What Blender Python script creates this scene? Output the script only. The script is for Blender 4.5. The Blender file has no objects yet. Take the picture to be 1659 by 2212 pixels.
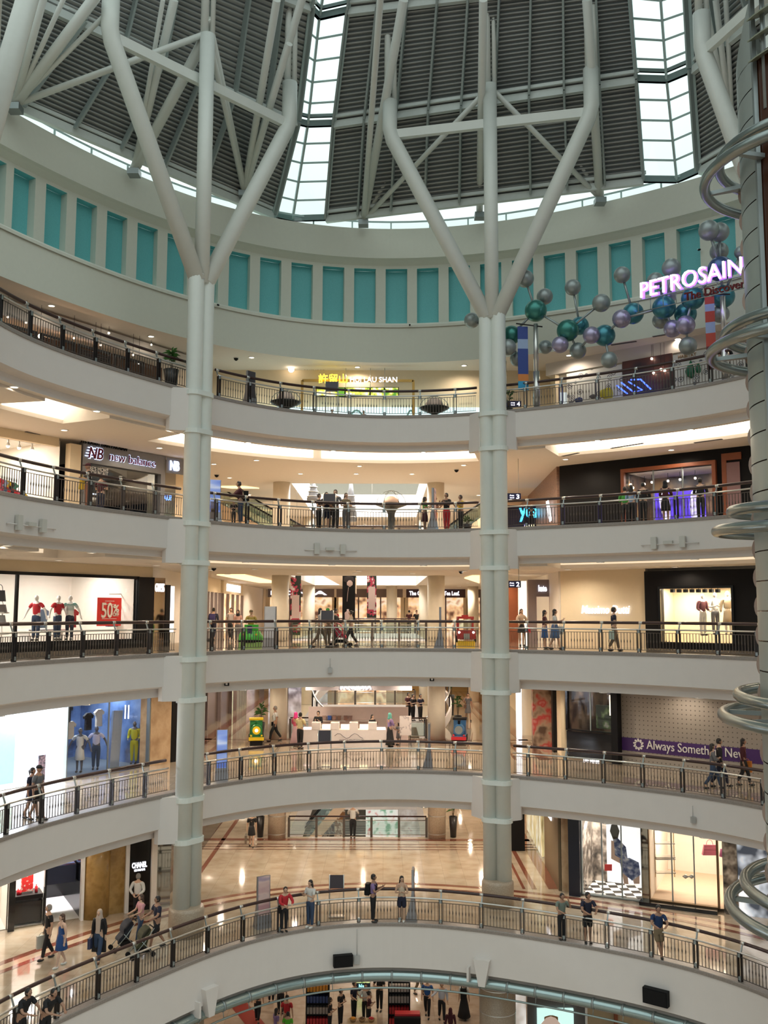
import bpy, bmesh, math, random
import numpy as np
from mathutils import Vector, Matrix
random.seed(7)
PI = math.pi
scene = bpy.context.scene
COL = scene.collection
# ---------------------------------------------------------------- camera
W, H, F = 1659, 2212, 2021.46
PITCH, ROLL, ZC = .1064, .0026, 18.6
cp, sp, cr, sr = math.cos(PITCH), math.sin(PITCH), math.cos(ROLL), math.sin(ROLL)
cam = bpy.data.cameras.new('camera'); camo = bpy.data.objects.new('camera', cam); COL.objects.link(camo)
cam.sensor_fit = 'HORIZONTAL'; cam.sensor_width = 36; cam.lens = F / W * 36; cam.clip_end = 400
_x, _u, _f = Vector((1, 0, 0)), Vector((0, -sp, cp)), Vector((0, cp, sp))
_r = _x * cr + _u * sr; _up = _u * cr - _x * sr
camo.matrix_world = Matrix(((_r.x, _up.x, -_f.x, 0), (_r.y, _up.y, -_f.y, 0), (_r.z, _up.z, -_f.z, ZC), (0, 0, 0, 1)))
scene.camera = camo
# ---------------------------------------------------------------- exposure, daylight
scene.view_settings.view_transform = 'Standard'; scene.view_settings.look = 'None'
scene.view_settings.exposure = 0.0; scene.view_settings.gamma = 1
scene.cycles.use_denoising = True
scene.cycles.max_bounces = 7; scene.cycles.diffuse_bounces = 4; scene.cycles.glossy_bounces = 4
scene.cycles.transmission_bounces = 6; scene.cycles.transparent_max_bounces = 12
scene.cycles.sample_clamp_indirect = 5; scene.cycles.caustics_reflective = False; scene.cycles.caustics_refractive = False
wd = bpy.data.worlds.new('daylight'); scene.world = wd; wd.use_nodes = True
nt = wd.node_tree; nt.nodes.clear()
bg = nt.nodes.new('ShaderNodeBackground'); wo = nt.nodes.new('ShaderNodeOutputWorld')
tc = nt.nodes.new('ShaderNodeTexCoord'); sx = nt.nodes.new('ShaderNodeSeparateXYZ'); rp = nt.nodes.new('ShaderNodeValToRGB')
nt.links.new(tc.outputs['Generated'], sx.inputs[0]); nt.links.new(sx.outputs['Z'], rp.inputs[0]); nt.links.new(rp.outputs[0], bg.inputs[0])
rp.color_ramp.elements[0].position = 0.0; rp.color_ramp.elements[0].color = (.17, .155, .14, 1)   # the rest of the mall below
rp.color_ramp.elements[1].position = .5; rp.color_ramp.elements[1].color = (.88, 1, .975, 1)      # hazy tropical sky
bg.inputs[1].default_value = 1.35
nt.links.new(bg.outputs[0], wo.inputs[0])

# ---------------------------------------------------------------- the lie of the place
CX, CY, S0 = 1.4625, 27.379, 12.5
FZ = [6.85, 11.886, 16.945, 22.014, 27.016]           # top of the plaster fascia of each gallery
FL = [z + .12 for z in FZ]                            # walking level of each gallery
CZ = [10.42, 15.45, 20.52, 25.5, 30.57]               # ceiling over each gallery
def rad(t):
    return S0 * (1 + .0063 * np.cos(2 * t) + .0043 * np.sin(2 * t) + .0006 * np.cos(3 * t) - .007 * np.sin(3 * t)
                 + .0189 * np.cos(4 * t) + .0326 * np.sin(4 * t))
def rpt(t, d=0.0, lv=1):
    """point of the gallery edge at angle t, d metres behind the edge"""
    if lv == 0:
        q = t - PI / 2
        r = 11.025 - .388 * math.cos(2 * q) + .208 * math.sin(2 * q) + .306 * math.cos(3 * q) - .299 * math.sin(3 * q) + .076 * math.cos(4 * q) + .568 * math.sin(4 * q) + d
        return (1.47 + r * math.cos(t), 25.56 + r * math.sin(t))
    r = float(rad(t)) + d
    return (CX + r * math.cos(t), CY + r * math.sin(t))
def ray(u, v):
    X = ((u - W / 2) * cr + (v - H / 2) * sr) / F; Y = (-(u - W / 2) * sr + (v - H / 2) * cr) / F
    return (X, cp + Y * sp, sp - Y * cp)
def atz(u, v, z):
    r = ray(u, v); k = (z - ZC) / r[2]
    return Vector((r[0] * k, r[1] * k, z))
def aty(u, v, y):
    r = ray(u, v); k = y / r[1]
    return Vector((r[0] * k, y, ZC + r[2] * k))
def proj(P):
    x, y, z = P[0], P[1], P[2] - ZC
    d = y * cp + z * sp; u = -y * sp + z * cp
    X = F * x / d; Y = -F * u / d
    return (W / 2 + X * cr - Y * sr, H / 2 + X * sr + Y * cr)
def tring(u, v, d=0.0, lv=1):
    """angle on the ring under image column u, far side"""
    r = ray(u, v); k = r[0] / r[1]; best = None
    n = 1200; a0, a1 = math.radians(-25), math.radians(205)
    pv = None
    for i in range(n + 1):
        t = a0 + (a1 - a0) * i / n; p = rpt(t, d, lv); q = p[0] / p[1] - k
        if pv is not None and pv[1] * q <= 0:
            w = pv[1] / (pv[1] - q) if pv[1] != q else 0
            tt = pv[0] + (t - pv[0]) * w; y = rpt(tt, d, lv)[1]
            if best is None or y > best[1]: best = (tt, y)
        pv = (t, q)
    return best[0]
def onring(u, v, d=0.0, lv=1):
    t = tring(u, v, d, lv); p = rpt(t, d, lv); r = ray(u, v)
    return Vector((p[0], p[1], ZC + r[2] / r[1] * p[1]))
def rframe(t, d=0.0, lv=1):
    """position, tangent (to the left seen from the atrium), outward normal"""
    a = Vector(rpt(t - .002, d, lv)); b = Vector(rpt(t + .002, d, lv)); T = (b - a).normalized()
    p = rpt(t, d, lv)
    return Vector((p[0], p[1], 0)), Vector((T.x, T.y, 0)), Vector((T.y, -T.x, 0))

# ---------------------------------------------------------------- materials
MATS = {}
def mat(name, col, rough=.5, metal=0.0, var=.06, scale=6.0, emit=0.0, ecol=None, alpha=1.0, spec=.5, bump=0.0, coat=0.0):
    if name in MATS: return MATS[name]
    m = bpy.data.materials.new(name); m.use_nodes = True; n = m.node_tree; b = n.nodes['Principled BSDF']
    tcn = n.nodes.new('ShaderNodeTexCoord'); nz = n.nodes.new('ShaderNodeTexNoise'); nz.inputs['Scale'].default_value = scale
    nz.inputs['Detail'].default_value = 3
    n.links.new(tcn.outputs['Object'], nz.inputs['Vector'])
    mx = n.nodes.new('ShaderNodeMix'); mx.data_type = 'RGBA'
    c = tuple(col)
    mx.inputs[6].default_value = tuple(max(0, k * (1 - var)) for k in c) + (1,)
    mx.inputs[7].default_value = tuple(min(1, k * (1 + var)) for k in c) + (1,)
    n.links.new(nz.outputs[0], mx.inputs[0]); n.links.new(mx.outputs[2], b.inputs['Base Color'])
    b.inputs['Roughness'].default_value = rough; b.inputs['Metallic'].default_value = metal
    b.inputs['Specular IOR Level'].default_value = spec; b.inputs['Coat Weight'].default_value = coat
    b.inputs['Coat Roughness'].default_value = .05
    if bump:
        bp = n.nodes.new('ShaderNodeBump'); bp.inputs['Strength'].default_value = bump; bp.inputs['Distance'].default_value = .02
        n.links.new(nz.outputs[0], bp.inputs['Height']); n.links.new(bp.outputs[0], b.inputs['Normal'])
    if emit:
        b.inputs['Emission Color'].default_value = tuple(ecol or c) + (1,); b.inputs['Emission Strength'].default_value = emit
    if alpha < 1: b.inputs['Alpha'].default_value = alpha
    MATS[name] = m
    return m
def glass(name, tint=(.9, .97, .96), clear=.9, rough=.02):
    if name in MATS: return MATS[name]
    m = bpy.data.materials.new(name); m.use_nodes = True; n = m.node_tree; n.nodes.clear()
    t = n.nodes.new('ShaderNodeBsdfTransparent'); t.inputs[0].default_value = tint + (1,)
    g = n.nodes.new('ShaderNodeBsdfGlossy'); g.inputs['Roughness'].default_value = rough
    x = n.nodes.new('ShaderNodeMixShader'); x.inputs[0].default_value = 1 - clear; o = n.nodes.new('ShaderNodeOutputMaterial')
    nz = n.nodes.new('ShaderNodeTexNoise'); nz.inputs['Scale'].default_value = 3
    bp = n.nodes.new('ShaderNodeBump'); bp.inputs['Strength'].default_value = .02; n.links.new(nz.outputs[0], bp.inputs['Height']); n.links.new(bp.outputs[0], g.inputs['Normal'])
    n.links.new(t.outputs[0], x.inputs[1]); n.links.new(g.outputs[0], x.inputs[2]); n.links.new(x.outputs[0], o.inputs[0])
    MATS[name] = m
    return m
def ramp_mat(name, stops, scale=8.0, rough=.4, kind='noise', emit=0.0, detail=2.0, stretch=(1, 1, 1), const=False, coat=0.0, metal=0.0):
    """many-coloured procedural surface (prints, displays, marble)"""
    if name in MATS: return MATS[name]
    m = bpy.data.materials.new(name); m.use_nodes = True; n = m.node_tree; b = n.nodes['Principled BSDF']
    tcn = n.nodes.new('ShaderNodeTexCoord'); mp = n.nodes.new('ShaderNodeMapping'); mp.inputs['Scale'].default_value = stretch
    n.links.new(tcn.outputs['Object'], mp.inputs[0])
    if kind == 'voronoi':
        t = n.nodes.new('ShaderNodeTexVoronoi'); t.inputs['Scale'].default_value = scale; out = t.outputs['Color']
        sep = n.nodes.new('ShaderNodeSeparateColor'); n.links.new(out, sep.inputs[0]); out = sep.outputs[0]
    elif kind == 'rings':
        t = n.nodes.new('ShaderNodeTexVoronoi'); t.inputs['Scale'].default_value = scale; out = t.outputs['Distance']
    else:
        t = n.nodes.new('ShaderNodeTexNoise'); t.inputs['Scale'].default_value = scale; t.inputs['Detail'].default_value = detail; out = t.outputs[0]
    n.links.new(mp.outputs[0], t.inputs['Vector'])
    r = n.nodes.new('ShaderNodeValToRGB'); n.links.new(out, r.inputs[0]); e = r.color_ramp.elements
    if const: r.color_ramp.interpolation = 'CONSTANT'
    while len(e) < len(stops): e.new(.5)
    for k, (p, c) in enumerate(stops): e[k].position = p; e[k].color = tuple(c) + (1,)
    n.links.new(r.outputs[0], b.inputs['Base Color']); b.inputs['Roughness'].default_value = rough
    b.inputs['Coat Weight'].default_value = coat; b.inputs['Metallic'].default_value = metal
    if emit: n.links.new(r.outputs[0], b.inputs['Emission Color']); b.inputs['Emission Strength'].default_value = emit
    MATS[name] = m
    return m

# ---------------------------------------------------------------- mesh builder
class MB:
    def __init__(s): s.v = []; s.f = []; s.m = []; s.sm = []
    def add(s, vs, fs, mi=0, smooth=False):
        o = len(s.v); s.v += [tuple(p) for p in vs]
        for f in fs: s.f.append(tuple(i + o for i in f)); s.m.append(mi); s.sm.append(smooth)
        return s
    def box(s, c, d, rz=0.0, mi=0, M=None):
        x, y, z = d[0] / 2, d[1] / 2, d[2] / 2; R = M or Matrix.Rotation(rz, 3, 'Z'); c = Vector(c)
        vs = [c + R @ Vector((a * x, b * y, e * z)) for e in (-1, 1) for a, b in ((-1, -1), (1, -1), (1, 1), (-1, 1))]
        return s.add(vs, [(3, 2, 1, 0), (4, 5, 6, 7), (0, 1, 5, 4), (1, 2, 6, 5), (2, 3, 7, 6), (3, 0, 4, 7)], mi)
    def hexa(s, vs, mi=0):
        return s.add(vs, [(3, 2, 1, 0), (4, 5, 6, 7), (0, 1, 5, 4), (1, 2, 6, 5), (2, 3, 7, 6), (3, 0, 4, 7)], mi)
    def quad(s, a, b, c, d, mi=0): return s.add([a, b, c, d], [(0, 1, 2, 3)], mi)
    def bar(s, a, b, w, h, mi=0, up=(0, 0, 1)):
        a, b = Vector(a), Vector(b); d = (b - a); L = d.length
        if L < 1e-6: return s
        d /= L; x = d.cross(Vector(up))
        if x.length < 1e-4: x = d.cross(Vector((0, 1, 0)))
        x.normalize(); y = x.cross(d)
        vs = [p + x * i * w / 2 + y * j * h / 2 for p in (a, b) for i, j in ((-1, -1), (1, -1), (1, 1), (-1, 1))]
        return s.hexa(vs, mi)
    def tube(s, pts, r, n=10, mi=0, closed=False, caps=True, smooth=True):
        pts = [Vector(p) for p in pts]; k = len(pts); rr = r if isinstance(r, (list, tuple)) else [r] * k
        rings = []; prev = None
        for i, p in enumerate(pts):
            if closed: d = pts[(i + 1) % k] - pts[i - 1]
            else: d = pts[min(i + 1, k - 1)] - pts[max(i - 1, 0)]
            d.normalize()
            if prev is None:
                x = d.cross(Vector((0, 0, 1)));
                if x.length < 1e-3: x = d.cross(Vector((0, 1, 0)))
            else: x = prev - d * prev.dot(d)
            x.normalize(); prev = x; y = d.cross(x)
            rings.append([p + (x * math.cos(2 * PI * j / n) + y * math.sin(2 * PI * j / n)) * rr[i] for j in range(n)])
        vs = [q for g in rings for q in g]; fs = []
        for i in range(k if closed else k - 1):
            a, b = i * n, ((i + 1) % k) * n
            for j in range(n): fs.append((a + j, a + (j + 1) % n, b + (j + 1) % n, b + j))
        s.add(vs, fs, mi, smooth)
        if caps and not closed:
            o = len(s.v) - len(vs)
            s.f.append(tuple(o + j for j in range(n))[::-1]); s.m.append(mi); s.sm.append(False)
            s.f.append(tuple(o + (k - 1) * n + j for j in range(n))); s.m.append(mi); s.sm.append(False)
        return s
    def lathe(s, prof, c=(0, 0, 0), n=20, mi=0, sx=1.0, sy=1.0, rz=0.0, smooth=True, close=True):
        vs = []; fs = []
        for r, z in prof:
            for j in range(n):
                a = 2 * PI * j / n; x, y = r * sx * math.cos(a), r * sy * math.sin(a)
                vs.append((c[0] + x * math.cos(rz) - y * math.sin(rz), c[1] + x * math.sin(rz) + y * math.cos(rz), c[2] + z))
        for i in range(len(prof) - 1):
            for j in range(n): fs.append((i * n + j, i * n + (j + 1) % n, (i + 1) * n + (j + 1) % n, (i + 1) * n + j))
        s.add(vs, fs, mi, smooth)
        if close:
            o = len(s.v) - len(vs)
            s.f.append(tuple(o + j for j in range(n))[::-1]); s.m.append(mi); s.sm.append(False)
            q = o + (len(prof) - 1) * n
            s.f.append(tuple(q + j for j in range(n))); s.m.append(mi); s.sm.append(False)
        return s
    def ball(s, c, r, n=14, mi=0, sc=(1, 1, 1)):
        h = n // 2; vs = []; fs = []
        for i in range(1, h):
            a = PI * i / h
            for j in range(n):
                b = 2 * PI * j / n
                vs.append((c[0] + r * sc[0] * math.sin(a) * math.cos(b), c[1] + r * sc[1] * math.sin(a) * math.sin(b), c[2] + r * sc[2] * math.cos(a)))
        vs.append((c[0], c[1], c[2] + r * sc[2])); vs.append((c[0], c[1], c[2] - r * sc[2])); T = len(vs) - 2; B = T + 1
        for i in range(h - 2):
            for j in range(n): fs.append((i * n + j, (i + 1) * n + j, (i + 1) * n + (j + 1) % n, i * n + (j + 1) % n))
        for j in range(n): fs.append((T, j, (j + 1) % n)); fs.append((B, (h - 2) * n + (j + 1) % n, (h - 2) * n + j))
        return s.add(vs, fs, mi, True)
    def ringstrip(s, prof, ts, lv=1, mi=0, smooth=True, mis=None):
        """sweep (d, z) profile along the gallery edge"""
        k = len(prof); vs = []
        for t in ts:
            for d, z in prof:
                p = rpt(t, d, lv); vs.append((p[0], p[1], z))
        o = len(s.v); s.v += vs
        for i in range(len(ts) - 1):
            for j in range(k - 1):
                s.f.append((o + i * k + j, o + i * k + j + 1, o + (i + 1) * k + j + 1, o + (i + 1) * k + j))
                s.m.append(mis[j] if mis else mi); s.sm.append(False)
        return s
    def build(s, name, mats, parent=None, local=False):
        me = bpy.data.meshes.new(name)
        off = Vector((0, 0, 0))
        if parent is not None and not local: off = Vector(parent.get('_o', (0, 0, 0)))
        me.from_pydata([(p[0] - off.x, p[1] - off.y, p[2] - off.z) for p in s.v], [], s.f)
        for m in (mats if isinstance(mats, (list, tuple)) else [mats]): me.materials.append(m)
        me.polygons.foreach_set('material_index', s.m); me.polygons.foreach_set('use_smooth', s.sm)
        me.update()
        o = bpy.data.objects.new(name, me); COL.objects.link(o)
        if parent is not None: o.parent = parent; o['_o'] = tuple(off)
        return o
def center(o):
    """move a one-mesh thing's origin to its base centre"""
    me = o.data; n = len(me.vertices); a = np.zeros(n * 3); me.vertices.foreach_get('co', a); a = a.reshape(-1, 3)
    c = (a.min(0) + a.max(0)) / 2; c[2] = a[:, 2].min(); a -= c; me.vertices.foreach_set('co', a.ravel()); me.update()
    o.location = c; o['_o'] = tuple(float(k) for k in c)
    return o
def thing(name, label, cat, loc=(0, 0, 0), group=None):
    o = bpy.data.objects.new(name, None); COL.objects.link(o); o.location = loc; o['_o'] = tuple(float(k) for k in loc)
    o.empty_display_size = .1; o['label'] = label; o['category'] = cat
    if group: o['group'] = group
    return o
def tag(o, label, cat, group=None, kind=None):
    if o['_o'] if '_o' in o else None: pass
    else: center(o)
    o['label'] = label; o['category'] = cat
    if group: o['group'] = group
    if kind: o['kind'] = kind
    return o
def struct(mb, name, mats):
    o = mb.build(name, mats); o['kind'] = 'structure'
    return o
def text_mesh(body, size, extrude=.02, bold=0.0, shear=0.0, align='LEFT', spacing=1.0):
    c = bpy.data.curves.new('lettering', 'FONT'); c.body = body; c.size = size; c.extrude = extrude; c.offset = bold
    c.align_x = align; c.shear = shear; c.space_character = spacing; c.resolution_u = 3
    o = bpy.data.objects.new('lettering', c); COL.objects.link(o)
    me = bpy.data.meshes.new_from_object(o.evaluated_get(bpy.context.evaluated_depsgraph_get()))
    bpy.data.objects.remove(o); bpy.data.curves.remove(c)
    return me
TEXTQ = []
def text(body, pos, right, up, width=None, height=None, m=None, parent=None, name='lettering', extrude=.02, bold=.0, shear=0.0):
    """lettering whose baseline starts at pos, runs along right, stands along up; width or cap height in metres"""
    TEXTQ.append((body, Vector(pos), Vector(right).normalized(), Vector(up).normalized(), width, height, m, parent, name, extrude, bold, shear))
def flush_text():
    obs = []
    for q in TEXTQ:
        c = bpy.data.curves.new('lettering', 'FONT'); c.body = q[0]; c.size = 1; c.extrude = .001; c.offset = q[10]; c.shear = q[11]; c.resolution_u = 3
        o = bpy.data.objects.new('lettering', c); COL.objects.link(o); obs.append(o)
    dg = bpy.context.evaluated_depsgraph_get()
    ms = [bpy.data.meshes.new_from_object(o.evaluated_get(dg)) for o in obs]
    for o in obs: c = o.data; bpy.data.objects.remove(o); bpy.data.curves.remove(c)
    for q, me in zip(TEXTQ, ms):
        body, pos, R, U, width, height, m, parent, name, ex, bold, sh = q
        n = len(me.vertices)
        if not n: continue
        a = np.zeros(n * 3); me.vertices.foreach_get('co', a); a = a.reshape(-1, 3)
        w = a[:, 0].max() - a[:, 0].min(); h = a[:, 1].max() - min(0, a[:, 1].min()) * 0
        sx = width / w if width else None; sy = height / h if height else None
        if sx is None: sx = sy
        if sy is None: sy = sx
        N = R.cross(U)
        a[:, 0] = (a[:, 0] - a[:, 0].min()) * sx; a[:, 1] *= sy; a[:, 2] = (a[:, 2] / .001) * ex
        b = np.outer(a[:, 0], R) + np.outer(a[:, 1], U) + np.outer(a[:, 2], N) + np.array(pos)
        if parent is not None: b -= np.array(parent.get('_o', (0, 0, 0)))
        me.vertices.foreach_set('co', b.ravel()); me.materials.clear(); me.materials.append(m); me.update(); me.name = name
        o = bpy.data.objects.new(name, me); COL.objects.link(o)
        if parent is not None: o.parent = parent
    TEXTQ.clear()
class Plane:
    """upright plane from A to B in plan; s runs from A, off goes towards the atrium"""
    def __init__(s, A, B):
        s.A = Vector((A[0], A[1])); d = Vector((B[0], B[1])) - s.A; s.L = d.length; s.d = d / s.L
        n = Vector((s.d.y, -s.d.x))
        if n.dot(s.A) > 0: n = -n
        s.n = n
    def at(s, u, v, off=0.0):
        r = ray(u, v); A = s.A + s.n * off
        k = (A.dot(s.n)) / (r[0] * s.n.x + r[1] * s.n.y)
        p = Vector((r[0] * k, r[1] * k)); return ((p - A).dot(s.d), ZC + r[2] * k)
    def P(s, a, z, off=0.0):
        p = s.A + s.d * a + s.n * off
        return Vector((p.x, p.y, z))
    def box(s, mb, s0, s1, z0, z1, o0, o1, mi=0):
        vs = [s.P(a, z, o) for z in (z0, z1) for a, o in ((s0, o0), (s1, o0), (s1, o1), (s0, o1))]
        return mb.hexa(vs, mi)
    def uz(s, u, v, off=0.0): return s.at(u, v, off)
    @property
    def right(s):
        d = Vector((s.d.x, s.d.y, 0)); return d if d.x > 0 or abs(d.x) < .3 and d.y < 0 else -d
    @property
    def n3(s): return Vector((s.n.x, s.n.y, 0))

# shared materials
plaster = mat('white_plaster', (.70, .66, .63), .75, var=.03, scale=2.0)
plaster_warm = mat('cream_plaster', (.74, .69, .61), .8, var=.03, scale=2.0)
soffit = mat('ceiling_paint', (.76, .70, .63), .85, var=.03)
drumpaint = mat('drum_paint', (.66, .68, .60), .8, var=.03)
white_steel = mat('white_painted_steel', (.72, .76, .72), .42, var=.04, scale=3)
dark_steel = mat('dark_bronze_steel', (.035, .03, .03), .35, .6)
bronze = mat('bronze_bars', (.12, .10, .085), .4, .6)
steel = mat('brushed_steel', (.62, .61, .58), .28, .9)
grey_steel = mat('grey_steel', (.30, .34, .34), .35, .6)
wood_rail = mat('dark_red_wood', (.035, .010, .008), .35, coat=.2)
black = mat('black_surface', (.005, .005, .006), .5, spec=.2)
blackm = mat('matt_black', (.009, .009, .010), .7, spec=.2)
stone_edge = mat('grey_brown_granite', (.27, .235, .21), .35, var=.35, scale=25)
granite = ramp_mat('beige_granite', [(.3, (.34, .27, .2)), (.7, (.47, .39, .3))], 30, .35)
white = mat('white_lacquer', (.85, .85, .84), .35)
def floor_mat(name, a, b, rough, tile=.9):
    m = bpy.data.materials.new(name); m.use_nodes = True; n = m.node_tree; bs = n.nodes['Principled BSDF']
    t = n.nodes.new('ShaderNodeTexCoord'); br = n.nodes.new('ShaderNodeTexBrick'); br.offset = 0
    br.inputs['Scale'].default_value = 1 / tile; br.inputs['Mortar Size'].default_value = .006; br.inputs['Brick Width'].default_value = 1; br.inputs['Row Height'].default_value = 1
    br.inputs['Color1'].default_value = a + (1,); br.inputs['Color2'].default_value = b + (1,); br.inputs['Mortar'].default_value = tuple(k * .7 for k in a) + (1,)
    nz = n.nodes.new('ShaderNodeTexNoise'); nz.inputs['Scale'].default_value = 1.6; nz.inputs['Detail'].default_value = 6
    mx = n.nodes.new('ShaderNodeMix'); mx.data_type = 'RGBA'; mx.blend_type = 'MULTIPLY'; mx.inputs[0].default_value = .5
    rr = n.nodes.new('ShaderNodeValToRGB'); rr.color_ramp.elements[0].position = .3; rr.color_ramp.elements[0].color = (.62, .5, .38, 1); rr.color_ramp.elements[1].position = .6; rr.color_ramp.elements[1].color = (1, 1, 1, 1)
    n.links.new(t.outputs['Object'], br.inputs[0]); n.links.new(t.outputs['Object'], nz.inputs['Vector']); n.links.new(nz.outputs[0], rr.inputs[0])
    n.links.new(br.outputs[0], mx.inputs[6]); n.links.new(rr.outputs[0], mx.inputs[7]); n.links.new(mx.outputs[2], bs.inputs['Base Color'])
    bs.inputs['Roughness'].default_value = rough; bs.inputs['Specular IOR Level'].default_value = .8
    bs.inputs['Coat Weight'].default_value = .6; bs.inputs['Coat Roughness'].default_value = .03
    MATS[name] = m
    return m
marble = floor_mat('polished_beige_marble', (.50, .42, .32), (.56, .475, .37), .08)
marble_low = floor_mat('pale_pink_marble', (.56, .45, .36), (.63, .52, .42), .25, 1.2)
brown_marble = mat('red_brown_marble', (.22, .075, .045), .12, var=.3, scale=12, coat=.6)
cream_marble = mat('cream_marble_band', (.62, .50, .36), .12, var=.1, scale=5, coat=.6)
sky_glass = glass('skylight_glass', (.93, 1.0, .99), .92)
shop_glass = glass('shop_glass', (.97, .98, .98), .94)
def glow(name, col, s): return mat(name, col, .5, emit=s, ecol=col, var=.02)
warm_lamp = glow('warm_lamp', (1, .82, .62), 9)
cove_glow = glow('cove_glow', (1, .90, .74), 2.6)
white_sign = glow('white_neon', (.93, .93, 1), 1.7)
# ================================================================ STRUCTURE
T0, T1 = math.radians(9), math.radians(190)
TS = [T0 + (T1 - T0) * i / 96 for i in range(97)]
VX0, VX1, VY0, VY1 = -5.0, 2.35, 50.2, 68.0            # the second void behind
XL, XR, YB = -26.0, 26.0, 82.0
def tsl(ts, lv): return [t for t in ts if lv or t > .36]
def outer_hit(t, lv):
    c = (CX, CY); dx, dy = math.cos(t), math.sin(t); k = 1e9
    if dx > 1e-6: k = min(k, (XR - c[0]) / dx)
    if dx < -1e-6: k = min(k, (XL - c[0]) / dx)
    if dy > 1e-6: k = min(k, (VY0 - c[1]) / dy)
    return (c[0] + dx * k, c[1] + dy * k)
corners = [math.atan2(VY0 - CY, XR - CX), math.atan2(VY0 - CY, XL - CX)]
TSS = sorted(TS + corners)
def plate(mb, z, lv, d0, mi=0, void=True, up=True):
    """floor or ceiling plate around the atrium, with the second void left open"""
    TQ = tsl(TSS, lv); ins = [rpt(t, d0, lv) for t in TQ]; out = [outer_hit(t, lv) for t in TQ]
    for i in range(len(TQ) - 1):
        q = [(ins[i][0], ins[i][1], z), (out[i][0], out[i][1], z), (out[i + 1][0], out[i + 1][1], z), (ins[i + 1][0], ins[i + 1][1], z)]
        mb.quad(*(q if up else q[::-1]), mi=mi)
    def rect(x0, x1, y0, y1):
        q = [(x0, y0, z), (x1, y0, z), (x1, y1, z), (x0, y1, z)]
        mb.quad(*(q if up else q[::-1]), mi=mi)
    if void:
        rect(XL, VX0, VY0, YB); rect(VX1, XR, VY0, YB); rect(VX0, VX1, VY1, YB)
    else: rect(XL, XR, VY0, YB)
# ---- galleries: fascia, granite kerb, floor, ceiling
for lv in range(5):
    z = FZ[lv]
    mb = MB()
    hgt = 1.5 if lv == 0 else 1.08
    low = CZ[lv - 1] if lv else 4.7
    mb.ringstrip([(0, z), (0, z - hgt), (.1, z - hgt - .05), (.36, z - hgt - .09), (.42, z - hgt - .2), (.42, low + (.1 if lv in (3, 4) else 0))], tsl(TS, lv), lv)
    struct(mb, 'trim_%d' % (lv + 1), plaster)
    mb = MB(); mb.ringstrip([(0.0, z - .005), (-.035, z), (-.035, z + .10), (-.02, z + .125), (.38, z + .125), (.38, z + .0)], tsl(TS, lv), lv)
    struct(mb, 'trim_%d' % (lv + 11), stone_edge)
    mb = MB(); plate(mb, FL[lv], lv, .36)
    struct(mb, 'floor', [marble])
    if lv:
        mb = MB(); c = CZ[lv - 1]
        # ceiling below this floor with the long cove let into it
        ins = .42
        segs = [(tring(u0, 1000, 2.4), tring(u1, 1000, 2.4)) for u0, u1 in ((158, -5), (1032, 335), (1700, 1200))]
        for i in range(len(TSS) - 1):
            t, t2 = TSS[i], TSS[i + 1]; tm = (t + t2) / 2
            for d0, d1 in ((ins, .72), (.72, 3.0), (3.0, None)):
                if d0 == .72 and lv in (3, 4): continue
                c = CZ[lv - 1] + (.1 if d0 == ins and lv in (3, 4) else 0)
                a = rpt(t, d0, lv if lv else 0); b = rpt(t2, d0, lv)
                if d1 is None: e, g = outer_hit(t, lv), outer_hit(t2, lv)
                else: e, g = rpt(t, d1, lv), rpt(t2, d1, lv)
                mb.quad((a[0], a[1], c), (b[0], b[1], c), (g[0], g[1], c), (e[0], e[1], c))
        c = CZ[lv - 1]
        if lv in (3, 4):
            cuts = [T0]
            for a, b in sorted((min(s), max(s)) for s in segs): cuts += [max(a, T0), min(b, T1)]
            cuts += [T1]
            for k in range(len(cuts) - 1):
                a, b = cuts[k], cuts[k + 1]; n = max(2, int((b - a) / .035)); tl = [a + (b - a) * i / n for i in range(n + 1)]
                if k % 2 == 0:
                    mb.ringstrip([(.72, c + .1), (.72, c), (3.0, c)], tl)
                else:
                    mb.ringstrip([(.72, c + .1), (.72, c + .7), (3.0, c + .7), (3.0, c + .14), (3.0, c)], tl)
                    for te in (a, b):
                        p = [rpt(te, .72), rpt(te, 3.0)]
                        mb.quad((p[0][0], p[0][1], c), (p[1][0], p[1][1], c), (p[1][0], p[1][1], c + .7), (p[0][0], p[0][1], c + .7))
        for x0, x1, y0, y1 in ((XL, VX0, VY0, YB), (VX1, XR, VY0, YB), (VX0, VX1, VY1, YB)):
            mb.quad((x0, y0, c), (x0, y1, c), (x1, y1, c), (x1, y0, c))
        struct(mb, 'ceiling', soffit)
        # plaster edge of the second void
        mb = MB()
        for a, b in (((VX0, VY0), (VX1, VY0)), ((VX1, VY0), (VX1, VY1)), ((VX1, VY1), (VX0, VY1)), ((VX0, VY1), (VX0, VY0))):
            mb.quad((a[0], a[1], c), (b[0], b[1], c), (b[0], b[1], FL[lv]), (a[0], a[1], FL[lv]))
        struct(mb, 'trim_%d' % (lv + 21), plaster)
mb = MB()
for a, b in (((VX0, VY0), (VX1, VY0)), ((VX1, VY0), (VX1, VY1)), ((VX1, VY1), (VX0, VY1)), ((VX0, VY1), (VX0, VY0))):
    mb.quad((a[0], a[1], 4.7), (b[0], b[1], 4.7), (b[0], b[1], FL[0]), (a[0], a[1], FL[0]))
struct(mb, 'trim_21', plaster)
mb = MB(); plate(mb, 4.7, 0, .4, up=False); struct(mb, 'ceiling', soffit)
mb = MB(); mb.quad((-30, -2, 0), (30, -2, 0), (30, 85, 0), (-30, 85, 0)); struct(mb, 'floor', marble_low)
mb = MB(); mb.quad((XL, YB, 0), (XR, YB, 0), (XR, YB, 31), (XL, YB, 31)); struct(mb, 'wall_back', plaster_warm)
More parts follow.
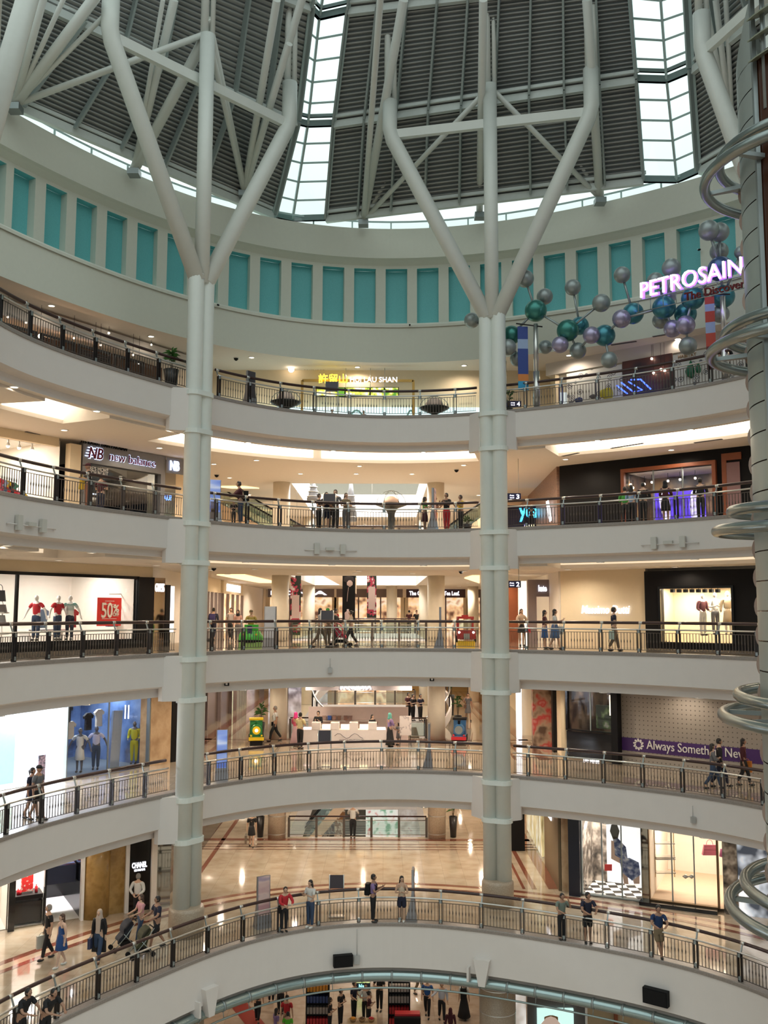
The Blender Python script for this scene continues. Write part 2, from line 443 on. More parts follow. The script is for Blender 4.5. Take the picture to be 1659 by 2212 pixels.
mb = MB(); mb.quad((-14, 60, .01), (-13.0, 60, .01), (-4.5, 43, .01), (-5.4, 43, .01)); struct(mb, 'trim_31', mat('red_floor_band', (.35, .06, .05), .3))
# ---- brown inlay bands in the marble
def band_ring(lv, d0, d1, m, name, dz=.006):
    mb = MB(); mb.ringstrip([(d0, FL[lv] + dz), (d1, FL[lv] + dz)], tsl(TS, lv), lv); return struct(mb, name, m)
band_ring(0, 4.35, 4.6, brown_marble, 'trim_32'); band_ring(0, 4.95, 5.25, brown_marble, 'trim_33')
band_ring(0, 4.6, 4.95, cream_marble, 'trim_34')
for k, lv in enumerate((0, 1)):
    mb = MB(); zz = FL[lv] + .007
    for y0, y1 in ((49.3, 49.75), (48.5, 48.65), (48.0, 48.15), (47.5, 47.62)):
        mb.quad((-16, y0, zz), (14, y0, zz), (14, y1, zz), (-16, y1, zz))
    for x0, x1, sg in ((-9.4, -8.9, 1), (-8.3, -8.1, 1), (7.0, 7.5, 1), (6.3, 6.5, 1), (5.9, 6.02, 1)):
        ys = 41 if lv == 0 else 43
        mb.quad((x0, ys, zz), (x1, ys, zz), (x1, 80, zz), (x0, 80, zz))
    struct(mb, 'trim_%d' % (35 + k), brown_marble)
# left front band on the first gallery, running along the shops
# ---- cove lights
def cove(u0, u1, zc, label, n=40, s=None):
    t0, t1 = tring(u0, 1000, 3.0), tring(u1, 1000, 3.0); mb = MB()
    ts = [t0 + (t1 - t0) * i / n for i in range(n + 1)]
    mb.ringstrip([(2.97, zc + .15), (2.97, zc + .66)], ts); mb.ringstrip([(2.0, zc + .66), (2.97, zc + .66)], ts)
    o = mb.build('cove_light', s or cove_glow); center(o); tag(o, label, 'ceiling light', 'cove lights in the gallery ceilings')
cove_dim = glow('cove_glow_dim', (1, .86, .66), .55)
cove(-4, 152, CZ[3], 'glowing white cove light in the ceiling above the shoe shop, left of the left column')
cove(340, 676, CZ[3], 'long glowing cove light curving right from the left column under the fourth gallery')
cove(694, 1028, CZ[3], 'long glowing cove light reaching the right column under the fourth gallery')
cove(1205, 1690, CZ[3], 'glowing cove light above the black shop front on the right')
cove(-4, 100, CZ[2], 'faint cove light above the clothes shop window on the left', s=cove_dim)
cove(340, 1028, CZ[2], 'faint cove light between the columns under the third gallery', s=cove_dim)
cove(1205, 1690, CZ[2], 'faint cove light above the cream wall and black window frame on the right', s=cove_dim)
# ---- drum over the fourth gallery
mb = MB()
mb.ringstrip([(4.0, 30.57), (4.0, 32.45), (4.1, 32.55), (5.9, 33.0)], TS); struct(mb, 'wall_drum', drumpaint)
mb = MB(); mb.ringstrip([(3.93, 32.3), (3.93, 32.42), (4.0, 32.45)], TS); struct(mb, 'trim_38', drumpaint)
mb = MB()
ins = [rpt(t, 4.0) for t in TSS]; out = [outer_hit(t, 4) for t in TSS]; c = 30.57
for i in range(len(TSS) - 1):
    mb.quad((ins[i][0], ins[i][1], c), (ins[i + 1][0], ins[i + 1][1], c), (out[i + 1][0], out[i + 1][1], c), (out[i][0], out[i][1], c))
struct(mb, 'ceiling', soffit)
# windows in the drum: blue-green blinds set back between piers
wx = [-90, -22, 44, 115, 182, 249, 316, 382, 449, 517, 584.5, 652.5, 720.5, 788.5, 856.5, 924, 992, 1060, 1129, 1198, 1268, 1340, 1413, 1489, 1566, 1640]
wt = [tring(u, 600, 5.9) for u in wx if u > -60 and u < 1650]
def hw(t): return .42
teal = ramp_mat('blue_green_blind', [(.35, (.12, .47, .50)), (.65, (.17, .57, .60))], 60, .5)
ed = sorted([(t - .0293, t + .0293) for t in wt])
allr = []
prev = T0
mbw = MB(); PZ0, PZ1 = 32.95, 35.96
def wallseg(a, b):
    n = max(1, int((b - a) / .03)); mbw.ringstrip([(5.9, PZ0), (5.9, PZ1)], [a + (b - a) * i / n for i in range(n + 1)])
for k, (a, b) in enumerate(ed):
    wallseg(prev, a); prev = b
    for te in (a, b):
        p, q = rpt(te, 5.9), rpt(te, 6.35); mbw.quad((p[0], p[1], PZ0), (q[0], q[1], PZ0), (q[0], q[1], PZ1), (p[0], p[1], PZ1))
    mb = MB(); mb.ringstrip([(6.3, PZ0), (6.3, PZ1)], [a, (a + b) / 2, b]); mb.ringstrip([(5.9, PZ1), (6.3, PZ1)], [a, b])
    struct(mb, 'window_%d' % (k + 1), teal)
wallseg(prev, T1)
mbw.ringstrip([(5.9, PZ1), (5.9, 36.12), (5.6, 36.3), (5.45, 36.36), (5.45, 37.9), (6.6, 37.92)], TS)
struct(mbw, 'wall_drum_top', drumpaint)
mb = MB(); mb.quad((VX0, VY0, 30.57), (VX1, VY0, 30.57), (VX1, VY1, 30.57), (VX0, VY1, 30.57)); struct(mb, 'window_60', sky_glass)
mb = MB()
for k in range(5): mb.box(((VX0 + VX1) / 2, VY0 + 3 + k * 3, 30.6), (VX1 - VX0, .15, .2))
struct(mb, 'trim_71', white_steel)
# ---- side and back shop planes
L0 = Plane((-8.8, 38.6), (-14.5, 35.4)); R0 = Plane((7.5, 40.65), (15.5, 37.0))
LP = Plane((-10.2, 41.1), (-16.0, 32.6)); RPn = Plane((8.2, 44.0), (17.5, 36.3))
# ================================================================ ROOF
SL = {'L': [[(590, 462), (632, 472), (705, 470)], [(640, 262), (665, 268), (722, 266)], [(670, 15), (690, 36), (752, 22)]],
      'R': [[(1390, 387), (1462, 388), (1512, 366)], [(1374, 170), (1440, 172), (1497, 148)], [(1357, -50), (1424, -42), (1486, -60)]]}
RZ = [38.4, 41.8, 45.5]
def strip_pts(k):
    g = []
    for i in range(3):
        a, m, b = [atz(u, v, RZ[i]) for u, v in SL[k][i]]
        m.z += .0; g.append([a, m, b])
    # one more bay towards the centre, out of the picture
    C0 = Vector((CX, CY, 0)); nx = []
    for j in range(3):
        p = g[2][j]; q = C0 + (Vector((p.x, p.y, 0)) - C0) * .5; nx.append(Vector((q.x, q.y, 53.0)))
    g.append(nx)
    return g
SLp = {k: strip_pts(k) for k in SL}
def rot(g, a):
    R = Matrix.Rotation(a, 3, 'Z'); c = Vector((CX, CY, 0)); return [[c + R @ (p - c) for p in row] for row in g]
SLp['LL'] = rot(SLp['R'], math.radians(113.5)); SLp['RR'] = rot(SLp['L'], math.radians(-113.5))
for key, ref, j0, j1 in (('LL', 'L', 0, 2), ('RR', 'R', 2, 0)):
    for i in range(4):
        sh = (SLp[key][i][j1] - SLp[ref][i][j0]) * .35
        SLp[key][i] = [p + sh for p in SLp[key][i]]
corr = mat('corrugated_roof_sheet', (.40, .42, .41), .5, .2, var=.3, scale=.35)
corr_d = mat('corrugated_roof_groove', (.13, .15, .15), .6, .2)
roof_beam = mat('roof_beam_paint', (.66, .73, .71), .5)
def petal(g1, s1, g2, s2, nsub, name):
    """corrugated sheets between the edges of two skylights"""
    mb = MB(); rb = []
    for i in range(3):
        a, b, c, d = g1[i][s1], g2[i][s2], g1[i + 1][s1], g2[i + 1][s2]
        n = max(6, int((c - a).length / .2)); nrm = (b - a).cross(c - a).normalized()
        if nrm.z < 0: nrm = -nrm
        vs = []
        for j in range(n * 4 + 1):
            f = j / (n * 4); o = nrm * (0.0 if (j % 4) in (0, 1) else .07)
            vs += [a.lerp(c, f) + o, b.lerp(d, f) + o]
        o0 = len(mb.v); mb.v += [tuple(v) for v in vs]
        for j in range(n * 4):
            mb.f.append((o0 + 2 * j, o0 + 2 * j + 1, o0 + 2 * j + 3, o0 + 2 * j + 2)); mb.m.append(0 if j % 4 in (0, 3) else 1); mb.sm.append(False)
        for k in range(nsub + 1):
            f = k / nsub; p, q = a.lerp(b, f), c.lerp(d, f); rb.append((p - nrm * .17, q - nrm * .17, .09, .32, nrm))
    struct(mb, name, [corr, corr_d])
    m2 = MB()
    for p, q, w, h, n_ in rb: m2.bar(p, q, w, h, up=n_)
    struct(m2, 'trim_4%d' % (len([o for o in COL.objects if o.name.startswith('trim_4')])), mat('roof_rib_steel', (.32, .38, .37), .5))
    m3 = MB()
    for i in (0, 1, 2):
        a, b = g1[i][s1], g2[i][s2]; up = (g1[i + 1][s1] - a).normalized() if i < 3 else Vector((0, 0, 1))
        m3.bar(a - Vector((0, 0, .1)), b - Vector((0, 0, .1)), .22, .34)
        m3.bar(a - Vector((0, 0, .12)) + up * .42, b - Vector((0, 0, .12)) + up * .42, .1, .14)
    struct(m3, 'trim_5%d' % (len([o for o in COL.objects if o.name.startswith('trim_5')])), roof_beam)
petal(SLp['L'], 2, SLp['R'], 0, 9, 'ceiling_roof_middle')
petal(SLp['LL'], 2, SLp['L'], 0, 9, 'ceiling_roof_left')
petal(SLp['R'], 2, SLp['RR'], 0, 9, 'ceiling_roof_right')
frame_m = mat('skylight_frame_paint', (.40, .52, .51), .5)
for k, key in enumerate(('LL', 'L', 'R', 'RR')):
    g = SLp[key]; mb = MB(); gb = MB()
    for i in range(3):
        n = 5
        for j in (0, 1):
            a, b, c, d = g[i][j], g[i][j + 1], g[i + 1][j], g[i + 1][j + 1]
            gb.quad(a, b, d, c)
            for q in range(1, n): mb.bar(a.lerp(c, q / n), b.lerp(d, q / n), .05, .08)
        for j in (0, 1, 2): mb.bar(g[i][j], g[i + 1][j], .10 if j == 1 else .16, .22)
        for dz, w in ((0, .2), (.0, .2)):
            for j in (0, 1):
                off = (g[i + 1][1] - g[i][1]).normalized() * (.35 if dz == 0 and w == .2 else 0)
                mb.bar(g[i][j], g[i][j + 1], .16, .3); 
                if i: mb.bar(g[i][j] + off, g[i][j + 1] + off, .1, .16)
    struct(gb, 'window_%d' % (40 + k), sky_glass); struct(mb, 'trim_%d' % (60 + k), frame_m)
# clerestory glass and bars between drum and roof
mb = MB(); gb = MB(); cts = [T0 + (T1 - T0) * i / 60 for i in range(61)]
gb.ringstrip([(6.0, 37.9), (6.0, 38.45)], cts); struct(gb, 'window_50', sky_glass)
for t in cts[::2]:
    p = rpt(t, 6.0); mb.bar((p[0], p[1], 37.9), (p[0], p[1], 38.5), .07, .07)
mb.ringstrip([(5.95, 38.42), (5.95, 38.52)], cts)
struct(mb, 'trim_70', frame_m)

# ================================================================ TREE COLUMNS
def lobed(t, d, tang=.28, r=.30, n=12):
    """plan outline of two cylinders side by side"""
    p, T, N = rframe(t, d); pts = []
    for s_, a0 in ((1, -PI / 2), (-1, PI / 2)):
        for j in range(n + 1):
            a = a0 + PI * j / n + 0
            a2 = a0 + (-.0 + PI * j / n)
            pts.append(p + T * (s_ * tang + r * math.cos(a2)) + N * (r * math.sin(a2)))
    return pts
def prism(mb, pts, z0, z1, mi=0, smooth=False):
    n = len(pts); vs = [(p.x, p.y, z0) for p in pts] + [(p.x, p.y, z1) for p in pts]
    fs = [(i, (i + 1) % n, n + (i + 1) % n, n + i) for i in range(n)]
    mb.add(vs, fs, mi, smooth); mb.add(vs, [tuple(range(n))[::-1], tuple(range(n, 2 * n))], mi)
def col_at(t, d=-.38): p = rpt(t, d); return Vector((p[0], p[1], 0))
TCOL = [tring(419, 1300, -.38), tring(1069, 1300, -.38)]
TCOL.append(TCOL[1] - math.radians(58)); TCOL.append(TCOL[0] + math.radians(58))
clab = ['tall white twin tree column on the left with three branches under the roof', 'tall white twin tree column on the right, in front of the round sculpture',
        'white tree column mostly hidden behind the silver lift tower at the right edge', 'white tree column outside the left edge, its branch crossing the top left corner']
ZB = 39.9
NODES = [((237, 75), (430, 160), (625, 268)), ((842, 290), (1060, 262), (1278, 240)), None, None]
for k, t in enumerate(TCOL):
    C = col_at(t); P_, T_, N_ = rframe(t, -.38)
    th = thing('tree_column', clab[k], 'column', (C.x, C.y, FL[0]), 'white tree columns around the atrium')
    zs = FL[0] + 1.0; zt = 31.6 if k == 0 else 31.35
    for s_ in (1, -1):
        mb = MB(); q = C + T_ * .27 * s_
        mb.lathe([(.31, zs - .02), (.31, zt - .15), (.30, zt)], (q.x, q.y, 0), 24); mb.build('shaft', white_steel, th)
    mb = MB(); mb.lathe([(.64, FL[0]), (.64, zs - .12), (.60, zs)], (C.x, C.y, 0), 28); mb.build('stone_base', granite, th)
    for lv in range(1, 5):
        for zz in (FZ[lv] - .12, FZ[lv] - 1.6):
            mb = MB()
            prism(mb, [P_ + T_ * (.27 * s_ + .37 * math.cos(a)) + N_ * (.37 * math.sin(a)) for s_, a in
                       [(1, -PI / 2 + PI * j / 10) for j in range(11)] + [(-1, PI / 2 + PI * j / 10) for j in range(11)]], zz - .09, zz + .09)
            mb.build('collar', white_steel, th)
    # branches
    if NODES[k]: nd = [atz(u, v, ZB) for u, v in NODES[k]]
    else:
        a = math.radians(58) * (-1 if k == 2 else 1); ref = [atz(u, v, ZB) for u, v in NODES[1 if k == 2 else 0]]
        R = Matrix.Rotation(a, 3, 'Z'); cc = Vector((CX, CY, 0)); nd = [cc + R @ (p - cc) for p in ref]
        if k == 2: nd[0] = atz(1518, 112, ZB)
    top = Vector((C.x, C.y, 0))
    for j in (0, 2):
        mb = MB(); n_ = nd[j]
        sgn = 1 if (n_ - C).dot(T_) > 0 else -1
        st = Vector((C.x, C.y, zt - .25)) + T_ * .2 * sgn
        zz = ZB + (1.9 if j == 2 else 1.55)
        mb.tube([st, n_.lerp(st, .03), n_ + Vector((0, 0, .25)), Vector((n_.x, n_.y, zz))], .33, 16); mb.build('branch', white_steel, th)
        mb = MB(); mb.tube([(n_.x - .1, n_.y, zz - .1), (n_.x - .1, n_.y, 48.5)], .15, 10); mb.tube([(n_.x + .2, n_.y, zz - .1), (n_.x + .2, n_.y, 48.5)], .11, 8); mb.build('upper_pole', white_steel, th)
    mb = MB(); ztop = 41.6; mb.tube([(C.x, C.y, zt - .3), (C.x, C.y, ztop)], .30, 18); mb.build('branch', white_steel, th)
    mb = MB(); mb.tube([(C.x - .12, C.y, ztop - .1), (C.x - .12, C.y, 49)], .17, 10); mb.tube([(C.x + .2, C.y, ztop - .1), (C.x + .2, C.y, 49)], .1, 8); mb.build('upper_pole', white_steel, th)
    mb = MB(); a, b = nd[0], nd[2]; mb.bar(a + Vector((0, 0, -.05)), b + Vector((0, 0, -.05)), .22, .40); mb.build('crossbeam', white_steel, th)
    # boss tying the column to each gallery
    for lv in range(1, 5):
        mb = MB(); z1, z0 = FZ[lv] + .02, FZ[lv] - 1.62
        p, T, N = rframe(t, 0)
        pts = [p + T * 1.15 + N * .2, p + T * 1.15 + N * .0, p + T * .52 - N * .52, p - T * .52 - N * .52, p - T * .95 + N * .0, p - T * .95 + N * .2]
        prism(mb, pts[::-1], z0, z1); o = struct(mb, 'trim_%d' % (80 + lv + 5 * k), plaster)
# ---- roof trusses: tubes fanning from the drum top to the column heads
def trussnode(u, v): return onring(u, v, 5.0)
c0, c1 = col_at(TCOL[0]), col_at(TCOL[1])
def zat(u, v, c): r = ray(u, v); return ZC + r[2] / r[1] * c.y
N1, N2, N3, N4, N5, NM = trussnode(32, 228), trussnode(290, 368), trussnode(785, 478), trussnode(1036, 462), trussnode(1296, 430), trussnode(528, 415)
def truss(label, node, tubes, m=white_steel):
    th = thing('roof_truss', label, 'truss', (node.x, node.y, node.z - .25), 'white tube trusses under the roof')
    mb = MB(); mb.box((node.x, node.y, node.z - .12), (.5, .5, .26)); mb.build('foot_plate', grey_steel, th)
    for e, r in tubes:
        mb = MB(); mb.tube([node + Vector((0, 0, .05)), e], r, 10); mb.build('strut', m, th)
A0 = Vector((c0.x, c0.y, zat(434, 72, c0))); A0b = Vector((c0.x, c0.y, zat(436, 40, c0)))
A1 = Vector((c1.x, c1.y, zat(1058, 188, c1))); A1b = Vector((c1.x, c1.y, zat(1056, 18, c1)))
truss('fan of white tubes rising from the drum at the far left edge', N1, [(atz(207, -8, 41.0), .2), (atz(95, -8, 40.6), .14), (A0, .13), (atz(250, 10, 41.0), .09), (atz(140, -8, 40.8), .09)])
truss('pair of white tubes rising behind the left branch of the left tree column', N2, [(A0, .22), (atz(376, 0, 42.4), .17), (atz(352, 0, 42.2), .09)])
truss('white tubes rising behind the right branch of the left tree column', NM, [(A0, .12), (A0b, .16), (atz(598, 0, 43.0), .16), (atz(625, 95, 42.0), .14), (atz(655, -10, 43.6), .17)])
truss('fan of white tubes rising from the drum beside the middle skylight', N3, [(atz(872, 0, 43.8), .2), (atz(822, -8, 41.6), .13), (A1, .12), (A1b, .12)])
truss('white tube standing straight behind the right tree column', N4, [(atz(1044, 0, 43.0), .17)])
truss('fan of white tubes rising from the drum left of the right skylight', N5, [(atz(1268, 0, 43.5), .2), (A1, .12), (A1b, .12)])
N6 = trussnode(1585, 330)
truss('white tubes beside the right skylight, behind the lift tower', N6, [(atz(1525, 30, 42.5), .17), (atz(1546, 0, 42.8), .12), (atz(1568, 0, 42.8), .1)])

# ================================================================ LIFT TOWER at the right edge
TWc = Vector((10.48, 26.4, 0)) + Vector((.929, -.369, 0)) * 2.5
silver = mat('silver_panel', (.36, .40, .38), .4, .4, var=.05, scale=1.2)
th = thing('lift_tower', 'silver panelled round lift tower with steel hoops at the right edge', 'tower', (TWc.x, TWc.y, 0))
R_ = 2.5; seg = .815; z = 4.0
a_left = math.atan2(-TWc.y, -TWc.x)        # direction towards the camera
cut = a_left - math.radians(49)
npan = 0
while z < 34.3:
    mb = MB(); A = [a_left - math.radians(140) + math.radians(91) * i / 40 for i in range(41)]
    if z < 33.4: zt_ = [z + seg - .035] * 41
    else: zt_ = [z + .1 + (1.9) * (i / 40) ** 4 for i in range(41)]
    inner = []
    for i in range(40):
        p0, p1 = A[i], A[i + 1]; q = []
        for aa, zz in ((p0, z), (p1, z), (p1, zt_[i + 1]), (p0, zt_[i])):
            q.append((TWc.x + R_ * math.cos(aa), TWc.y + R_ * math.sin(aa), zz))
        mb.add(q, [(0, 1, 2, 3)], 0, True)
    mb.build('cladding_panel', silver, th); npan += 1; z += seg
mb = MB(); mb.lathe([(R_ - .06, 3.9), (R_ - .06, 34.2)], (TWc.x, TWc.y, 0), 40, smooth=False, close=False); 
mb.build('inner_wall', mat('burnt_orange_glazing', (.06, .018, .006), .25), th)
mb = MB(); e = Vector((math.cos(cut), math.sin(cut), 0)); 
mb.bar(TWc + e * R_ + Vector((0, 0, 4)), TWc + e * R_ + Vector((0, 0, 36)), .12, .12); mb.build('edge_mullion', grey_steel, th)
mb = MB(); e2 = Vector((math.cos(cut + .12), math.sin(cut + .12), 0)); mb.tube([TWc + e2 * (R_ - .1) + Vector((0, 0, 32.5)), TWc + e2 * (R_ - .1) + Vector((0, 0, 37.5))], .07, 8); mb.build('pole', grey_steel, th)
for i in range(5):
    mb = MB(); zz = 33.9 + i * .62
    a_ = [cut + .03 + j * .12 for j in range(5)]
    for j in range(4):
        vs = []
        for dz, rr in ((0, R_ + .25), (.28, R_ - .35), (.32, R_ - .35), (.04, R_ + .25)):
            for q in (a_[j], a_[j + 1]): vs.append((TWc.x + rr * math.cos(q), TWc.y + rr * math.sin(q), zz + dz))
        mb.add(vs, [(0, 1, 3, 2), (4, 6, 7, 5), (0, 6, 4, 2)[::1], (1, 3, 5, 7), (0, 1, 7, 6)])
    mb.build('louvre', mat('olive_louvre', (.22, .24, .17), .5), th)
hoop_m = mat('hoop_steel', (.27, .31, .30), .28, .85)
for i in range(-1, 4):
    for rr, dz in ((3.5, 0), (3.08, .55)):
        mb = MB(); zz = 15.75 + 5.12 * (i) + dz + (.1 if i < 0 else 0)
        pts = [(TWc.x + rr * math.cos(2 * PI * j / 64), TWc.y + rr * math.sin(2 * PI * j / 64), zz + .12 * math.sin(2 * PI * j / 64)) for j in range(64)]
        mb.tube(pts, .155, 12, closed=True); mb.build('hoop', hoop_m, th)
    for j in range(8):
        a = 2 * PI * j / 8 + .3; mb = MB(); e = Vector((math.cos(a), math.sin(a), 0)); zz = 15.75 + 5.12 * i
        mb.hexa([TWc + e * r0 + Vector((0, 0, zz + h)) + e.cross(Vector((0, 0, 1))) * w for h, w0 in ((-.0, 0), (.12, 0)) for r0, w in ((2.45, -.12), (3.45, -.05), (3.45, .05), (2.45, .12))])
        mb.build('hoop_bracket', grey_steel, th)
# scalloped fin on the far side
mb = MB(); af = a_left - math.radians(96); e = Vector((math.cos(af), math.sin(af), 0)); zz = 9.0
while zz < 33:
    c = TWc + e * 2.40 + Vector((0, 0, zz)); tdir = Vector((0, 0, 1))
    vs = [c + e * (.22 * math.sin(PI * j / 10)) + Vector((0, 0, -.36 * math.cos(PI * j / 10))) for j in range(11)]
    w = e.cross(Vector((0, 0, 1))) * .04
    n_ = len(vs); mb.add([v - w for v in vs] + [v + w for v in vs], [tuple(range(n_)), tuple(range(n_, 2 * n_))[::-1]] + [(i, i + 1, n_ + i + 1, n_ + i) for i in range(n_ - 1)])
    zz += seg
mb.build('scalloped_fin', mat('peach_fin', (.42, .30, .24), .4), th)

# ================================================================ RAILINGS
CH = 1.55
def panel_mb(L=CH):
    mb = MB(); n = 12; a, b = .1, L - .1; s_ = (b - a) / (n - 1)
    mb.bar((a - .06, 0, .1), (b + .06, 0, .1), .03, .02); mb.bar((a - .06, 0, .76), (b + .06, 0, .76), .03, .02)
    for i in range(n):
        x = a + s_ * i
        mb.box((x, 0, .43), (.018, .018, .66))
        if 2 <= i <= 9: mb.lathe([(.009, .33), (.018, .39), (.024, .43), (.018, .47), (.009, .53)], (x, 0, 0), 6, close=False)
    return mb
pan0 = None; post0 = None
def railing(lv, ta, tb, label, ref_u, post_dark=True):
    """posts every 1.55 m between ring angles ta < tb; ref_u = image column of a post"""
    global pan0, post0
    d = .12; ts = []
    t = ta
    tr = tring(ref_u, 1200, d, lv)
    # walk from the reference post both ways
    def step(t, sg):
        p = Vector(rpt(t, d, lv)); x = t + sg * CH / 12
        for _ in range(12):
            q = Vector(rpt(x, d, lv)); e = (q - p).length - CH; x -= sg * e / 12
        return x
    up = [tr]
    while up[-1] < tb: up.append(step(up[-1], 1))
    dn = [tr]
    while dn[-1] > ta: dn.append(step(dn[-1], -1))
    al = sorted(set(dn + up)); inner = [x for x in al if ta < x < tb]
    stops = [ta] + inner + [tb]
    mid = rpt((ta + tb) / 2, d, lv); zf = FL[lv]
    th = thing('gallery_railing', label, 'railing', (mid[0], mid[1], zf), 'railings along the galleries')
    o_ = Vector((mid[0], mid[1], zf))
    if post0 is None:
        mb = MB()
        for sx_ in (-.055, .055): mb.box((sx_, 0, .44), (.02, .1, .88))
        mb.hexa([Vector(v) for v in ((-.025, .03, .84), (.025, .03, .84), (.025, .07, .84), (-.025, .07, .84), (-.02, .15, 1.12), (.02, .15, 1.12), (.02, .18, 1.12), (-.02, .18, 1.12))], 1)
        mb.box((0, -.0, .80), (.085, .105, .11), mi=1); mb.box((0, 0, .1), (.085, .105, .12), mi=1)
        post0 = mb; pan0 = panel_mb()
        railing.pm = None; railing.bm = None
    for x in inner:
        p, T, N = rframe(x, d, lv)
        if railing.pm is None: o = post0.build('post', [dark_steel, grey_steel], th, local=True); railing.pm = o.data
        else: o = bpy.data.objects.new('post', railing.pm); COL.objects.link(o); o.parent = th
        o.location = Vector((p.x, p.y, zf)) - o_; o.rotation_euler = (0, 0, math.atan2(-T.y, -T.x))
    for a, b in zip(stops[:-1], stops[1:]):
        pa, pb = Vector(rpt(a, d, lv)), Vector(rpt(b, d, lv)); L = (pb - pa).length
        if L < .25: continue
        if railing.bm is None: o = pan0.build('baluster_panel', bronze, th, local=True); railing.bm = o.data
        else: o = bpy.data.objects.new('baluster_panel', railing.bm); COL.objects.link(o); o.parent = th
        dv = (pb - pa).normalized(); o.location = Vector((pa.x, pa.y, zf)) - o_; o.rotation_euler = (0, 0, math.atan2(dv.y, dv.x)); o.scale = (L / CH, 1, 1)
    n = max(3, int((tb - ta) / .025)); tl = [ta + (tb - ta) * i / n for i in range(n + 1)]
    mb = MB(); mb.tube([rpt(t, d, lv) + (zf + .88,) for t in tl], .032, 6); mb.build('steel_rail', steel, th)
    mb = MB(); mb.tube([rpt(t, d + .17, lv) + (zf + 1.14,) for t in tl], .058, 8); hr = mb.build('handrail', wood_rail, th)
    for x in inner:
        p, T, N = rframe(x, d + .17, lv); q = Vector((p.x, p.y, zf + 1.14)); mb = MB(); mb.tube([q - T * .07, q + T * .07], .062, 8); mb.build('rail_sleeve', steel, hr)
lvn = ['lowest', 'first', 'second', 'third', 'fourth']
tl_ = lambda u, lv: tring(u, 1200, .12, lv)
railing(0, math.radians(21), math.radians(185), 'long curved railing of the lowest gallery, running past both column bases', 779)
for lv, ul, uc0, uc1, ur in ((1, 376, 436, 1040, 1103), (2, 384, 446, 1034, 1096), (3, 392, 452, 1034, 1092), (4, 399, 461, 1032, 1090)):
    ref = {1: 748, 2: 748, 3: 752, 4: 752.4}[lv]
    railing(lv, tl_(ul, lv), math.radians(184), 'railing of the %s gallery left of the left column' % lvn[lv], ref)
    railing(lv, tl_(uc1, lv), tl_(uc0, lv), 'railing of the %s gallery between the two white columns' % lvn[lv], ref)
    railing(lv, math.radians(10), tl_(ur, lv), 'railing of the %s gallery right of the right column' % lvn[lv], ref)
# back railing of each gallery at the second void
def straight_rail(lv, x0, x1, y, label, h=1.05):
    zf = FL[lv]; th = thing('void_railing', label, 'railing', ((x0 + x1) / 2, y, zf), 'railings at the far void')
    n = max(2, round((x1 - x0) / 1.5)); 
    for i in range(n + 1):
        x = x0 + (x1 - x0) * i / n; mb = MB(); mb.box((x, y, zf + .5), (.12, .07, 1.0)); mb.build('post', bronze, th)
    mb = MB(); mb.tube([(x0, y, zf + h), (x1, y, zf + h)], .04, 8); mb.build('handrail', wood_rail, th)
    mb = MB(); mb.tube([(x0, y, zf + .85), (x1, y, zf + .85)], .025, 6); mb.tube([(x0, y, zf + .12), (x1, y, zf + .12)], .02, 6); mb.build('steel_rail', steel, th)
    mb = MB()
    for i in range(n):
        a = x0 + (x1 - x0) * i / n + .06; b = x0 + (x1 - x0) * (i + 1) / n - .06
        mb.box(((a + b) / 2, y, zf + .47), (b - a, .012, .66))
    mb.build('glass_panel', glass('rail_glass', (.86, .93, .90), .85), th)
for lv in (0, 1, 2, 3): straight_rail(lv, VX0 + .1, VX1 - .1, VY0 - .1, 'railing at the far void of the %s gallery, between round columns' % lvn[lv])
# ================================================================ DOWNLIGHTS
DLm = None
def downlight(x, y, z, label, group, watt=60, col=(1, .83, .64), rad_=.09, lit=True):
    global DLm
    if DLm is None:
        mb = MB(); mb.lathe([(.16, 0), (.16, -.025), (.12, -.03), (.12, -.008)], n=14, mi=0, close=False); mb.lathe([(.12, -.01), (.001, -.01)], n=14, mi=1, close=False)
        o = mb.build('downlight', [white, warm_lamp]); DLm = o.data
    else: o = bpy.data.objects.new('downlight', DLm); COL.objects.link(o)
    o.location = (x, y, z); o['_o'] = (x, y, z); tag(o, label, 'ceiling light', group)
    if lit:
        l = bpy.data.lights.new('lamp', 'SPOT'); l.energy = watt; l.color = col; l.shadow_soft_size = rad_; l.spot_size = math.radians(165); l.spot_blend = .6
        lo = bpy.data.objects.new('lamp', l); COL.objects.link(lo); lo.parent = o; lo.location = (0, 0, -.06)
GALL = ['lowest', 'first', 'second', 'third', 'fourth']
WATT = [210, 200, 210, 210, 120]
for lv in range(5):
    z = CZ[lv]; grp = 'downlights over the %s gallery' % GALL[lv]; lb = 'small round warm downlight in the ceiling over the %s gallery' % GALL[lv]
    d_ = 4.9 if lv == 4 else 3.9
    for k in range(10):
        t = math.radians(14 + 17 * k)
        p = rpt(t, d_); downlight(p[0], p[1], z, lb, grp, WATT[lv] * (.12 if lv == 4 and k > 6 else .6 if (k < 3 or k > 6) else 1))
        if lv != 4:
            p = rpt(t + .12, .57); downlight(p[0], p[1], z + (.1 if lv in (2, 3) else 0), lb, grp, WATT[lv] * .25)
    for y in (43.5, 48, 55, 62, 70):
        for x in (-8, 5.6):
            if lv == 4: continue
            downlight(x, y, z, lb, grp, WATT[lv] * (1.5 if y < 50 else 2.4))
    if lv < 4:
        for x in (-4.2, -1.4, 1.4):
            downlight(x, 46.5, z, lb, grp, WATT[lv] * 1.15)
        for x in (-1.5, 2.5): downlight(x, 73.5, z, lb, grp, WATT[lv] * 2)
for x, y in ((-12, 8), (-8, 44), (-3, 45), (2, 44), (7, 43), (-5, 48), (3, 49), (-16, 38), (14, 40)):
    downlight(x, y + (0 if y > 20 else 34), 4.69, 'small round downlight in the ceiling over the ground floor', 'downlights over the ground floor', 130)
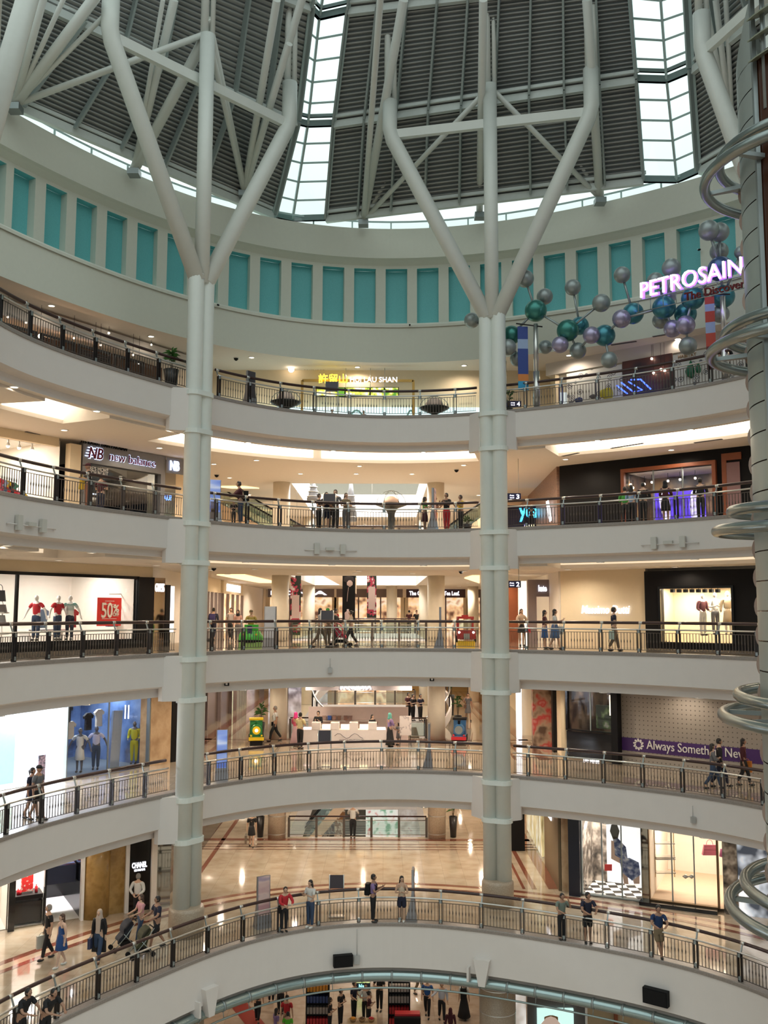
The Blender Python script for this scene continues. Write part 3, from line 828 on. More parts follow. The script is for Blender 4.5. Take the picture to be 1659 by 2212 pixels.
# added unseen area lamp that brightens the far void from above
for lv, (x, y, z) in enumerate([(-1.3, 59, 30.0)]):
    l = bpy.data.lights.new('void_fill_light', 'AREA'); l.energy = 5200; l.size = 7; l.size_y = 16; l.shape = 'RECTANGLE'; l.color = (1, .96, .9)
    lo = bpy.data.objects.new('void_fill_light', l); COL.objects.link(lo); lo.location = (x, y, z)
# ================================================================ SHOP FRONTS
def S(pl, u, v): return pl.at(u, v)[0]
def Z(pl, u, v): return pl.at(u, v)[1]
def onpl(pl, u, v, off): a = pl.at(u, v); return pl.P(a[0], a[1], off)
cream_wall = mat('cream_wall', (.78, .66, .47), .7, var=.03)
cream_pale = mat('pale_shop_interior', (.88, .82, .74), .7, var=.02)
white_wall = mat('white_wall', (.84, .83, .80), .6, var=.02)
gold_wall = ramp_mat('gold_patterned_wall', [(.35, (.30, .18, .05)), (.5, (.42, .27, .09)), (.65, (.34, .21, .06))], 2.2, .35, detail=6, coat=.3)
beige_marble = ramp_mat('amber_marble_wall', [(.3, (.42, .27, .15)), (.55, (.62, .45, .28)), (.7, (.5, .34, .2))], 1.4, .15, detail=5, coat=.6)
black_gloss = mat('black_gloss_panel', (.004, .004, .005), .15, coat=.1)
dark_wood = mat('orange_brown_wood', (.25, .075, .03), .4, var=.2, scale=4)
wood_clad = ramp_mat('brown_wood_cladding', [(.3, (.16, .08, .05)), (.7, (.30, .16, .10))], 3, .4, stretch=(1, 1, 9))
grey_clad = mat('grey_metal_cladding', (.24, .245, .26), .4, .3)
taupe = mat('taupe_pillar', (.20, .16, .16), .5)
mirror = mat('smoky_mirror', (.35, .30, .24), .05, 1.0)
def wall(pl, s0, s1, z0, z1, m, name='wall_left', off=0.0, th=.25):
    mb = MB(); pl.box(mb, s0, s1, z0, z1, off - th, off); return struct(mb, name, m)
def shop_room(pl, s0, s1, z0, z1, depth, wallm, floorm, watt, label, col=(1, .93, .83), cat='shop', nlamp=2, off=0.0, size=None):
    """a shop room behind the facade: floor, walls, ceiling and its own lamps"""
    a, b = min(s0, s1), max(s0, s1); P = pl.P
    mb = MB(); mb.quad(P(a, z0 + .02, off), P(b, z0 + .02, off), P(b, z0 + .02, -depth), P(a, z0 + .02, -depth)); struct(mb, 'floor', floorm)
    mb = MB(); mb.quad(P(a, z0, -depth), P(b, z0, -depth), P(b, z1, -depth), P(a, z1, -depth)); struct(mb, 'wall_back', wallm)
    mb = MB(); mb.quad(P(a, z0, off), P(a, z0, -depth), P(a, z1, -depth), P(a, z1, off)); struct(mb, 'wall_left', wallm)
    mb = MB(); mb.quad(P(b, z0, off), P(b, z0, -depth), P(b, z1, -depth), P(b, z1, off)); struct(mb, 'wall_right', wallm)
    mb = MB(); mb.quad(P(a, z1, off), P(b, z1, off), P(b, z1, -depth), P(a, z1, -depth)); struct(mb, 'ceiling', white_wall)
    for k in range(nlamp if watt else 0):
        l = bpy.data.lights.new('shop_lamp', 'AREA'); l.energy = watt / nlamp; l.size = .8; l.color = col; l.shape = 'DISK'
        lo = bpy.data.objects.new('shop_lamp', l); COL.objects.link(lo)
        lo.location = P(a + (b - a) * (k + .5) / nlamp, z1 - .06, -depth * .45)
def frame(pl, s0, s1, z0, z1, w, m, label, cat='shop front', name='storefront', g=True, off=.06, depth=.12, mull=0, bottom=True, gm=None):
    a, b = min(s0, s1), max(s0, s1); c = pl.P((a + b) / 2, z0, 0); th = thing(name, label, cat, c)
    for n_, r in (('side_post', (a - w, a, z0, z1)), ('side_post', (b, b + w, z0, z1)), ('head_panel', (a - w, b + w, z1, z1 + w))) + ((('sill', (a - w, b + w, z0, z0 + w * .6)),) if bottom else ()):
        mb = MB(); pl.box(mb, r[0], r[1], r[2], r[3], -.02, off + depth); mb.build(n_, m, th)
    for k in range(mull):
        x = a + (b - a) * (k + 1) / (mull + 1); mb = MB(); pl.box(mb, x - .025, x + .025, z0, z1, .0, .06); mb.build('mullion', grey_steel, th)
    if g:
        mb = MB(); mb.quad(pl.P(a, z0, .02), pl.P(b, z0, .02), pl.P(b, z1, .02), pl.P(a, z1, .02)); mb.build('glass', gm or shop_glass, th)
    return th
def ptext(pl, body, u0, v0, u1, height=None, m=None, parent=None, off=.1, bold=0.0, v1=None, **k):
    """lettering on a plane between two image points on its baseline"""
    a = pl.at(u0, v0); b = pl.at(u1, v0 if v1 is None else v1)
    p = pl.P(a[0], a[1], off); q = pl.P(b[0], a[1], off)
    text(body, p, q - p, (0, 0, 1), (q - p).length, height, m, parent, bold=bold, **k)
def panel(pl, u0, u1, s_z0, s_z1, m, name, label=None, cat=None, off=.03, th_=.05, parent=None, group=None, v=1300):
    mb = MB(); pl.box(mb, S(pl, u0, v), S(pl, u1, v), s_z0, s_z1, off, off + th_)
    o = mb.build(name, m, parent)
    if parent is None: center(o); tag(o, label, cat, group)
    return o
f0, f1, f2, f3, f4 = FL; c0_, c1_, c2_, c3_, c4_ = CZ
LC = Plane((-10.2, 41.1), (-10.2, 80)); RC = Plane((8.2, 44.0), (9.4, 80.0))
L0C = Plane((-8.8, 38.6), (-9.2, 80)); R0C = Plane((7.5, 40.65), (8.6, 80))
# ---------------- third gallery, left: boutique and shoe shop
sN0, sN1 = S(LP, 168, 1050), S(LP, 348, 1050)
wall(LP, LP.L + 4, LP.L + 4.2, f3, c3_, plaster, 'wall_left')
t = shop_room(LP, S(LP, 126, 1050), LP.L + 3, f3, c3_ - .1, 4.5, cream_pale, marble, 420, 'cream interior of the boutique left of the shoe shop', nlamp=3)
panel(LP, 128, 152, f3, c3_ - .2, cream_wall, 'pillar', 'cream pillar between the boutique and the shoe shop', 'pillar', th_=.3)
wall(LP, S(LP, 126, 1000), LP.L + 3, c3_ - .35, c3_, cream_wall, 'wall_left')
tr_ = thing('track_lights', 'row of small white spotlights on a track inside the boutique', 'spotlights', LP.P(S(LP, 60, 945), c3_ - .5, -.5))
mb = MB(); a = LP.P(S(LP, -10, 945), c3_ - .28, -.5); b = LP.P(S(LP, 105, 945), c3_ - .28, -.5); mb.bar(a, b, .05, .05); mb.build('track', grey_steel, tr_)
for u in (12, 35, 59, 87):
    p = LP.P(S(LP, u, 950), c3_ - .5, -.5); mb = MB(); mb.tube([p + Vector((0, 0, .2)), p], .03, 6); mb.lathe([(.05, .06), (.09, -.06)], p, 10); mb.build('spot_head', white, tr_)
    mb = MB(); mb.ball(p + Vector((0, -.02, -.07)), .07, 8); mb.build('bulb', warm_lamp, tr_)
nb = thing('shoe_shop_front', 'grey shop front with glowing blue-white lettering above dark windows', 'shop front', LP.P((sN0 + sN1) / 2, f3, 0))
zs0, zs1 = c3_ - .85, c3_ - .02
mb = MB(); LP.box(mb, sN1, sN0, zs0, zs1, 0, .25); mb.build('sign_board', grey_clad, nb)
for s_ in (sN0 - .25, sN1): mb = MB(); LP.box(mb, s_, s_ + .25, f3, zs0, 0, .25); mb.build('side_post', grey_clad, nb)
mb = MB(); mb.quad(LP.P(sN1, f3, .05), LP.P(sN0, f3, .05), LP.P(sN0, zs0, .05), LP.P(sN1, zs0, .05)); mb.build('glass', glass('dark_glass', (.45, .5, .52), .85), nb)
halo = glow('blue_white_halo', (.62, .72, 1), 2.2); nbred = mat('dark_red_letters', (.16, .01, .03), .4)
a = LP.P(S(LP, 228, 990), zs0 + .25, .27); b = LP.P(S(LP, 328, 990), zs0 + .25, .27)
text('new balance', a, b - a, (0, 0, 1), (b - a).length, .36, halo, nb, 'letter_halo', .01, .02)
text('new balance', a + Vector((0, -.03, 0)), b - a, (0, 0, 1), (b - a).length, .34, nbred, nb, 'lettering', .02)
a = LP.P(S(LP, 182, 985), zs0 + .2, .27); b = LP.P(S(LP, 214, 985), zs0 + .2, .27); dv = (b - a)
text('NB', a, dv, (0, 0, 1), dv.length, .48, halo, nb, 'letter_halo', .01, .05, .2)
text('NB', a + Vector((0, -.03, 0)), dv, (0, 0, 1), dv.length, .46, nbred, nb, 'lettering', .02, .02, .2)
for k in range(4):
    mb = MB(); p = a - dv * .22 + Vector((0, -.02, .06 + k * .12)) + dv * .06 * k; mb.bar(p, p + dv * .55, .02, .035); mb.build('logo_stripe', halo, nb)
a = LP.P(S(LP, 165, 950), c3_ - .1, .28); b = LP.P(S(LP, 265, 965), c3_ - .1, .28)
text('315 KASUT DAN PAKAIAN', a, b - a, (0, 0, 1), (b - a).length, .15, blackm, nb)
shop_room(LP, sN1, sN0, f3, zs0, 3.5, blackm, black, 55, 'dark interior of the shoe shop behind its windows', (.7, .8, 1))
for k, (tx, vv) in enumerate((("THERE'S MORE", 1013), ('TO RICH IN ALL', 1022), ('OF US', 1031))):
    a = LP.P(S(LP, 173, vv), Z(LP, 173, vv), .08); b = LP.P(S(LP, 173 + (58, 58, 22)[k], vv), 0, .08); b.z = a.z
    text(tx, a, b - a, (0, 0, 1), (b - a).length, .17, white, nb)
mb = MB(); a = LP.P(S(LP, 205, 1054), f3 + 1.35, -.4); b = LP.P(S(LP, 232, 1054), f3 + 1.35, -.4); mb.bar(a, b, .05, .06)
a2 = LP.P(S(LP, 200, 1090), f3 + .25, -.4); b2 = LP.P(S(LP, 226, 1090), f3 + .25, -.4); mb.bar(a2, b2, .05, .05); mb.bar(a2, a2 + Vector((0, 0, .8)), .03, .03)
o = mb.build('neon_rectangle', white_sign); center(o); tag(o, 'glowing white rectangular light frame inside the dark shoe shop window', 'light')
# side return of the shoe shop
RT = Plane((LP.P(sN1, 0, 0).x, LP.P(sN1, 0, 0).y), (LC.A.x - .2, 45.5))
mb = MB(); p0 = LP.P(sN1, f3, 0); p1 = Vector((-10.0, 44.5, f3))
shp = thing('angled_storefront', 'dark angled side of the shoe shop with a slanted glowing sign', 'shop front', p0)
mb.quad(p0, p1, p1 + Vector((0, 0, 3.37)), p0 + Vector((0, 0, 3.37))); mb.build('dark_side_panel', black_gloss, shp)
mb = MB(); a = LP.P(sN1, zs0 + .1, .3); mb.hexa([a, a + Vector((.9, 1.0, 0)), a + Vector((.9, 1.1, 0)), a + Vector((0, .1, 0)), a + Vector((0, 0, .7)), a + Vector((.9, 1, .7)), a + Vector((.9, 1.1, .7)), a + Vector((0, .1, .7))]); mb.build('sign_board', grey_clad, shp)
text('NB', a + Vector((.15, .1, .15)), (.9, 1, 0), (0, 0, 1), .5, .42, halo, shp, bold=.04)
text('AU?', LP.P(sN1 - .05, f3 + 1.4, .12), (1, .2, 0), (0, 0, 1), .35, .22, glow('blue_neon', (.1, .25, 1), 4), shp, bold=.03)
# corridor side wall behind (left), all levels
for lv, m in ((1, beige_marble), (2, cream_pale), (3, cream_wall)):
    mb = MB(); LC.box(mb, 0.05, 40, FL[lv], CZ[lv], -.3, 0); struct(mb, 'wall_left', m)
    mb = MB(); RC.box(mb, 0.05, 37, FL[lv], CZ[lv], -.3, 0); struct(mb, 'wall_right', (wood_clad, cream_pale, cream_wall)[0 if lv == 3 else 1 if lv == 2 else 2])
mb = MB(); L0C.box(mb, .05, 42, f0, c0_, -.3, 0); struct(mb, 'wall_left', black_gloss)
mb = MB(); R0C.box(mb, .05, 42, f0, c0_, -.3, 0); struct(mb, 'wall_right', beige_marble)
# ---------------- second gallery, left: clothes shop window
z0 = f2 + .35; s0, s1 = S(LP, 290, 1300), S(LP, -60, 1300)
shop_room(LP, S(LP, 288, 1300), LP.L + 3.5, f2, c2_, 4.2, cream_pale, marble, 560, 'bright white interior of the clothes shop on the second gallery', (1, .95, .88), nlamp=4)
g = frame(LP, s0, LP.L + 3, z0 - .05, c2_ - .55, .12, black, 'wide black-framed clothes shop window with a red sale poster', off=.05)
mb = MB(); LP.box(mb, s0 - .1, LP.L + 3, f2, z0 - .05, 0, .3); mb.build('plinth', black, g)
mb = MB(); LP.box(mb, S(LP, 33, 1300) - .05, S(LP, 33, 1300) + .05, z0, c2_ - .5, 0, .12); mb.build('mullion', black, g)
wall(LP, S(LP, 325, 1300), LP.L + 4, c2_ - .45, c2_, cream_wall, 'wall_left', off=.1)
panel(LP, 291, 325, f2, c2_ - .45, black, 'pillar', 'black pillar at the corner of the clothes shop', 'pillar', th_=.2)
panel(LP, 326, 350, f2, c2_ - .45, mirror, 'wall_mirror', 'brown mirror panel beside the black pillar, white letters at its top', 'mirror', th_=.15)
gsx = thing('mirror_lettering', 'white upright shop lettering on the brown mirror panel', 'sign', LP.P(S(LP, 338, 1275), 19, .2)); a = LP.P(S(LP, 329, 1275), Z(LP, 329, 1278), .2); b = LP.P(S(LP, 348, 1275), a.z, .2); text('GUESS', a, b - a, (0, 0, 1), (b - a).length, .36, white_sign, gsx, extrude=.02)
panel(LP, 352, 362, f2, c2_ - .75, black, 'door_jamb', 'narrow black jamb beside the mirror panel', 'pillar', th_=.15)
panel(LP, 363, 372, f2 + .6, c2_ - .8, glow('white_lightbox', (.95, .95, 1), 1.5), 'light_box', 'narrow white light box near the left column on the second gallery', 'light box', th_=.1)
po = thing('sale_poster', 'red sale poster reading 50% OFF hung in the clothes shop window', 'poster', LP.P(S(LP, 233, 1320), 18.5, .1))
za, zb = Z(LP, 233, 1352), Z(LP, 233, 1291)
panel(LP, 207, 259, za, zb, mat('red_poster', (.75, .035, .03), .5), 'poster_sheet', off=.09, th_=.015, parent=po)
ptext(LP, '50', 214, 1334, 238, .62, cream_pale, po, off=.13, bold=.01); ptext(LP, '%', 240, 1322, 252, .3, cream_pale, po, off=.13, bold=.02); ptext(LP, 'OFF', 239, 1331, 252, .15, cream_pale, po, off=.13, bold=.01)
for vv, ww in ((1306, 14), (1299, 10), (1337, 16), (1344, 16)): 
    mb = MB(); zz = Z(LP, 233, vv); LP.box(mb, S(LP, 233 - ww, 1300), S(LP, 233 + ww, 1300), zz, zz + .02, .11, .12); mb.build('small_print', cream_pale, po)
# ---------------- first gallery, left
blue_wall = ramp_mat('steel_blue_wall', [(.35, (.02, .03, .07)), (.5, (.10, .17, .34)), (.7, (.22, .30, .48))], .9, .5, detail=4)
cool_white = mat('cool_white_wall', (.84, .87, .92), .6, var=.02)
shop_room(LP, S(LP, 318, 1600), S(LP, 140, 1600), f1, c1_, 4.5, blue_wall, grey_steel, 230, 'blue interior of the fashion shop behind two dressed mannequins', (.75, .85, 1), nlamp=3)
shop_room(LP, S(LP, 139, 1600), LP.L + 4, f1, c1_, 2.2, cool_white, cool_white, 1500, 'blazing white entrance of the shop at the far left', (.8, .88, 1), nlamp=3)
g = frame(LP, S(LP, 316, 1600), S(LP, 141, 1600), f1 + .05, c1_ - .05, .05, grey_steel, 'tall glazed front of the blue fashion shop', mull=1)
panel(LP, 20, 66, f1, Z(LP, 45, 1571), mat('aqua_glass_panel', (.55, .86, .88), .2), 'door_panel', 'pale aqua glass door in the blazing white shop entrance', 'door', th_=.04, off=-1.0, v=1600)
panel(LP, 80, 95, f1, Z(LP, 88, 1630), ramp_mat('small_print', [(.4, (.1, .1, .14)), (.6, (.4, .3, .4))], 12), 'notice_stand', 'small dark notice stand in front of the white shop entrance', 'sign', v=1600, off=.1)
for x in (59, 78):
    pass
panel(LP, 318, 362, f1, c1_, beige_marble, 'marble_pillar', 'amber marble pillar beside the blue fashion shop', 'pillar', off=-.1, th_=.3, v=1600)
panel(LP, 363, 376, f1, c1_, black, 'dark_pillar', 'black pillar right of the amber marble pillar', 'pillar', off=-.1, th_=.3, v=1600)
# ---------------- lowest gallery, left
L0L = L0.L
zc = f0 + 3.3
shop_room(L0, S(L0, 175, 1900), S(L0, 98, 1900), f0, zc, 3.2, black_gloss, white, 300, 'black and white shop entrance with red displays inside', (1, .95, .95), nlamp=2)
shop_room(L0, S(L0, 95, 1900), S(L0, 33, 1900), f0, zc, 1.2, white_wall, white, 260, 'white display niche with a red box and small bottles', nlamp=1)
shop_room(L0, S(L0, 17, 1900), L0L + 4, f0, zc, 1.5, cream_pale, white, 160, 'bright display window at the far left of the lowest gallery', nlamp=1)
panel(L0, 18, 32, f0, zc, black_gloss, 'dark_pillar', 'black pillar between the two bright displays on the lowest gallery', 'pillar', th_=.3, v=1900)
panel(L0, 95, 99, f0, zc, black_gloss, 'door_jamb', 'thin black jamb beside the white display niche', 'pillar', th_=.2, v=1900)
panel(L0, 173, 179, f0, zc, white, 'white_post', 'white post left of the gold wall', 'pillar', th_=.3, v=1900)
red_print = ramp_mat('red_glitter_print', [(.35, (.05, .01, .02)), (.5, (.7, .02, .05)), (.62, (.9, .5, .35)), (.7, (.3, .0, .03))], 7, .2, emit=.5, const=True)
for ua, ub in ((110, 138), (143, 171)): panel(L0, ua, ub, f0 + 1.9, zc, red_print, 'red_display', 'red glittering display panel inside the black shop entrance, %s of the pair' % ('left' if ua == 110 else 'right'), 'display', off=-1.0, th_=.05, v=1900)
panel(L0, 100, 172, f0 + 1.2, f0 + 1.85, mat('dark_navy_counter', (.02, .03, .07), .3), 'counter', 'dark navy counter under the red display panels', 'counter', off=-1.3, th_=.6, v=1900)
panel(L0, 50, 75, f0 + 1.15, f0 + 1.85, ramp_mat('red_white_pattern', [(.4, (.85, .04, .04)), (.6, (.95, .8, .75))], 9, .4, const=True), 'gift_box', 'red patterned gift box in the white display niche', 'box', off=-.6, th_=.2, v=1930)
panel(L0, 34, 94, f0 + .95, f0 + 1.1, black, 'shelf', 'black shelf under the red patterned gift box', 'shelf', off=-.9, th_=.85, v=1930)
panel(L0, 34, 94, f0 + .1, f0 + .85, black_gloss, 'drawer_unit', 'black drawer unit in the white display niche', 'cabinet', off=-.7, th_=.6, v=1930)
for u, hh in ((42, .22), (46, .18), (81, .3)):
    q = L0.P(S(L0, u, 1930), f0 + 1.1, -.3); mb = MB(); mb.lathe([(.06, 0), (.06, hh * .7), (.02, hh * .8), (.02, hh)], q, 10); o = mb.build('perfume_bottle', mat('red_glass_bottle', (.5, .02, .03), .1)); center(o); tag(o, {42: 'small red bottle left of the patterned gift box, nearest the edge', 46: 'shortest red bottle right beside the patterned gift box', 81: 'tall red bottle right of the patterned gift box'}[u], 'bottle')
gw = thing('gold_wall', 'gold patterned wall with a rounded gold column', 'wall panel', L0.P(S(L0, 225, 1900), f0, 0))
panel(L0, 180, 268, f0, c0_, gold_wall, 'wall_panel', parent=gw, v=1900)
mb = MB(); q = L0.P(S(L0, 206, 1900), f0, -.05); mb.lathe([(.55, 0), (.55, c0_ - f0)], q, 24); mb.build('half_column', gold_wall, gw)
panel(L0, 268, 276, f0, c0_, white, 'white_post', 'white post right of the gold wall', 'pillar', th_=.2, v=1900)
ch = thing('perfume_shop_sign', 'tall black panel with white lettering beside the gold wall', 'sign', L0.P(S(L0, 300, 1900), f0, 0))
panel(L0, 277, 322, f0, c0_, black_gloss, 'black_panel', parent=ch, v=1900, th_=.15)
ptext(L0, 'CHANEL', 282, 1873, 314, .2, white_sign, ch, off=.22, bold=.03); ptext(L0, 'LES PARFUMS', 287, 1880, 310, .08, white_sign, ch, off=.22)
panel(L0, 322, 334, f0, c0_, cream_pale, 'cream_pillar', 'cream pillar right of the tall black panel', 'pillar', th_=.3, v=1900)
panel(L0, 335, 366, f0, c0_, mirror, 'wall_mirror', 'dark mirror wall just left of the left column on the lowest gallery', 'mirror', th_=.1, v=1900)
# ---------------- third gallery, right: black front with orange wood frame
sW0, sW1 = S(RPn, 1352, 1060), S(RPn, 1542, 1060); zt3 = Z(RPn, 1450, 1012)
def holewall(pl, s0, s1, z0, z1, h0, h1, hz0, hz1, m, name, off=0.0, th=.3):
    mb = MB(); a, b = min(s0, s1), max(s0, s1); c, d = min(h0, h1), max(h0, h1)
    for r in ((a, c, z0, z1), (d, b, z0, z1), (c, d, z0, hz0), (c, d, hz1, z1)):
        if r[1] - r[0] > .01 and r[3] - r[2] > .01: pl.box(mb, r[0], r[1], r[2], r[3], off - th, off)
    return struct(mb, name, m)
holewall(RPn, .15, 11.5, f3, c3_, sW0, sW1, f3 + .1, zt3, black, 'wall_right')
frame(RPn, sW0, sW1, f3 + .1, zt3, .16, dark_wood, 'orange-brown wooden window frame in the black front on the third gallery', mull=2)
disp3 = ramp_mat('purple_and_gold_display', [(.3, (.02, .015, .03)), (.5, (.12, .07, .04)), (.62, (.35, .22, .1))], 1.2, .4)
shop_room(RPn, sW0, sW1, f3 + .05, zt3, 2.5, disp3, black, 90, 'dim interior with spotlights behind the orange-brown window frame')
mb = MB(); a = RPn.P(S(RPn, 1395, 1100), f3 + .2, -.8); b = RPn.P(S(RPn, 1510, 1100), f3 + .2, -.8); mb.quad(a, b, b + Vector((0, 0, 1.6)), a + Vector((0, 0, 1.6))); o = mb.build('display_screen', ramp_mat('violet_screen', [(.35, (.03, .01, .2)), (.6, (.12, .06, .75)), (.75, (.5, .35, .9))], 1.3, .4, emit=1.1)); center(o); tag(o, 'large violet glowing display behind the orange-brown window frame', 'screen')
for u, ti in ((1425, -.12), (1490, .12)):
    q = RPn.P(S(RPn, u, 1085), f3 + 1.15, -.6); mb = MB(); mb.lathe([(.02, -.8), (.15, -.5), (.24, 0), (.22, .5), (.02, .78)], (0, 0, 0), 14, sy=.25)
    rt = Matrix.Translation(q) @ Matrix.Rotation(ti, 4, 'Y'); mb.v = [tuple(rt @ Vector(v)) for v in mb.v]
    o = mb.build('wing_ornament', ramp_mat('white_violet_feather', [(.4, (.9, .9, 1)), (.6, (.45, .4, .8))], 5, .4, emit=1.0)); center(o); tag(o, 'white feathered wing ornament, %s one on the violet display' % ('left' if u == 1425 else 'right'), 'ornament')
for k, (u, v) in enumerate(((1355, 1045), (1360, 1052), (1385, 1044), (1401, 1040), (1436, 1037), (1462, 1034), (1495, 1031), (1535, 1027))):
    q = RPn.P(S(RPn, u, v), Z(RPn, u, v), -.35); mb = MB(); mb.ball(q, .055, 8); mb.tube([q, q + Vector((0, 0, .35))], .012, 5, mi=1); o = mb.build('spot_lamp', [warm_lamp, blackm]); center(o); tag(o, 'small warm spotlight behind the orange-brown window frame', 'spotlight', 'spotlights in the orange framed window')
holewall(RPn, S(RPn, 1562, 1060), S(RPn, 1605, 1060), f3, zt3 + .4, S(RPn, 1572, 1060), S(RPn, 1605, 1060), f3, zt3 + .1, dark_wood, 'wall_right', off=.08, th=.1)
panel(RPn, 1572, 1610, f3, zt3, mat('mauve_panel', (.25, .15, .16), .5), 'door_panel', 'mauve entrance panel right of the orange-brown window frame', 'door', th_=.04)
xs = thing('brass_lettering', 'small brass letters above the black front on the third gallery', 'sign', onpl(RPn, 1260, 996, .03)); ptext(RPn, 'BOUTIQUE GALERI', 1224, 996, 1295, .16, mat('brass_letters', (.35, .22, .12), .4), xs, off=.03)
# signs beyond the right column
for lv, txt, uu, vv, hw_ in ((3, '3', 1106, 1073, .3), (2, '2', 1106, 1262, .3), (4, '4', 1108, 873, .3)):
    p = aty(uu, vv, 41.8 if lv < 4 else 43.8); th = thing('level_sign', 'dark blue hanging sign with a white figure beside the right column on the %s gallery' % GALL[lv], 'sign', p)
    mb = MB(); mb.box(p, (.78, .12, .3)); mb.build('sign_box', mat('dark_blue_sign', (.01, .01, .06), .3), th)
    text(txt, p + Vector((.18, -.07, -.1)), (1, 0, 0), (0, 0, 1), .14, .2, white_sign, th, bold=.02)
    text('Aras', p + Vector((-.12, -.07, .02)), (1, 0, 0), (0, 0, 1), .2, .07, white_sign, th); text('level', p + Vector((-.1, -.07, -.08)), (1, 0, 0), (0, 0, 1), .18, .06, white_sign, th)
    mb = MB(); mb.tube([p + Vector((.3, 0, .1)), Vector((p.x + .3, p.y, CZ[lv]))], .015, 6); mb.tube([p + Vector((-.3, 0, .1)), Vector((p.x - .3, p.y, CZ[lv]))], .015, 6); mb.build('hanger', steel, th)
ys = aty(1138, 1085, 52); th = thing('phone_shop_front', 'dark shop front with a glowing cyan word beyond the level sign', 'shop front', (ys.x, ys.y, f3))
mb = MB(); mb.box((ys.x - .4, ys.y, f3 + 1.2), (2.2, .2, 2.4)); mb.build('dark_panel', mat('navy_panel', (.012, .014, .05), .3), th)
text('yes', (ys.x - .45, ys.y - .12, f3 + 1.75), (1, 0, 0), (0, 0, 1), 1.0, .5, glow('cyan_neon', (.05, .6, .9), 4), th, bold=.03)
mb = MB(); mb.box((ys.x + .1, ys.y - .12, f3 + .7), (.55, .05, 1.3)); mb.build('screen', ramp_mat('blue_screen', [(.4, (.1, .12, .9)), (.6, (.8, .75, .4))], 2, emit=1.4), th)
q = RC.P(3.0, f3 + 1.4, .1); th = thing('slanted_light', 'two slanted glowing strips on the wooden side wall', 'light', q)
for dx in (0, .5):
    mb = MB(); a = RC.P(1.2 + dx, f3 + .9, .12); b = RC.P(2.2 + dx, f3 + 2.0, .12); mb.bar(a, b, .07, .05); mb.build('light_strip', white_sign, th)
panel(RC, 0, 1, f3, c3_, black, 'x') if False else None
# ---------------- second gallery, right: cream wall, black frame with window
sX0, sX1 = S(RPn, 1431, 1320), S(RPn, 1584, 1320); zx0, zx1 = Z(RPn, 1510, 1391), Z(RPn, 1510, 1271)
wall(RPn, .1, S(RPn, 1396, 1320), f2, c2_, cream_wall, 'wall_right')
holewall(RPn, S(RPn, 1396, 1320), 11.5, f2, c2_ - .12, sX0, sX1, zx0, zx1, black, 'wall_right', off=.12)
shop_room(RPn, sX0 - .3, sX1 + .3, zx0 - .15, zx1 + .1, 2.0, cream_wall, cream_wall, 230, 'warm display window with dressed mannequins on the second gallery', (1, .85, .65))
frame(RPn, sX0, sX1, zx0, zx1, .1, black_gloss, 'black shop front framing the warm mannequin window', off=.1)
md = thing('shop_name_sign', 'glowing white script lettering on the cream wall', 'sign', RPn.P(S(RPn, 1310, 1320), 19.5, .1))
a = RPn.P(S(RPn, 1258, 1325), Z(RPn, 1258, 1325), .08); b = RPn.P(S(RPn, 1362, 1325), a.z, .08)
text('Massimo Dutti', a, b - a, (0, 0, 1), (b - a).length, .36, white_sign, md, bold=.004, shear=.2)
for k in range(8):
    u = 1447 + k * 14; q = RPn.P(S(RPn, u, 1276), Z(RPn, u, 1276), -.3); mb = MB(); mb.box(q, (.14, .16, .14), .6); mb.tube([q, q + Vector((0, 0, .2))], .012, 5); o = mb.build('spotlight', blackm); center(o); tag(o, 'small black spotlight at the top of the warm mannequin window', 'spotlight', 'spotlights of the mannequin window')
# corridor shops right of right column (second gallery)
for k, (u0, u1, m, nm, lab) in enumerate(((1140, 1158, taupe, 'pillar', 'taupe pillar left of the small glowing sign on the second gallery'), (1188, 1204, taupe, 'pillar', 'taupe pillar at the corner of the cream wall'), (1092, 1118, dark_wood, 'wood_panel', 'red-brown wooden panel under the hanging 2 sign'), (1121, 1137, glow('warm_lightbox', (1, .9, .72), 1.3), 'light_box', 'tall warm light box behind the walkers on the second gallery'))):
    y_ = 47 if u0 > 1130 else 49; a = aty(u0, 1320, y_); b = aty(u1, 1320, y_); mb = MB(); mb.box(((a.x + b.x) / 2, y_, (f2 + c2_ - .3) / 2), (b.x - a.x, .4, c2_ - .3 - f2)); o = mb.build(nm, m); center(o); tag(o, lab, 'pillar' if 'pillar' in nm else 'panel')
a = aty(1158, 1320, 47.1); b = aty(1188, 1320, 47.1); th = thing('small_shop_front', 'small shop front with white glowing letters between two taupe pillars', 'shop front', (a.x, a.y, f2))
mb = MB(); mb.box(((a.x + b.x) / 2, 47.3, f2 + 2.75), (b.x - a.x, .1, .85)); mb.build('sign_board', taupe, th)
mb = MB(); mb.box(((a.x + b.x) / 2, 47.3, f2 + 1.15), (b.x - a.x, .05, 2.3)); mb.build('window', glow('warm_shop_window', (.75, .6, .42), .5), th)
text('kate', (a.x + .15, 47.2, f2 + 2.6), (1, 0, 0), (0, 0, 1), .42, .3, white_sign, th, bold=.04)
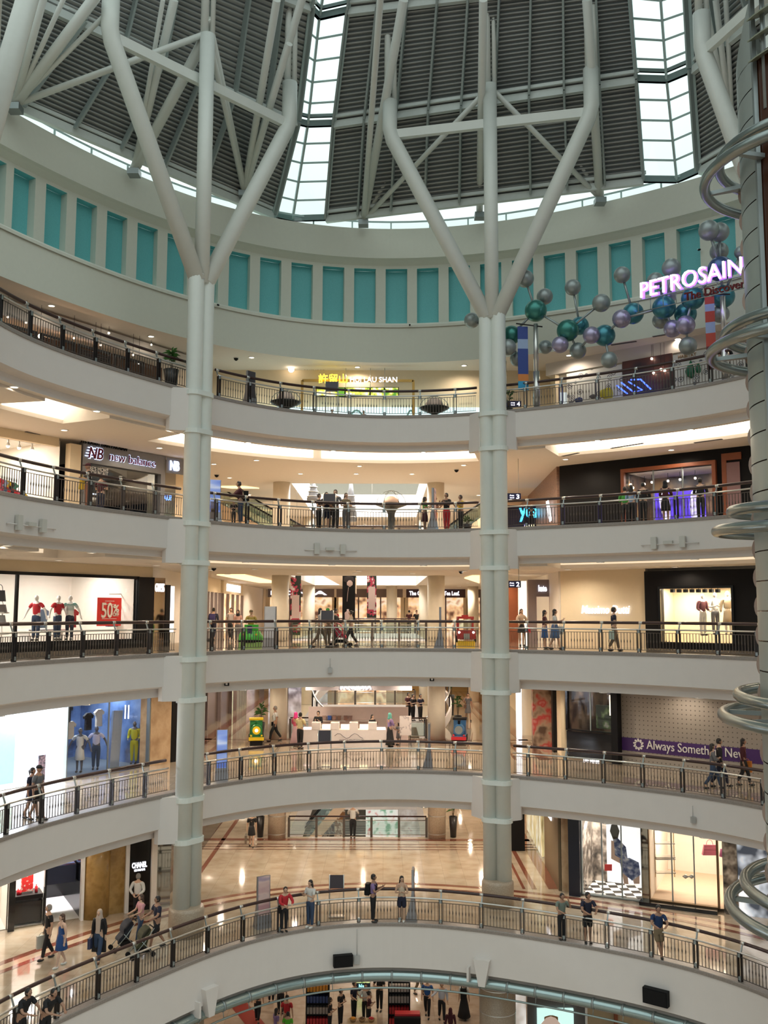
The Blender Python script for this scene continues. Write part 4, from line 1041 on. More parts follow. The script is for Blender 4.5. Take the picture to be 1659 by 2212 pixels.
# ---------------- first gallery, right
purple = mat('purple_band', (.06, .02, .14), .5)
dot = bpy.data.materials.new('dotted_hoarding'); dot.use_nodes = True; n_ = dot.node_tree; tc = n_.nodes.new('ShaderNodeTexCoord'); vo = n_.nodes.new('ShaderNodeTexVoronoi'); vo.inputs['Scale'].default_value = 5.2; vo.inputs['Randomness'].default_value = 0
rp_ = n_.nodes.new('ShaderNodeValToRGB'); rp_.color_ramp.elements[0].position = .12; rp_.color_ramp.elements[0].color = (.10, .09, .08, 1); rp_.color_ramp.elements[1].position = .16; rp_.color_ramp.elements[1].color = (.34, .31, .28, 1)
mp = n_.nodes.new('ShaderNodeMapping'); mp.inputs['Rotation'].default_value = (0, 0, math.atan2(-RPn.d.y, RPn.d.x)); n_.links.new(tc.outputs['Object'], mp.inputs[0]); n_.links.new(mp.outputs[0], vo.inputs['Vector']); n_.links.new(vo.outputs['Distance'], rp_.inputs[0]); n_.links.new(rp_.outputs[0], n_.nodes['Principled BSDF'].inputs['Base Color'])
R1 = Plane((10.49, 42.13), (15.9, 37.6))
hd = thing('hoarding', 'grey dotted hoarding with a purple band reading Always Something New', 'hoarding', R1.P(3, f1, 0))
mb = MB(); R1.box(mb, 0.0, 8.5, f1, c1_, -.1, 0); mb.build('dotted_board', dot, hd)
zb0, zb1 = Z(R1, 1345, 1620), Z(R1, 1345, 1592)
mb = MB(); R1.box(mb, 0, 8.5, zb0, zb1, 0, .02); mb.build('purple_band', purple, hd)
ptext(R1, 'Always Something New', 1398, 1617, 1612, .36, white, hd, off=.05)
mb = MB(); a = R1.at(1380, 1608)
for k in range(10):
    an = 2 * PI * k / 10; p = R1.P(a[0] + .13 * math.cos(an), a[1] + .13 * math.sin(an), .04); mb.bar(p, R1.P(a[0] + .24 * math.cos(an + .45), a[1] + .24 * math.sin(an + .45), .04), .07, .02, up=R1.n3)
mb.build('flower_logo', white, hd)
panel(RPn, 1329, 1343, f1, c1_, black, 'dark_pillar', 'black pillar between the watch shop and the dotted hoarding', 'pillar', th_=.4, v=1560)
ws = shop_room(RPn, S(RPn, 1228, 1560), S(RPn, 1327, 1560), f1, c1_, 3.5, ramp_mat('dark_watch_shop', [(.4, (.02, .015, .015)), (.6, (.13, .09, .06))], 1.5, .3), black, 70, 'dark interior of the watch shop with red trim')
g = frame(RPn, S(RPn, 1230, 1560), S(RPn, 1325, 1560), f1 + 1.25, c1_ - .15, .1, black_gloss, 'black watch shop front with red trim above the fence', mull=1, off=.05)
panel(RPn, 1226, 1329, f1 + .1, f1 + 1.2, black_gloss, 'base_panel', parent=g, v=1600); 
redneon = glow('red_neon', (.9, .03, .03), 2.0)
panel(RPn, 1232, 1325, f1 + 1.25, f1 + 1.30, redneon, 'red_strip', parent=g, off=.1, v=1600)
panel(RPn, 1276, 1308, f1 + 1.35, f1 + 2.4, ramp_mat('dark_green_poster', [(.45, (.02, .03, .02)), (.6, (.1, .16, .07)), (.7, (.3, .3, .3))], 3, .3), 'poster', parent=g, off=-.6, v=1580)
panel(RPn, 1312, 1327, f1 + 2.0, f1 + 2.9, glow('warm_lightbox', (1, .9, .72), 1.3), 'light_box', parent=g, off=-.3, v=1580)
ptext(RPn, 'TAG HEUER', 1266, 1643, 1302, .14, white_sign, g, off=.3, bold=.02)
for u0, u1, m, nm, lab, y_ in ((1193, 1226, black, 'dark_pillar', 'broad black pillar left of the watch shop', 45.5), (1150, 1192, ramp_mat('poster_wall', [(.35, (.1, .06, .04)), (.5, (.4, .3, .22)), (.6, (.5, .05, .05)), (.75, (.6, .55, .5))], 1.6, .3), 'poster_wall', 'wall of brown and red posters left of the broad black pillar', 47), (1126, 1149, cream_wall, 'cream_pillar', 'cream pillar right of the tall white light strip on the first gallery', 51.5), (1116, 1126, glow('white_lightbox', (.95, .95, 1), 1.5), 'light_strip', 'tall white light strip beyond the right column on the first gallery', 51.2)):
    a = aty(u0, 1560, y_); b = aty(u1, 1560, y_); mb = MB(); mb.box(((a.x + b.x) / 2, y_, (f1 + c1_) / 2), (b.x - a.x, .4, c1_ - f1)); o = mb.build(nm, m); center(o); tag(o, lab, 'pillar' if 'pillar' in nm else 'panel')
# ---------------- lowest gallery, right
panel(R0, 1233, 1257, f0, c0_, mat('navy_black_pillar', (.006, .007, .018), .3), 'dark_pillar', 'navy black pillar at the corner of the right corridor', 'pillar', th_=.4, v=1850)
checker = bpy.data.materials.new('checkered_floor'); checker.use_nodes = True; n_ = checker.node_tree; ck = n_.nodes.new('ShaderNodeTexChecker'); ck.inputs['Scale'].default_value = 2.6; ck.inputs[1].default_value = (.8, .76, .68, 1); ck.inputs[2].default_value = (.03, .025, .02, 1); tc = n_.nodes.new('ShaderNodeTexCoord'); n_.links.new(tc.outputs['Object'], ck.inputs[0]); n_.links.new(ck.outputs[0], n_.nodes['Principled BSDF'].inputs['Base Color'])
mirror_bits = ramp_mat('mirrored_display', [(.35, (.03, .025, .02)), (.5, (.25, .2, .16)), (.65, (.7, .6, .5))], 2.4, .15, metal=.4)
shop_room(R0, S(R0, 1258, 1850), S(R0, 1387, 1850), f0, zc, 2.2, mirror_bits, checker, 260, 'window with a black and white checked floor and a large fashion picture', (1, .95, .88))
frame(R0, S(R0, 1259, 1850), S(R0, 1386, 1850), f0 + .05, zc, .07, grey_steel, 'tall glass window over the checked floor, right of the navy pillar', mull=2)
pz0, pz1 = Z(R0, 1345, 1915), Z(R0, 1345, 1775)
fp = thing('fashion_picture', 'large backlit picture of a seated woman in a blue print dress', 'picture', R0.P(S(R0, 1345, 1850), pz0, -.5))
panel(R0, 1306, 1380, pz0, pz1, glow('white_backlight', (1, 1, 1), .9), 'backlit_sheet', parent=fp, off=-.5, v=1850)
def patch(pl, pts, m, parent, name, off):
    c = [onpl(pl, u, v, off) for u, v in pts]; n = len(c); e = pl.n3 * .02
    mb = MB(); mb.add([p for p in c] + [p + e for p in c], [tuple(range(n)), tuple(range(n, 2 * n))[::-1]] + [(i, (i + 1) % n, n + (i + 1) % n, n + i) for i in range(n)]); mb.build(name, m, parent)
skin_ = mat('skin_print', (.72, .5, .4), .6)
bluep = ramp_mat('blue_print_dress', [(.4, (.03, .06, .2)), (.55, (.25, .3, .5)), (.7, (.8, .8, .85))], 5, .5)
patch(R0, [(1316, 1786), (1328, 1784), (1334, 1800), (1330, 1818), (1320, 1818), (1313, 1800)], mat('brown_hair_print', (.06, .05, .03), .6), fp, 'hair', -.44)
patch(R0, [(1320, 1818), (1330, 1815), (1348, 1835), (1352, 1862), (1330, 1862), (1318, 1850)], bluep, fp, 'dress', -.44)
patch(R0, [(1316, 1820), (1322, 1822), (1324, 1852), (1352, 1870), (1350, 1878), (1316, 1860)], skin_, fp, 'arm', -.42)
patch(R0, [(1334, 1862), (1356, 1858), (1376, 1868), (1380, 1895), (1362, 1908), (1340, 1890)], bluep, fp, 'skirt', -.41)
patch(R0, [(1340, 1890), (1352, 1898), (1354, 1915), (1344, 1915)], skin_, fp, 'leg', -.42); patch(R0, [(1362, 1902), (1378, 1896), (1378, 1915), (1366, 1915)], skin_, fp, 'leg', -.42)
patch(R0, [(1302, 1872), (1318, 1872), (1318, 1886), (1302, 1886)], mat('bright_red_bag', (.85, .03, .03), .4), fp, 'red_bag', -.40)
panel(R0, 1388, 1402, f0, c0_, mirror, 'mirror_pillar', 'mirrored pillar between the checked floor window and the bag shop', 'pillar', th_=.2, v=1850)
shop_room(R0, S(R0, 1403, 1850), S(R0, 1560, 1850), f0 + .1, zc, 5, cream_pale, mat('cream_carpet', (.62, .48, .36), .8), 190, 'warm bright interior of the bag shop on the lowest gallery', (1, .86, .68), nlamp=3)
g = frame(R0, S(R0, 1404, 1850), S(R0, 1548, 1850), f0 + .15, zc, .08, mat('dark_gold_metal', (.2, .12, .06), .3, .7), 'dark gold framed glass doors of the bag shop', mull=2)
mb = MB(); R0.box(mb, S(R0, 1385, 1940), S(R0, 1552, 1960), f0, f0 + .14, 0, .5); mb.build('door_step', black_gloss, g)
mb = MB(); q = onpl(R0, 1488, 1892, .1)
for dx in (-.12, .12): mb.lathe([(.02, -.08), (.13, 0), (.02, .08)], q + R0.P(1, 0, 0) * 0 + Vector((dx, 0, 0)), 10)
mb.build('door_handle', steel, g)
for u0, u1, y0_, y1_ in ((1408, 1440, 1800, 1880), (1414, 1436, 1890, 1915)):
    p = onpl(R0, (u0 + u1) / 2, y1_, -1.5); th = thing('display_shelf', 'brass display shelf inside the bag shop, %s' % ('taller one on the left' if u0 == 1408 else 'low one near the step'), 'shelf', p)
    for k in range(3 if u0 == 1408 else 2):
        mb = MB(); mb.box(p + Vector((0, 0, .2 + k * .55)), (.8, .4, .03)); mb.build('shelf_board', steel, th)
    for sx_ in (-.4, .4): mb = MB(); mb.box(p + Vector((sx_, 0, .7)), (.03, .03, 1.4)); mb.build('shelf_post', mat('brass', (.6, .4, .15), .3, .8), th)
def handbag(p, w, h, m, label, group=None, rz=0.0):
    th = thing('handbag', label, 'handbag', p, group); mb = MB()
    R = Matrix.Rotation(rz, 3, 'Z'); q = [(-w / 2, -.08, 0), (w / 2, -.08, 0), (w / 2, .08, 0), (-w / 2, .08, 0), (-w * .38, -.05, h), (w * .38, -.05, h), (w * .38, .05, h), (-w * .38, .05, h)]
    mb.hexa([Vector(p) + R @ Vector(v) for v in q]); mb.build('bag_body', m, th)
    mb = MB(); mb.tube([Vector(p) + R @ Vector((w * .22 * math.cos(a), 0, h * .95 + h * .55 * math.sin(a))) for a in [PI * j / 8 for j in range(9)]], .012, 5); mb.build('bag_handle', m, th)
    return th
handbag(onpl(R0, 1527, 1862, -1.2), .62, .4, mat('pink_leather', (.6, .12, .2), .4), 'large pink handbag with dark top inside the bag shop'); 
handbag(onpl(R0, 1560, 1866, -1.2), .4, .3, mat('mauve_leather', (.4, .12, .3), .4), 'smaller mauve handbag right of the large pink one')
panel(R0, 1562, 1592, f0, c0_, mirror_bits, 'mirror_pillar', 'mirrored pillar right of the bag shop doors', 'pillar', th_=.2, v=1850)
th = thing('end_window', 'cold white display window beside the lift tower on the lowest gallery', 'shop front', onpl(R0, 1620, 1900, 0))
panel(R0, 1593, 1680, f0, zc, ramp_mat('cold_display', [(.4, (.05, .06, .08)), (.55, (.5, .55, .62)), (.65, (.95, .97, 1))], 1.3, .3, emit=.7), 'lit_display', parent=th, v=1850)
# right corridor on the lowest gallery
th = thing('corridor_sign_wall', 'brown wall with small white upright letters in the right corridor', 'wall panel', R0C.P(1.6, f0, .03))
mb = MB(); R0C.box(mb, .1, 4.2, f0, c0_, .02, .12); mb.build('brown_panel', mat('olive_brown_panel', (.16, .12, .07), .4), th)
a = R0C.P(3.6, f0 + 2.5, .15); text('GUCCI', a, R0C.P(0, 0, 0) - R0C.P(1, 0, 0), (0, 0, 1), 1.8, .3, white_sign, th, bold=.02)
mb = MB(); R0C.box(mb, 5.2, 11, f0 + .1, c0_, .02, .12); o = mb.build('crystal_window', ramp_mat('crystal_display', [(.3, (.2, .17, .08)), (.5, (.6, .55, .3)), (.6, (.8, .88, .85)), (.7, (.35, .3, .12))], 3, .2, emit=.7, stretch=(1, 1, .25))); center(o); tag(o, 'glittering crystal shop window along the right corridor', 'shop front')
# lowest-gallery wall above shop fronts
wall(L0, .1, L0L + 5, zc, c0_, black, 'wall_left', off=-.02); wall(R0, .1, 9, zc, c0_, black, 'wall_right', off=-.02)
# ---------------- fourth gallery: restaurant left, wall right, kiosk wall
mb = MB(); 
bt = tring(440, 760, 9); 
BW = 45.6
mb.quad((-9.5, BW, f4), (8.4, BW, f4), (8.4, BW, c4_), (-9.5, BW, c4_)); struct(mb, 'wall_back', cream_wall)
mb = MB(); LP.box(mb, -3, LP.L + 6, f4, c4_, -3.2, -3.0); struct(mb, 'wall_left', mat('brown_restaurant_wall', (.12, .065, .045), .6))
mb = MB(); LP.box(mb, -3, LP.L + 6, c4_ - .75, c4_ - .1, -.3, 0); struct(mb, 'trim_90', plaster)
brownb = mat('dark_lattice_wood', (.035, .022, .02), .5)
for k in range(7):
    s0 = 1.6 + k * 1.75; th = thing('restaurant_screen', 'dark wooden lattice screen along the restaurant terrace', 'screen', LP.P(s0 + .8, f4, .9), 'restaurant lattice screens')
    for n2, r in (('frame_post', (s0, s0 + .1, f4, f4 + 2.1)), ('frame_post', (s0 + 1.5, s0 + 1.6, f4, f4 + 2.1)), ('frame_rail', (s0, s0 + 1.6, f4 + 2.0, f4 + 2.1))):
        mb = MB(); LP.box(mb, r[0], r[1], r[2], r[3], .85, .95); mb.build(n2, brownb, th)
    mb = MB()
    if k % 2:
        for j in range(20): LP.box(mb, s0 + .1, s0 + 1.5, f4 + .05 + j * .095, f4 + .11 + j * .095, .87, .93)
    else:
        for j in range(9): LP.box(mb, s0 + .15 + j * .16, s0 + .18 + j * .16, f4 + .05, f4 + 2.0, .88, .92)
        LP.box(mb, s0 + .1, s0 + 1.5, f4 + .7, f4 + .74, .88, .92); LP.box(mb, s0 + .1, s0 + 1.5, f4 + 1.4, f4 + 1.44, .88, .92)
    mb.build('lattice', brownb, th)
for u, v, r in ((6, 688, .05), (46, 700, .05), (77, 729, .12), (149, 733, .05), (195, 762, .12), (207, 748, .05), (277, 769, .06), (225, 722, .06), (317, 747, .05), (290, 787, .05)):
    p = onpl(LP, u, v, .3); mb = MB(); mb.ball(p, r * .8, 8); mb.tube([p, (p.x, p.y, c4_)], .008, 4, mi=1); o = mb.build('pendant_lamp', [warm_lamp, blackm]); center(o); tag(o, 'small glowing pendant lamp in the dark restaurant', 'lamp', 'restaurant pendant lamps')
l = bpy.data.lights.new('restaurant_lamp', 'POINT'); l.energy = 60; l.color = (1, .6, .35); lo = bpy.data.objects.new('restaurant_lamp', l); COL.objects.link(lo); lo.location = LP.P(5, f4 + 1.6, -1.2)
# kiosk front with yellow and white neon
ky = 44.9; th = thing('dessert_shop_front', 'dessert shop front with yellow and white neon lettering on a gold frame', 'shop front', (aty(770, 860, ky).x, ky, f4))
a = aty(653, 822, ky); b = aty(893, 822, ky)
brass_ = mat('brass_frame', (.5, .3, .08), .35, .6)
for n2, p, q in (('frame_post', Vector((a.x, ky, f4)), a), ('frame_post', Vector((b.x, ky, f4)), b), ('frame_beam', a, Vector((b.x, ky, a.z)))): mb = MB(); mb.bar(p, q, .12, .12); mb.build(n2, brass_, th)
ny = glow('yellow_neon', (1, .75, .04), 3.5)
def ft(body, u0, u1, v, h, m, y, parent, bold=.02, **k):
    p = aty(u0, v, y); q = aty(u1, v, y); text(body, p, (1, 0, 0), (0, 0, 1), q.x - p.x, h, m, parent, bold=bold, **k)
ft('許留山', 688, 750, 826, .42, ny, ky - .35, th, .005); ft('HUI LAU SHAN', 756, 858, 825, .25, white_sign, ky - .35, th, .01)
xs = thing('brass_lettering', 'small brass letters on the cream wall above the dessert shop', 'sign', aty(678, 799, BW - .05)); ft('OS403 KAFE', 655, 701, 799, .16, mat('brass_letters', (.35, .22, .12), .4), BW - .05, xs)
menu = [ramp_mat('green_menu_%d' % k, [(.35, (.1, .3, .03)), (.5, (.75, .7, .1)), (.6, (.9, .93, .85)), (.75, (.6, .25, .03))], 2.2 + k, .4, emit=.9) for k in range(4)]
for k, (u0, u1) in enumerate(((684, 744), (747, 798), (801, 829), (832, 860))):
    p = aty(u0, 855, ky + .3); q = aty(u1, 838, ky + .3); mb = MB(); mb.box(((p.x + q.x) / 2, ky + .3, (p.z + q.z) / 2), (q.x - p.x, .06, q.z - p.z)); mb.box(((p.x + q.x) / 2, ky + .35, (p.z + q.z) / 2), (q.x - p.x + .08, .06, q.z - p.z + .08), mi=1); mb.build('menu_screen', [menu[k], black], th)
for u in (747, 800, 831): p = aty(u, 838, ky + .3); mb = MB(); mb.tube([p, Vector((p.x, p.y, c4_))], .015, 5); mb.build('hanging_rod', steel, th)
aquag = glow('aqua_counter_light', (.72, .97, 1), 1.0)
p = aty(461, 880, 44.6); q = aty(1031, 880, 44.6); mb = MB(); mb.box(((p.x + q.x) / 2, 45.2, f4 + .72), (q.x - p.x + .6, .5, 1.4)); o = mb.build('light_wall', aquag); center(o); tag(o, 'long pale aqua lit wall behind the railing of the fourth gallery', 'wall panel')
for k, (u0, u1) in enumerate(((500, 560), (600, 665), (740, 800), (870, 905))):
    p = aty(u0, 893, 44.85); q = aty(u1, 893, 44.85); mb = MB(); n = 12; vs = [Vector((p.x + (q.x - p.x) * j / n, 44.9, f4 + .1 + 1.15 * math.sin(PI * j / n))) for j in range(n + 1)]; mb.tube(vs, .05, 6)
    o = mb.build('arched_divider', mat('pale_aqua_paint', (.35, .62, .62), .5)); center(o); tag(o, ('pale aqua arch left of the first planter', 'pale aqua arch behind the left planter', 'pale aqua arch under the menu screens', 'pale aqua arch beside the right planter')[k], 'divider')
for u, v in ((617, 884), (938, 884)):
    p = onring(u, v, 1.0); th = thing('bowl_lamp', 'dark metal bowl lamp with a pale dome at the fourth gallery railing, %s one' % ('left' if u < 700 else 'right'), 'lamp', (p.x, p.y, f4), 'bowl lamps')
    mb = MB(); mb.lathe([(.12, 0), (.14, .05), (.06, .1), (.07, .2), (.55, .42), (.68, .5), (.66, .53), (.1, .5)], (p.x, p.y, f4), 24); mb.build('bowl', mat('dark_green_metal', (.03, .035, .035), .4), th)
    mb = MB(); mb.lathe([(.42, .52), (.40, .7), (.3, .86), (.15, .95), (.01, .98)], (p.x, p.y, f4), 20); mb.build('dome', mat('peach_dome', (.85, .62, .5), .5), th)
    mb = MB()
    for a_ in range(3): mb.tube([(p.x + .66 * math.cos(PI * j / 8) * math.cos(a_ * PI / 3), p.y + .66 * math.cos(PI * j / 8) * math.sin(a_ * PI / 3), f4 + .5 + .55 * math.sin(PI * j / 8)) for j in range(9)], .015, 5)
    mb.build('wire_cage', grey_steel, th)
# right wall of the fourth gallery: circle-patterned panels and dark entrance
mb = MB(); RPn.box(mb, -.5, 12, c4_ - .6, c4_, -.4, .0); struct(mb, 'trim_91', plaster)
ringp = ramp_mat('ring_pattern', [(.0, (.75, .75, .72)), (.10, (.12, .12, .14)), (.2, (.7, .7, .68)), (.28, (.15, .15, .18)), (.36, (.66, .66, .64))], 2.6, .5, kind='rings', const=True)
panel(RPn, 1226, 1346, f4, c4_ - .7, ringp, 'patterned_panel', 'white panel covered in dark rings on the fourth gallery', 'wall panel', v=830)
panel(RPn, 1347, 1455, f4, c4_ - .6, ramp_mat('dark_red_wall', [(.4, (.035, .02, .025)), (.65, (.14, .04, .03))], 1.2, .5), 'entrance_panel', 'dark red entrance recess between the two ring-patterned panels', 'wall panel', v=830)
panel(RPn, 1457, 1680, f4, c4_ - .7, ringp, 'patterned_panel', 'white panel with dark rings and green drops near the lift tower', 'wall panel', v=830)
mb = MB(); RC.box(mb, 0, 2.5, f4, c4_, -.2, 0); struct(mb, 'wall_right', cream_wall)
bn = glow('blue_neon_strong', (.05, .12, 1), 3.5); th = thing('neon_ramp', 'blue neon arrow-shaped lines in front of the dark red entrance', 'neon sign', onpl(RPn, 1380, 840, .6))
for pts in (((1345, 838), (1368, 856)), ((1355, 832), (1385, 855)), ((1370, 830), (1400, 848), (1380, 852)), ((1375, 826), (1396, 825), (1418, 846))):
    mb = MB(); mb.tube([onpl(RPn, u, v, .6) for u, v in pts], .035, 6); mb.build('neon_tube', bn, th)
for u, v, s_, lab in ((1495, 800, 1, 'large green water drop on the ring-patterned panel near the lift tower'), (1511, 795, .6, 'small green water drop right of the large green drop')):
    p = onpl(RPn, u, v + 4, .12); mb = MB(); mb.lathe([(.01, -.3 * s_), (.2 * s_, -.2 * s_), (.26 * s_, 0), (.15 * s_, .25 * s_), (.01, .5 * s_)], p, 14, sy=.3); o = mb.build('water_drop', mat('dark_green_drop', (.01, .12, .06), .3)); center(o); tag(o, lab, 'decoration')
for u, v, c_, r, lab in ((1318, 852, (.5, .42, .02), .5, 'yellow round decoration with a dark rim behind the railing'), (1255, 866, (.02, .03, .12), .26, 'dark blue blot decoration behind the railing'), (1285, 858, (.1, .09, .1), .2, 'dark grey blot decoration left of the yellow round one')):
    p = onpl(RPn, u, v, .15); mb = MB(); mb.lathe([(.01, -r * .6), (r * .7, -r * .35), (r, 0), (r * .7, r * .35), (.01, r * .6)], p, 18, sy=.15); o = mb.build('wall_decoration', mat('deco_%d' % u, c_, .4)); center(o); tag(o, lab, 'decoration')
for u, v in ((1412, 777), (1432, 800), (1416, 808), (1440, 803)):
    p = onpl(RPn, u, v, .2); mb = MB(); mb.ball(p, .06, 8); mb.tube([p, (p.x, p.y, c4_ - .1)], .008, 4, mi=1); o = mb.build('pendant_lamp', [warm_lamp, blackm]); center(o); tag(o, 'small warm lamp in the dark red entrance', 'lamp', 'lamps of the dark red entrance')
xs = thing('brass_lettering', 'small brass letters above the ring-patterned panel near the lift tower', 'sign', onpl(RPn, 1467, 776, .1)); text('HABITAT', onpl(RPn, 1467, 776, .1), RPn.P(1, 0, 0) - RPn.P(0, 0, 0), (0, 0, 1), .8, .14, mat('brass_letters', (.35, .22, .12), .4), xs)
# ================================================================ FAR SIDE AND CONCOURSE
cc_m = mat('cream_round_column', (.82, .75, .62), .5, var=.04)
def rcol(x, y, r, z0, z1, label, m=cc_m, group=None, bands=False):
    th = thing('round_column', label, 'column', (x, y, z0), group)
    mb = MB(); mb.lathe([(r, 0), (r, z1 - z0)], (x, y, z0), 24); mb.build('shaft', m, th)
    if bands:
        zz = z0 + .25
        while zz < z1: mb = MB(); mb.lathe([(r + .006, -.02), (r + .012, 0), (r + .006, .02)], (x, y, zz), 24, close=False); mb.build('joint_band', steel, th); zz += .9
    return th
for lv in range(0, 4):
    z0, z1 = FL[lv] + .01, CZ[lv]; nm = lvn[lv]; mm = granite if lv == 0 else cc_m
    rcol(-5.5, 49.85, .46, z0, z1, 'thick round column left of the far void on the %s gallery' % nm, mm, bands=lv == 0)
    rcol(2.78, 49.95, .46, z0, z1, 'thick round column right of the far void on the %s gallery' % nm, mm, bands=lv == 0)
    if lv:
        rcol(-5.45, 68.3, .45, z0, z1, 'far round column at the back left corner of the void on the %s gallery' % nm)
        rcol(3.0, 68.3, .45, z0, z1, 'far round column at the back right corner of the void on the %s gallery' % nm)
        rcol(.6, 70.5, .4, z0, z1, 'slim round column in the middle of the far concourse on the %s gallery' % nm)
        rcol(6.7, 70.5, .4, z0, z1, 'slim round column at the right of the far concourse on the %s gallery' % nm)
        straight_rail(lv, VX0 + .1, VX1 - .1, VY1 + .1, 'railing on the back edge of the far void on the %s gallery' % nm)
rcol(4.55, 38.95, .72, 0, 4.65, 'thick stone-clad column under the right tree column on the ground floor', granite, bands=True)
rcol(-7.15, 35.35, .72, 0, 4.65, 'thick stone-clad column under the left tree column on the ground floor', granite, bands=True)
# shops closing the concourse
warm_room = glow('warm_shop_light', (.95, .72, .45), .75)
def farshop(lv, x0, x1, m, label, sign=None, sm=None, y=79.5, door=True, board=None):
    z0, z1 = FL[lv], CZ[lv]; th = thing('far_shop', label, 'shop', ((x0 + x1) / 2, y, z0))
    mb = MB(); mb.box(((x0 + x1) / 2, y, z1 - .35), (x1 - x0, .3, .7)); mb.build('sign_board', board or taupe, th)
    mb = MB(); mb.box(((x0 + x1) / 2, y + .2, (z0 + z1 - .7) / 2), (x1 - x0, .1, z1 - .7 - z0)); mb.build('lit_window', m, th)
    n = max(2, int((x1 - x0) / 1.6))
    for k in range(n + 1):
        x = x0 + (x1 - x0) * k / n; mb = MB(); mb.box((x, y, (z0 + z1 - .7) / 2), (.12 if k % n else .35, .25, z1 - .7 - z0)); mb.build('pillar', taupe if k % n else cream_wall, th)
    if sign: text(sign, (x0 + .25, y - .17, z1 - .5), (1, 0, 0), (0, 0, 1), (x1 - x0) * .85, .34, sm or white_sign, th, bold=.03)
disp = ramp_mat('warm_display', [(.3, (.12, .05, .03)), (.45, (.85, .55, .3)), (.6, (1, .85, .62)), (.75, (.35, .15, .08))], 1.1, .5, emit=.85)
disp2 = ramp_mat('cool_display', [(.3, (.1, .08, .1)), (.5, (.55, .5, .55)), (.65, (.9, .9, .95)), (.75, (.3, .1, .3))], 1.3, .5, emit=.7)
farshop(3, -9.8, -3, disp, 'warm shops closing the concourse on the third gallery, left'); farshop(3, -2.6, 3.5, disp2, 'pale shops closing the concourse on the third gallery, middle'); farshop(3, 4, 9, disp, 'warm shops closing the concourse on the third gallery, right')
farshop(2, -9.8, -4.2, disp, 'warm shop with a white sign at the left end of the second gallery concourse', 'BONIA'); farshop(2, -4, 1.6, disp, 'amber shop in the middle of the far concourse on the second gallery')
farshop(2, 1.9, 6.9, disp, 'coffee shop with white curly lettering on a dark board', 'The Coffee Bean & Tea Leaf.', board=mat('plum_board', (.05, .02, .03), .5)); farshop(2, 7.2, 9.2, disp, 'small warm shop right of the coffee shop')
farshop(1, -9.8, -4.5, disp2, 'pale shop at the left end of the concourse on the first gallery'); farshop(1, -4, 1, disp, 'dark shop with orange lettering behind the white kiosk', 'Family Size', glow('orange_neon', (1, .45, .1), 3), board=black); farshop(1, 1.4, 9.0, mat('gold_shop_wall', (.5, .33, .12), .5), 'golden walled shop behind the far round columns on the first gallery')
# left corridor side shops (seen beside the left column)
for lv, y0, y1, m, lab, sg in ((2, 52, 57, glow('cream_window', (1, .86, .66), .8), 'pale shop front with lit doorways left of the walkers on the second gallery', None), (2, 58, 66, disp, 'shop front with a bright blue-white sign on the second gallery', 'SWAROVSKI'),
                          (1, 45, 62, mat('dark_window', (.10, .07, .055), .2), 'shop front with dark displays on the first gallery, seen beside the left column', None), (1, 64, 68.5, glow('green_white_window', (.85, 1, .7), 1.1), 'brightly lit greenish shop window beyond the dark displays', None)):
    z0, z1 = FL[lv], CZ[lv]; x = -10.05; th = thing('side_shop', lab, 'shop', (x, (y0 + y1) / 2, z0))
    mb = MB(); mb.box((x, (y0 + y1) / 2, z1 - .4), (.3, y1 - y0, .8)); mb.build('sign_board', cream_wall, th)
    mb = MB(); mb.box((x - .05, (y0 + y1) / 2, z0 + (z1 - z0 - .8) / 2), (.12, y1 - y0, z1 - z0 - .8)); mb.build('lit_window', m, th)
    for k in range(5): mb = MB(); mb.box((x + .05, y0 + (y1 - y0) * k / 4, (z0 + z1 - .8) / 2), (.25, .25, z1 - z0 - .8)); mb.build('pillar', taupe, th)
    if sg: text(sg, (x + .2, y0 + 1, z1 - .62), (0, 1, 0), (0, 0, 1), 5.5, .45, white_sign, th, bold=.03)
# escalators rising left on the third gallery
warm_soffit = mat('warm_soffit', (.85, .66, .48), .7)
def escalator(a, b, w, label, hrail=True, depth=.9):
    a, b = Vector(a), Vector(b); th = thing('escalator', label, 'escalator', a)
    up = Vector((0, 0, 1)); d = (b - a); side = Vector((d.y, -d.x, 0)).normalized()
    mb = MB(); mb.hexa([a - up * depth + side * s * w / 2 + d * t for t in (0,) for s in (-1, 1)] + [b - up * depth + side * s * w / 2 for s in (1, -1)] + [a + side * s * w / 2 for s in (-1, 1)] + [b + side * s * w / 2 for s in (1, -1)]); mb.build('truss_casing', warm_soffit, th)
    for s in (-1, 1):
        mb = MB(); mb.hexa([a + side * s * w / 2, b + side * s * w / 2, b + side * (s * w / 2 + .03), a + side * (s * w / 2 + .03), a + side * s * w / 2 + up * .85, b + side * s * w / 2 + up * .85, b + side * (s * w / 2 + .03) + up * .85, a + side * (s * w / 2 + .03) + up * .85]); mb.build('balustrade_glass', MATS['rail_glass'], th)
        mb = MB(); mb.tube([a + side * s * w / 2 + up * .9, b + side * s * w / 2 + up * .9], .045, 6); mb.build('handrail', blackm, th)
    mb = MB(); n = 22
    for k in range(n): p = a.lerp(b, (k + .5) / n); mb.box(p + up * .02, (abs(d.x) / n * .95 + .02, w * .9, .12))
    mb.build('steps', grey_steel, th)
escalator((-3.2, 58, f3 - .2), (-12.5, 58, f4), 1.1, 'upper escalator rising to the left behind the third gallery')
escalator((-1.6, 54.5, f3 - 1.6), (-9.5, 54.5, f3 + 2.7), 1.1, 'nearer escalator rising to the left behind the third gallery')
escalator((3.2, 56, f3 + .2), (9.5, 56, f4 - .2), 1.1, 'escalator rising to the right behind the right column on the third gallery')
escalator((-7.6, 62, .95), (-2.2, 62, f0 + .3), 1.0, 'white sided escalator beyond the far railing of the lowest gallery')
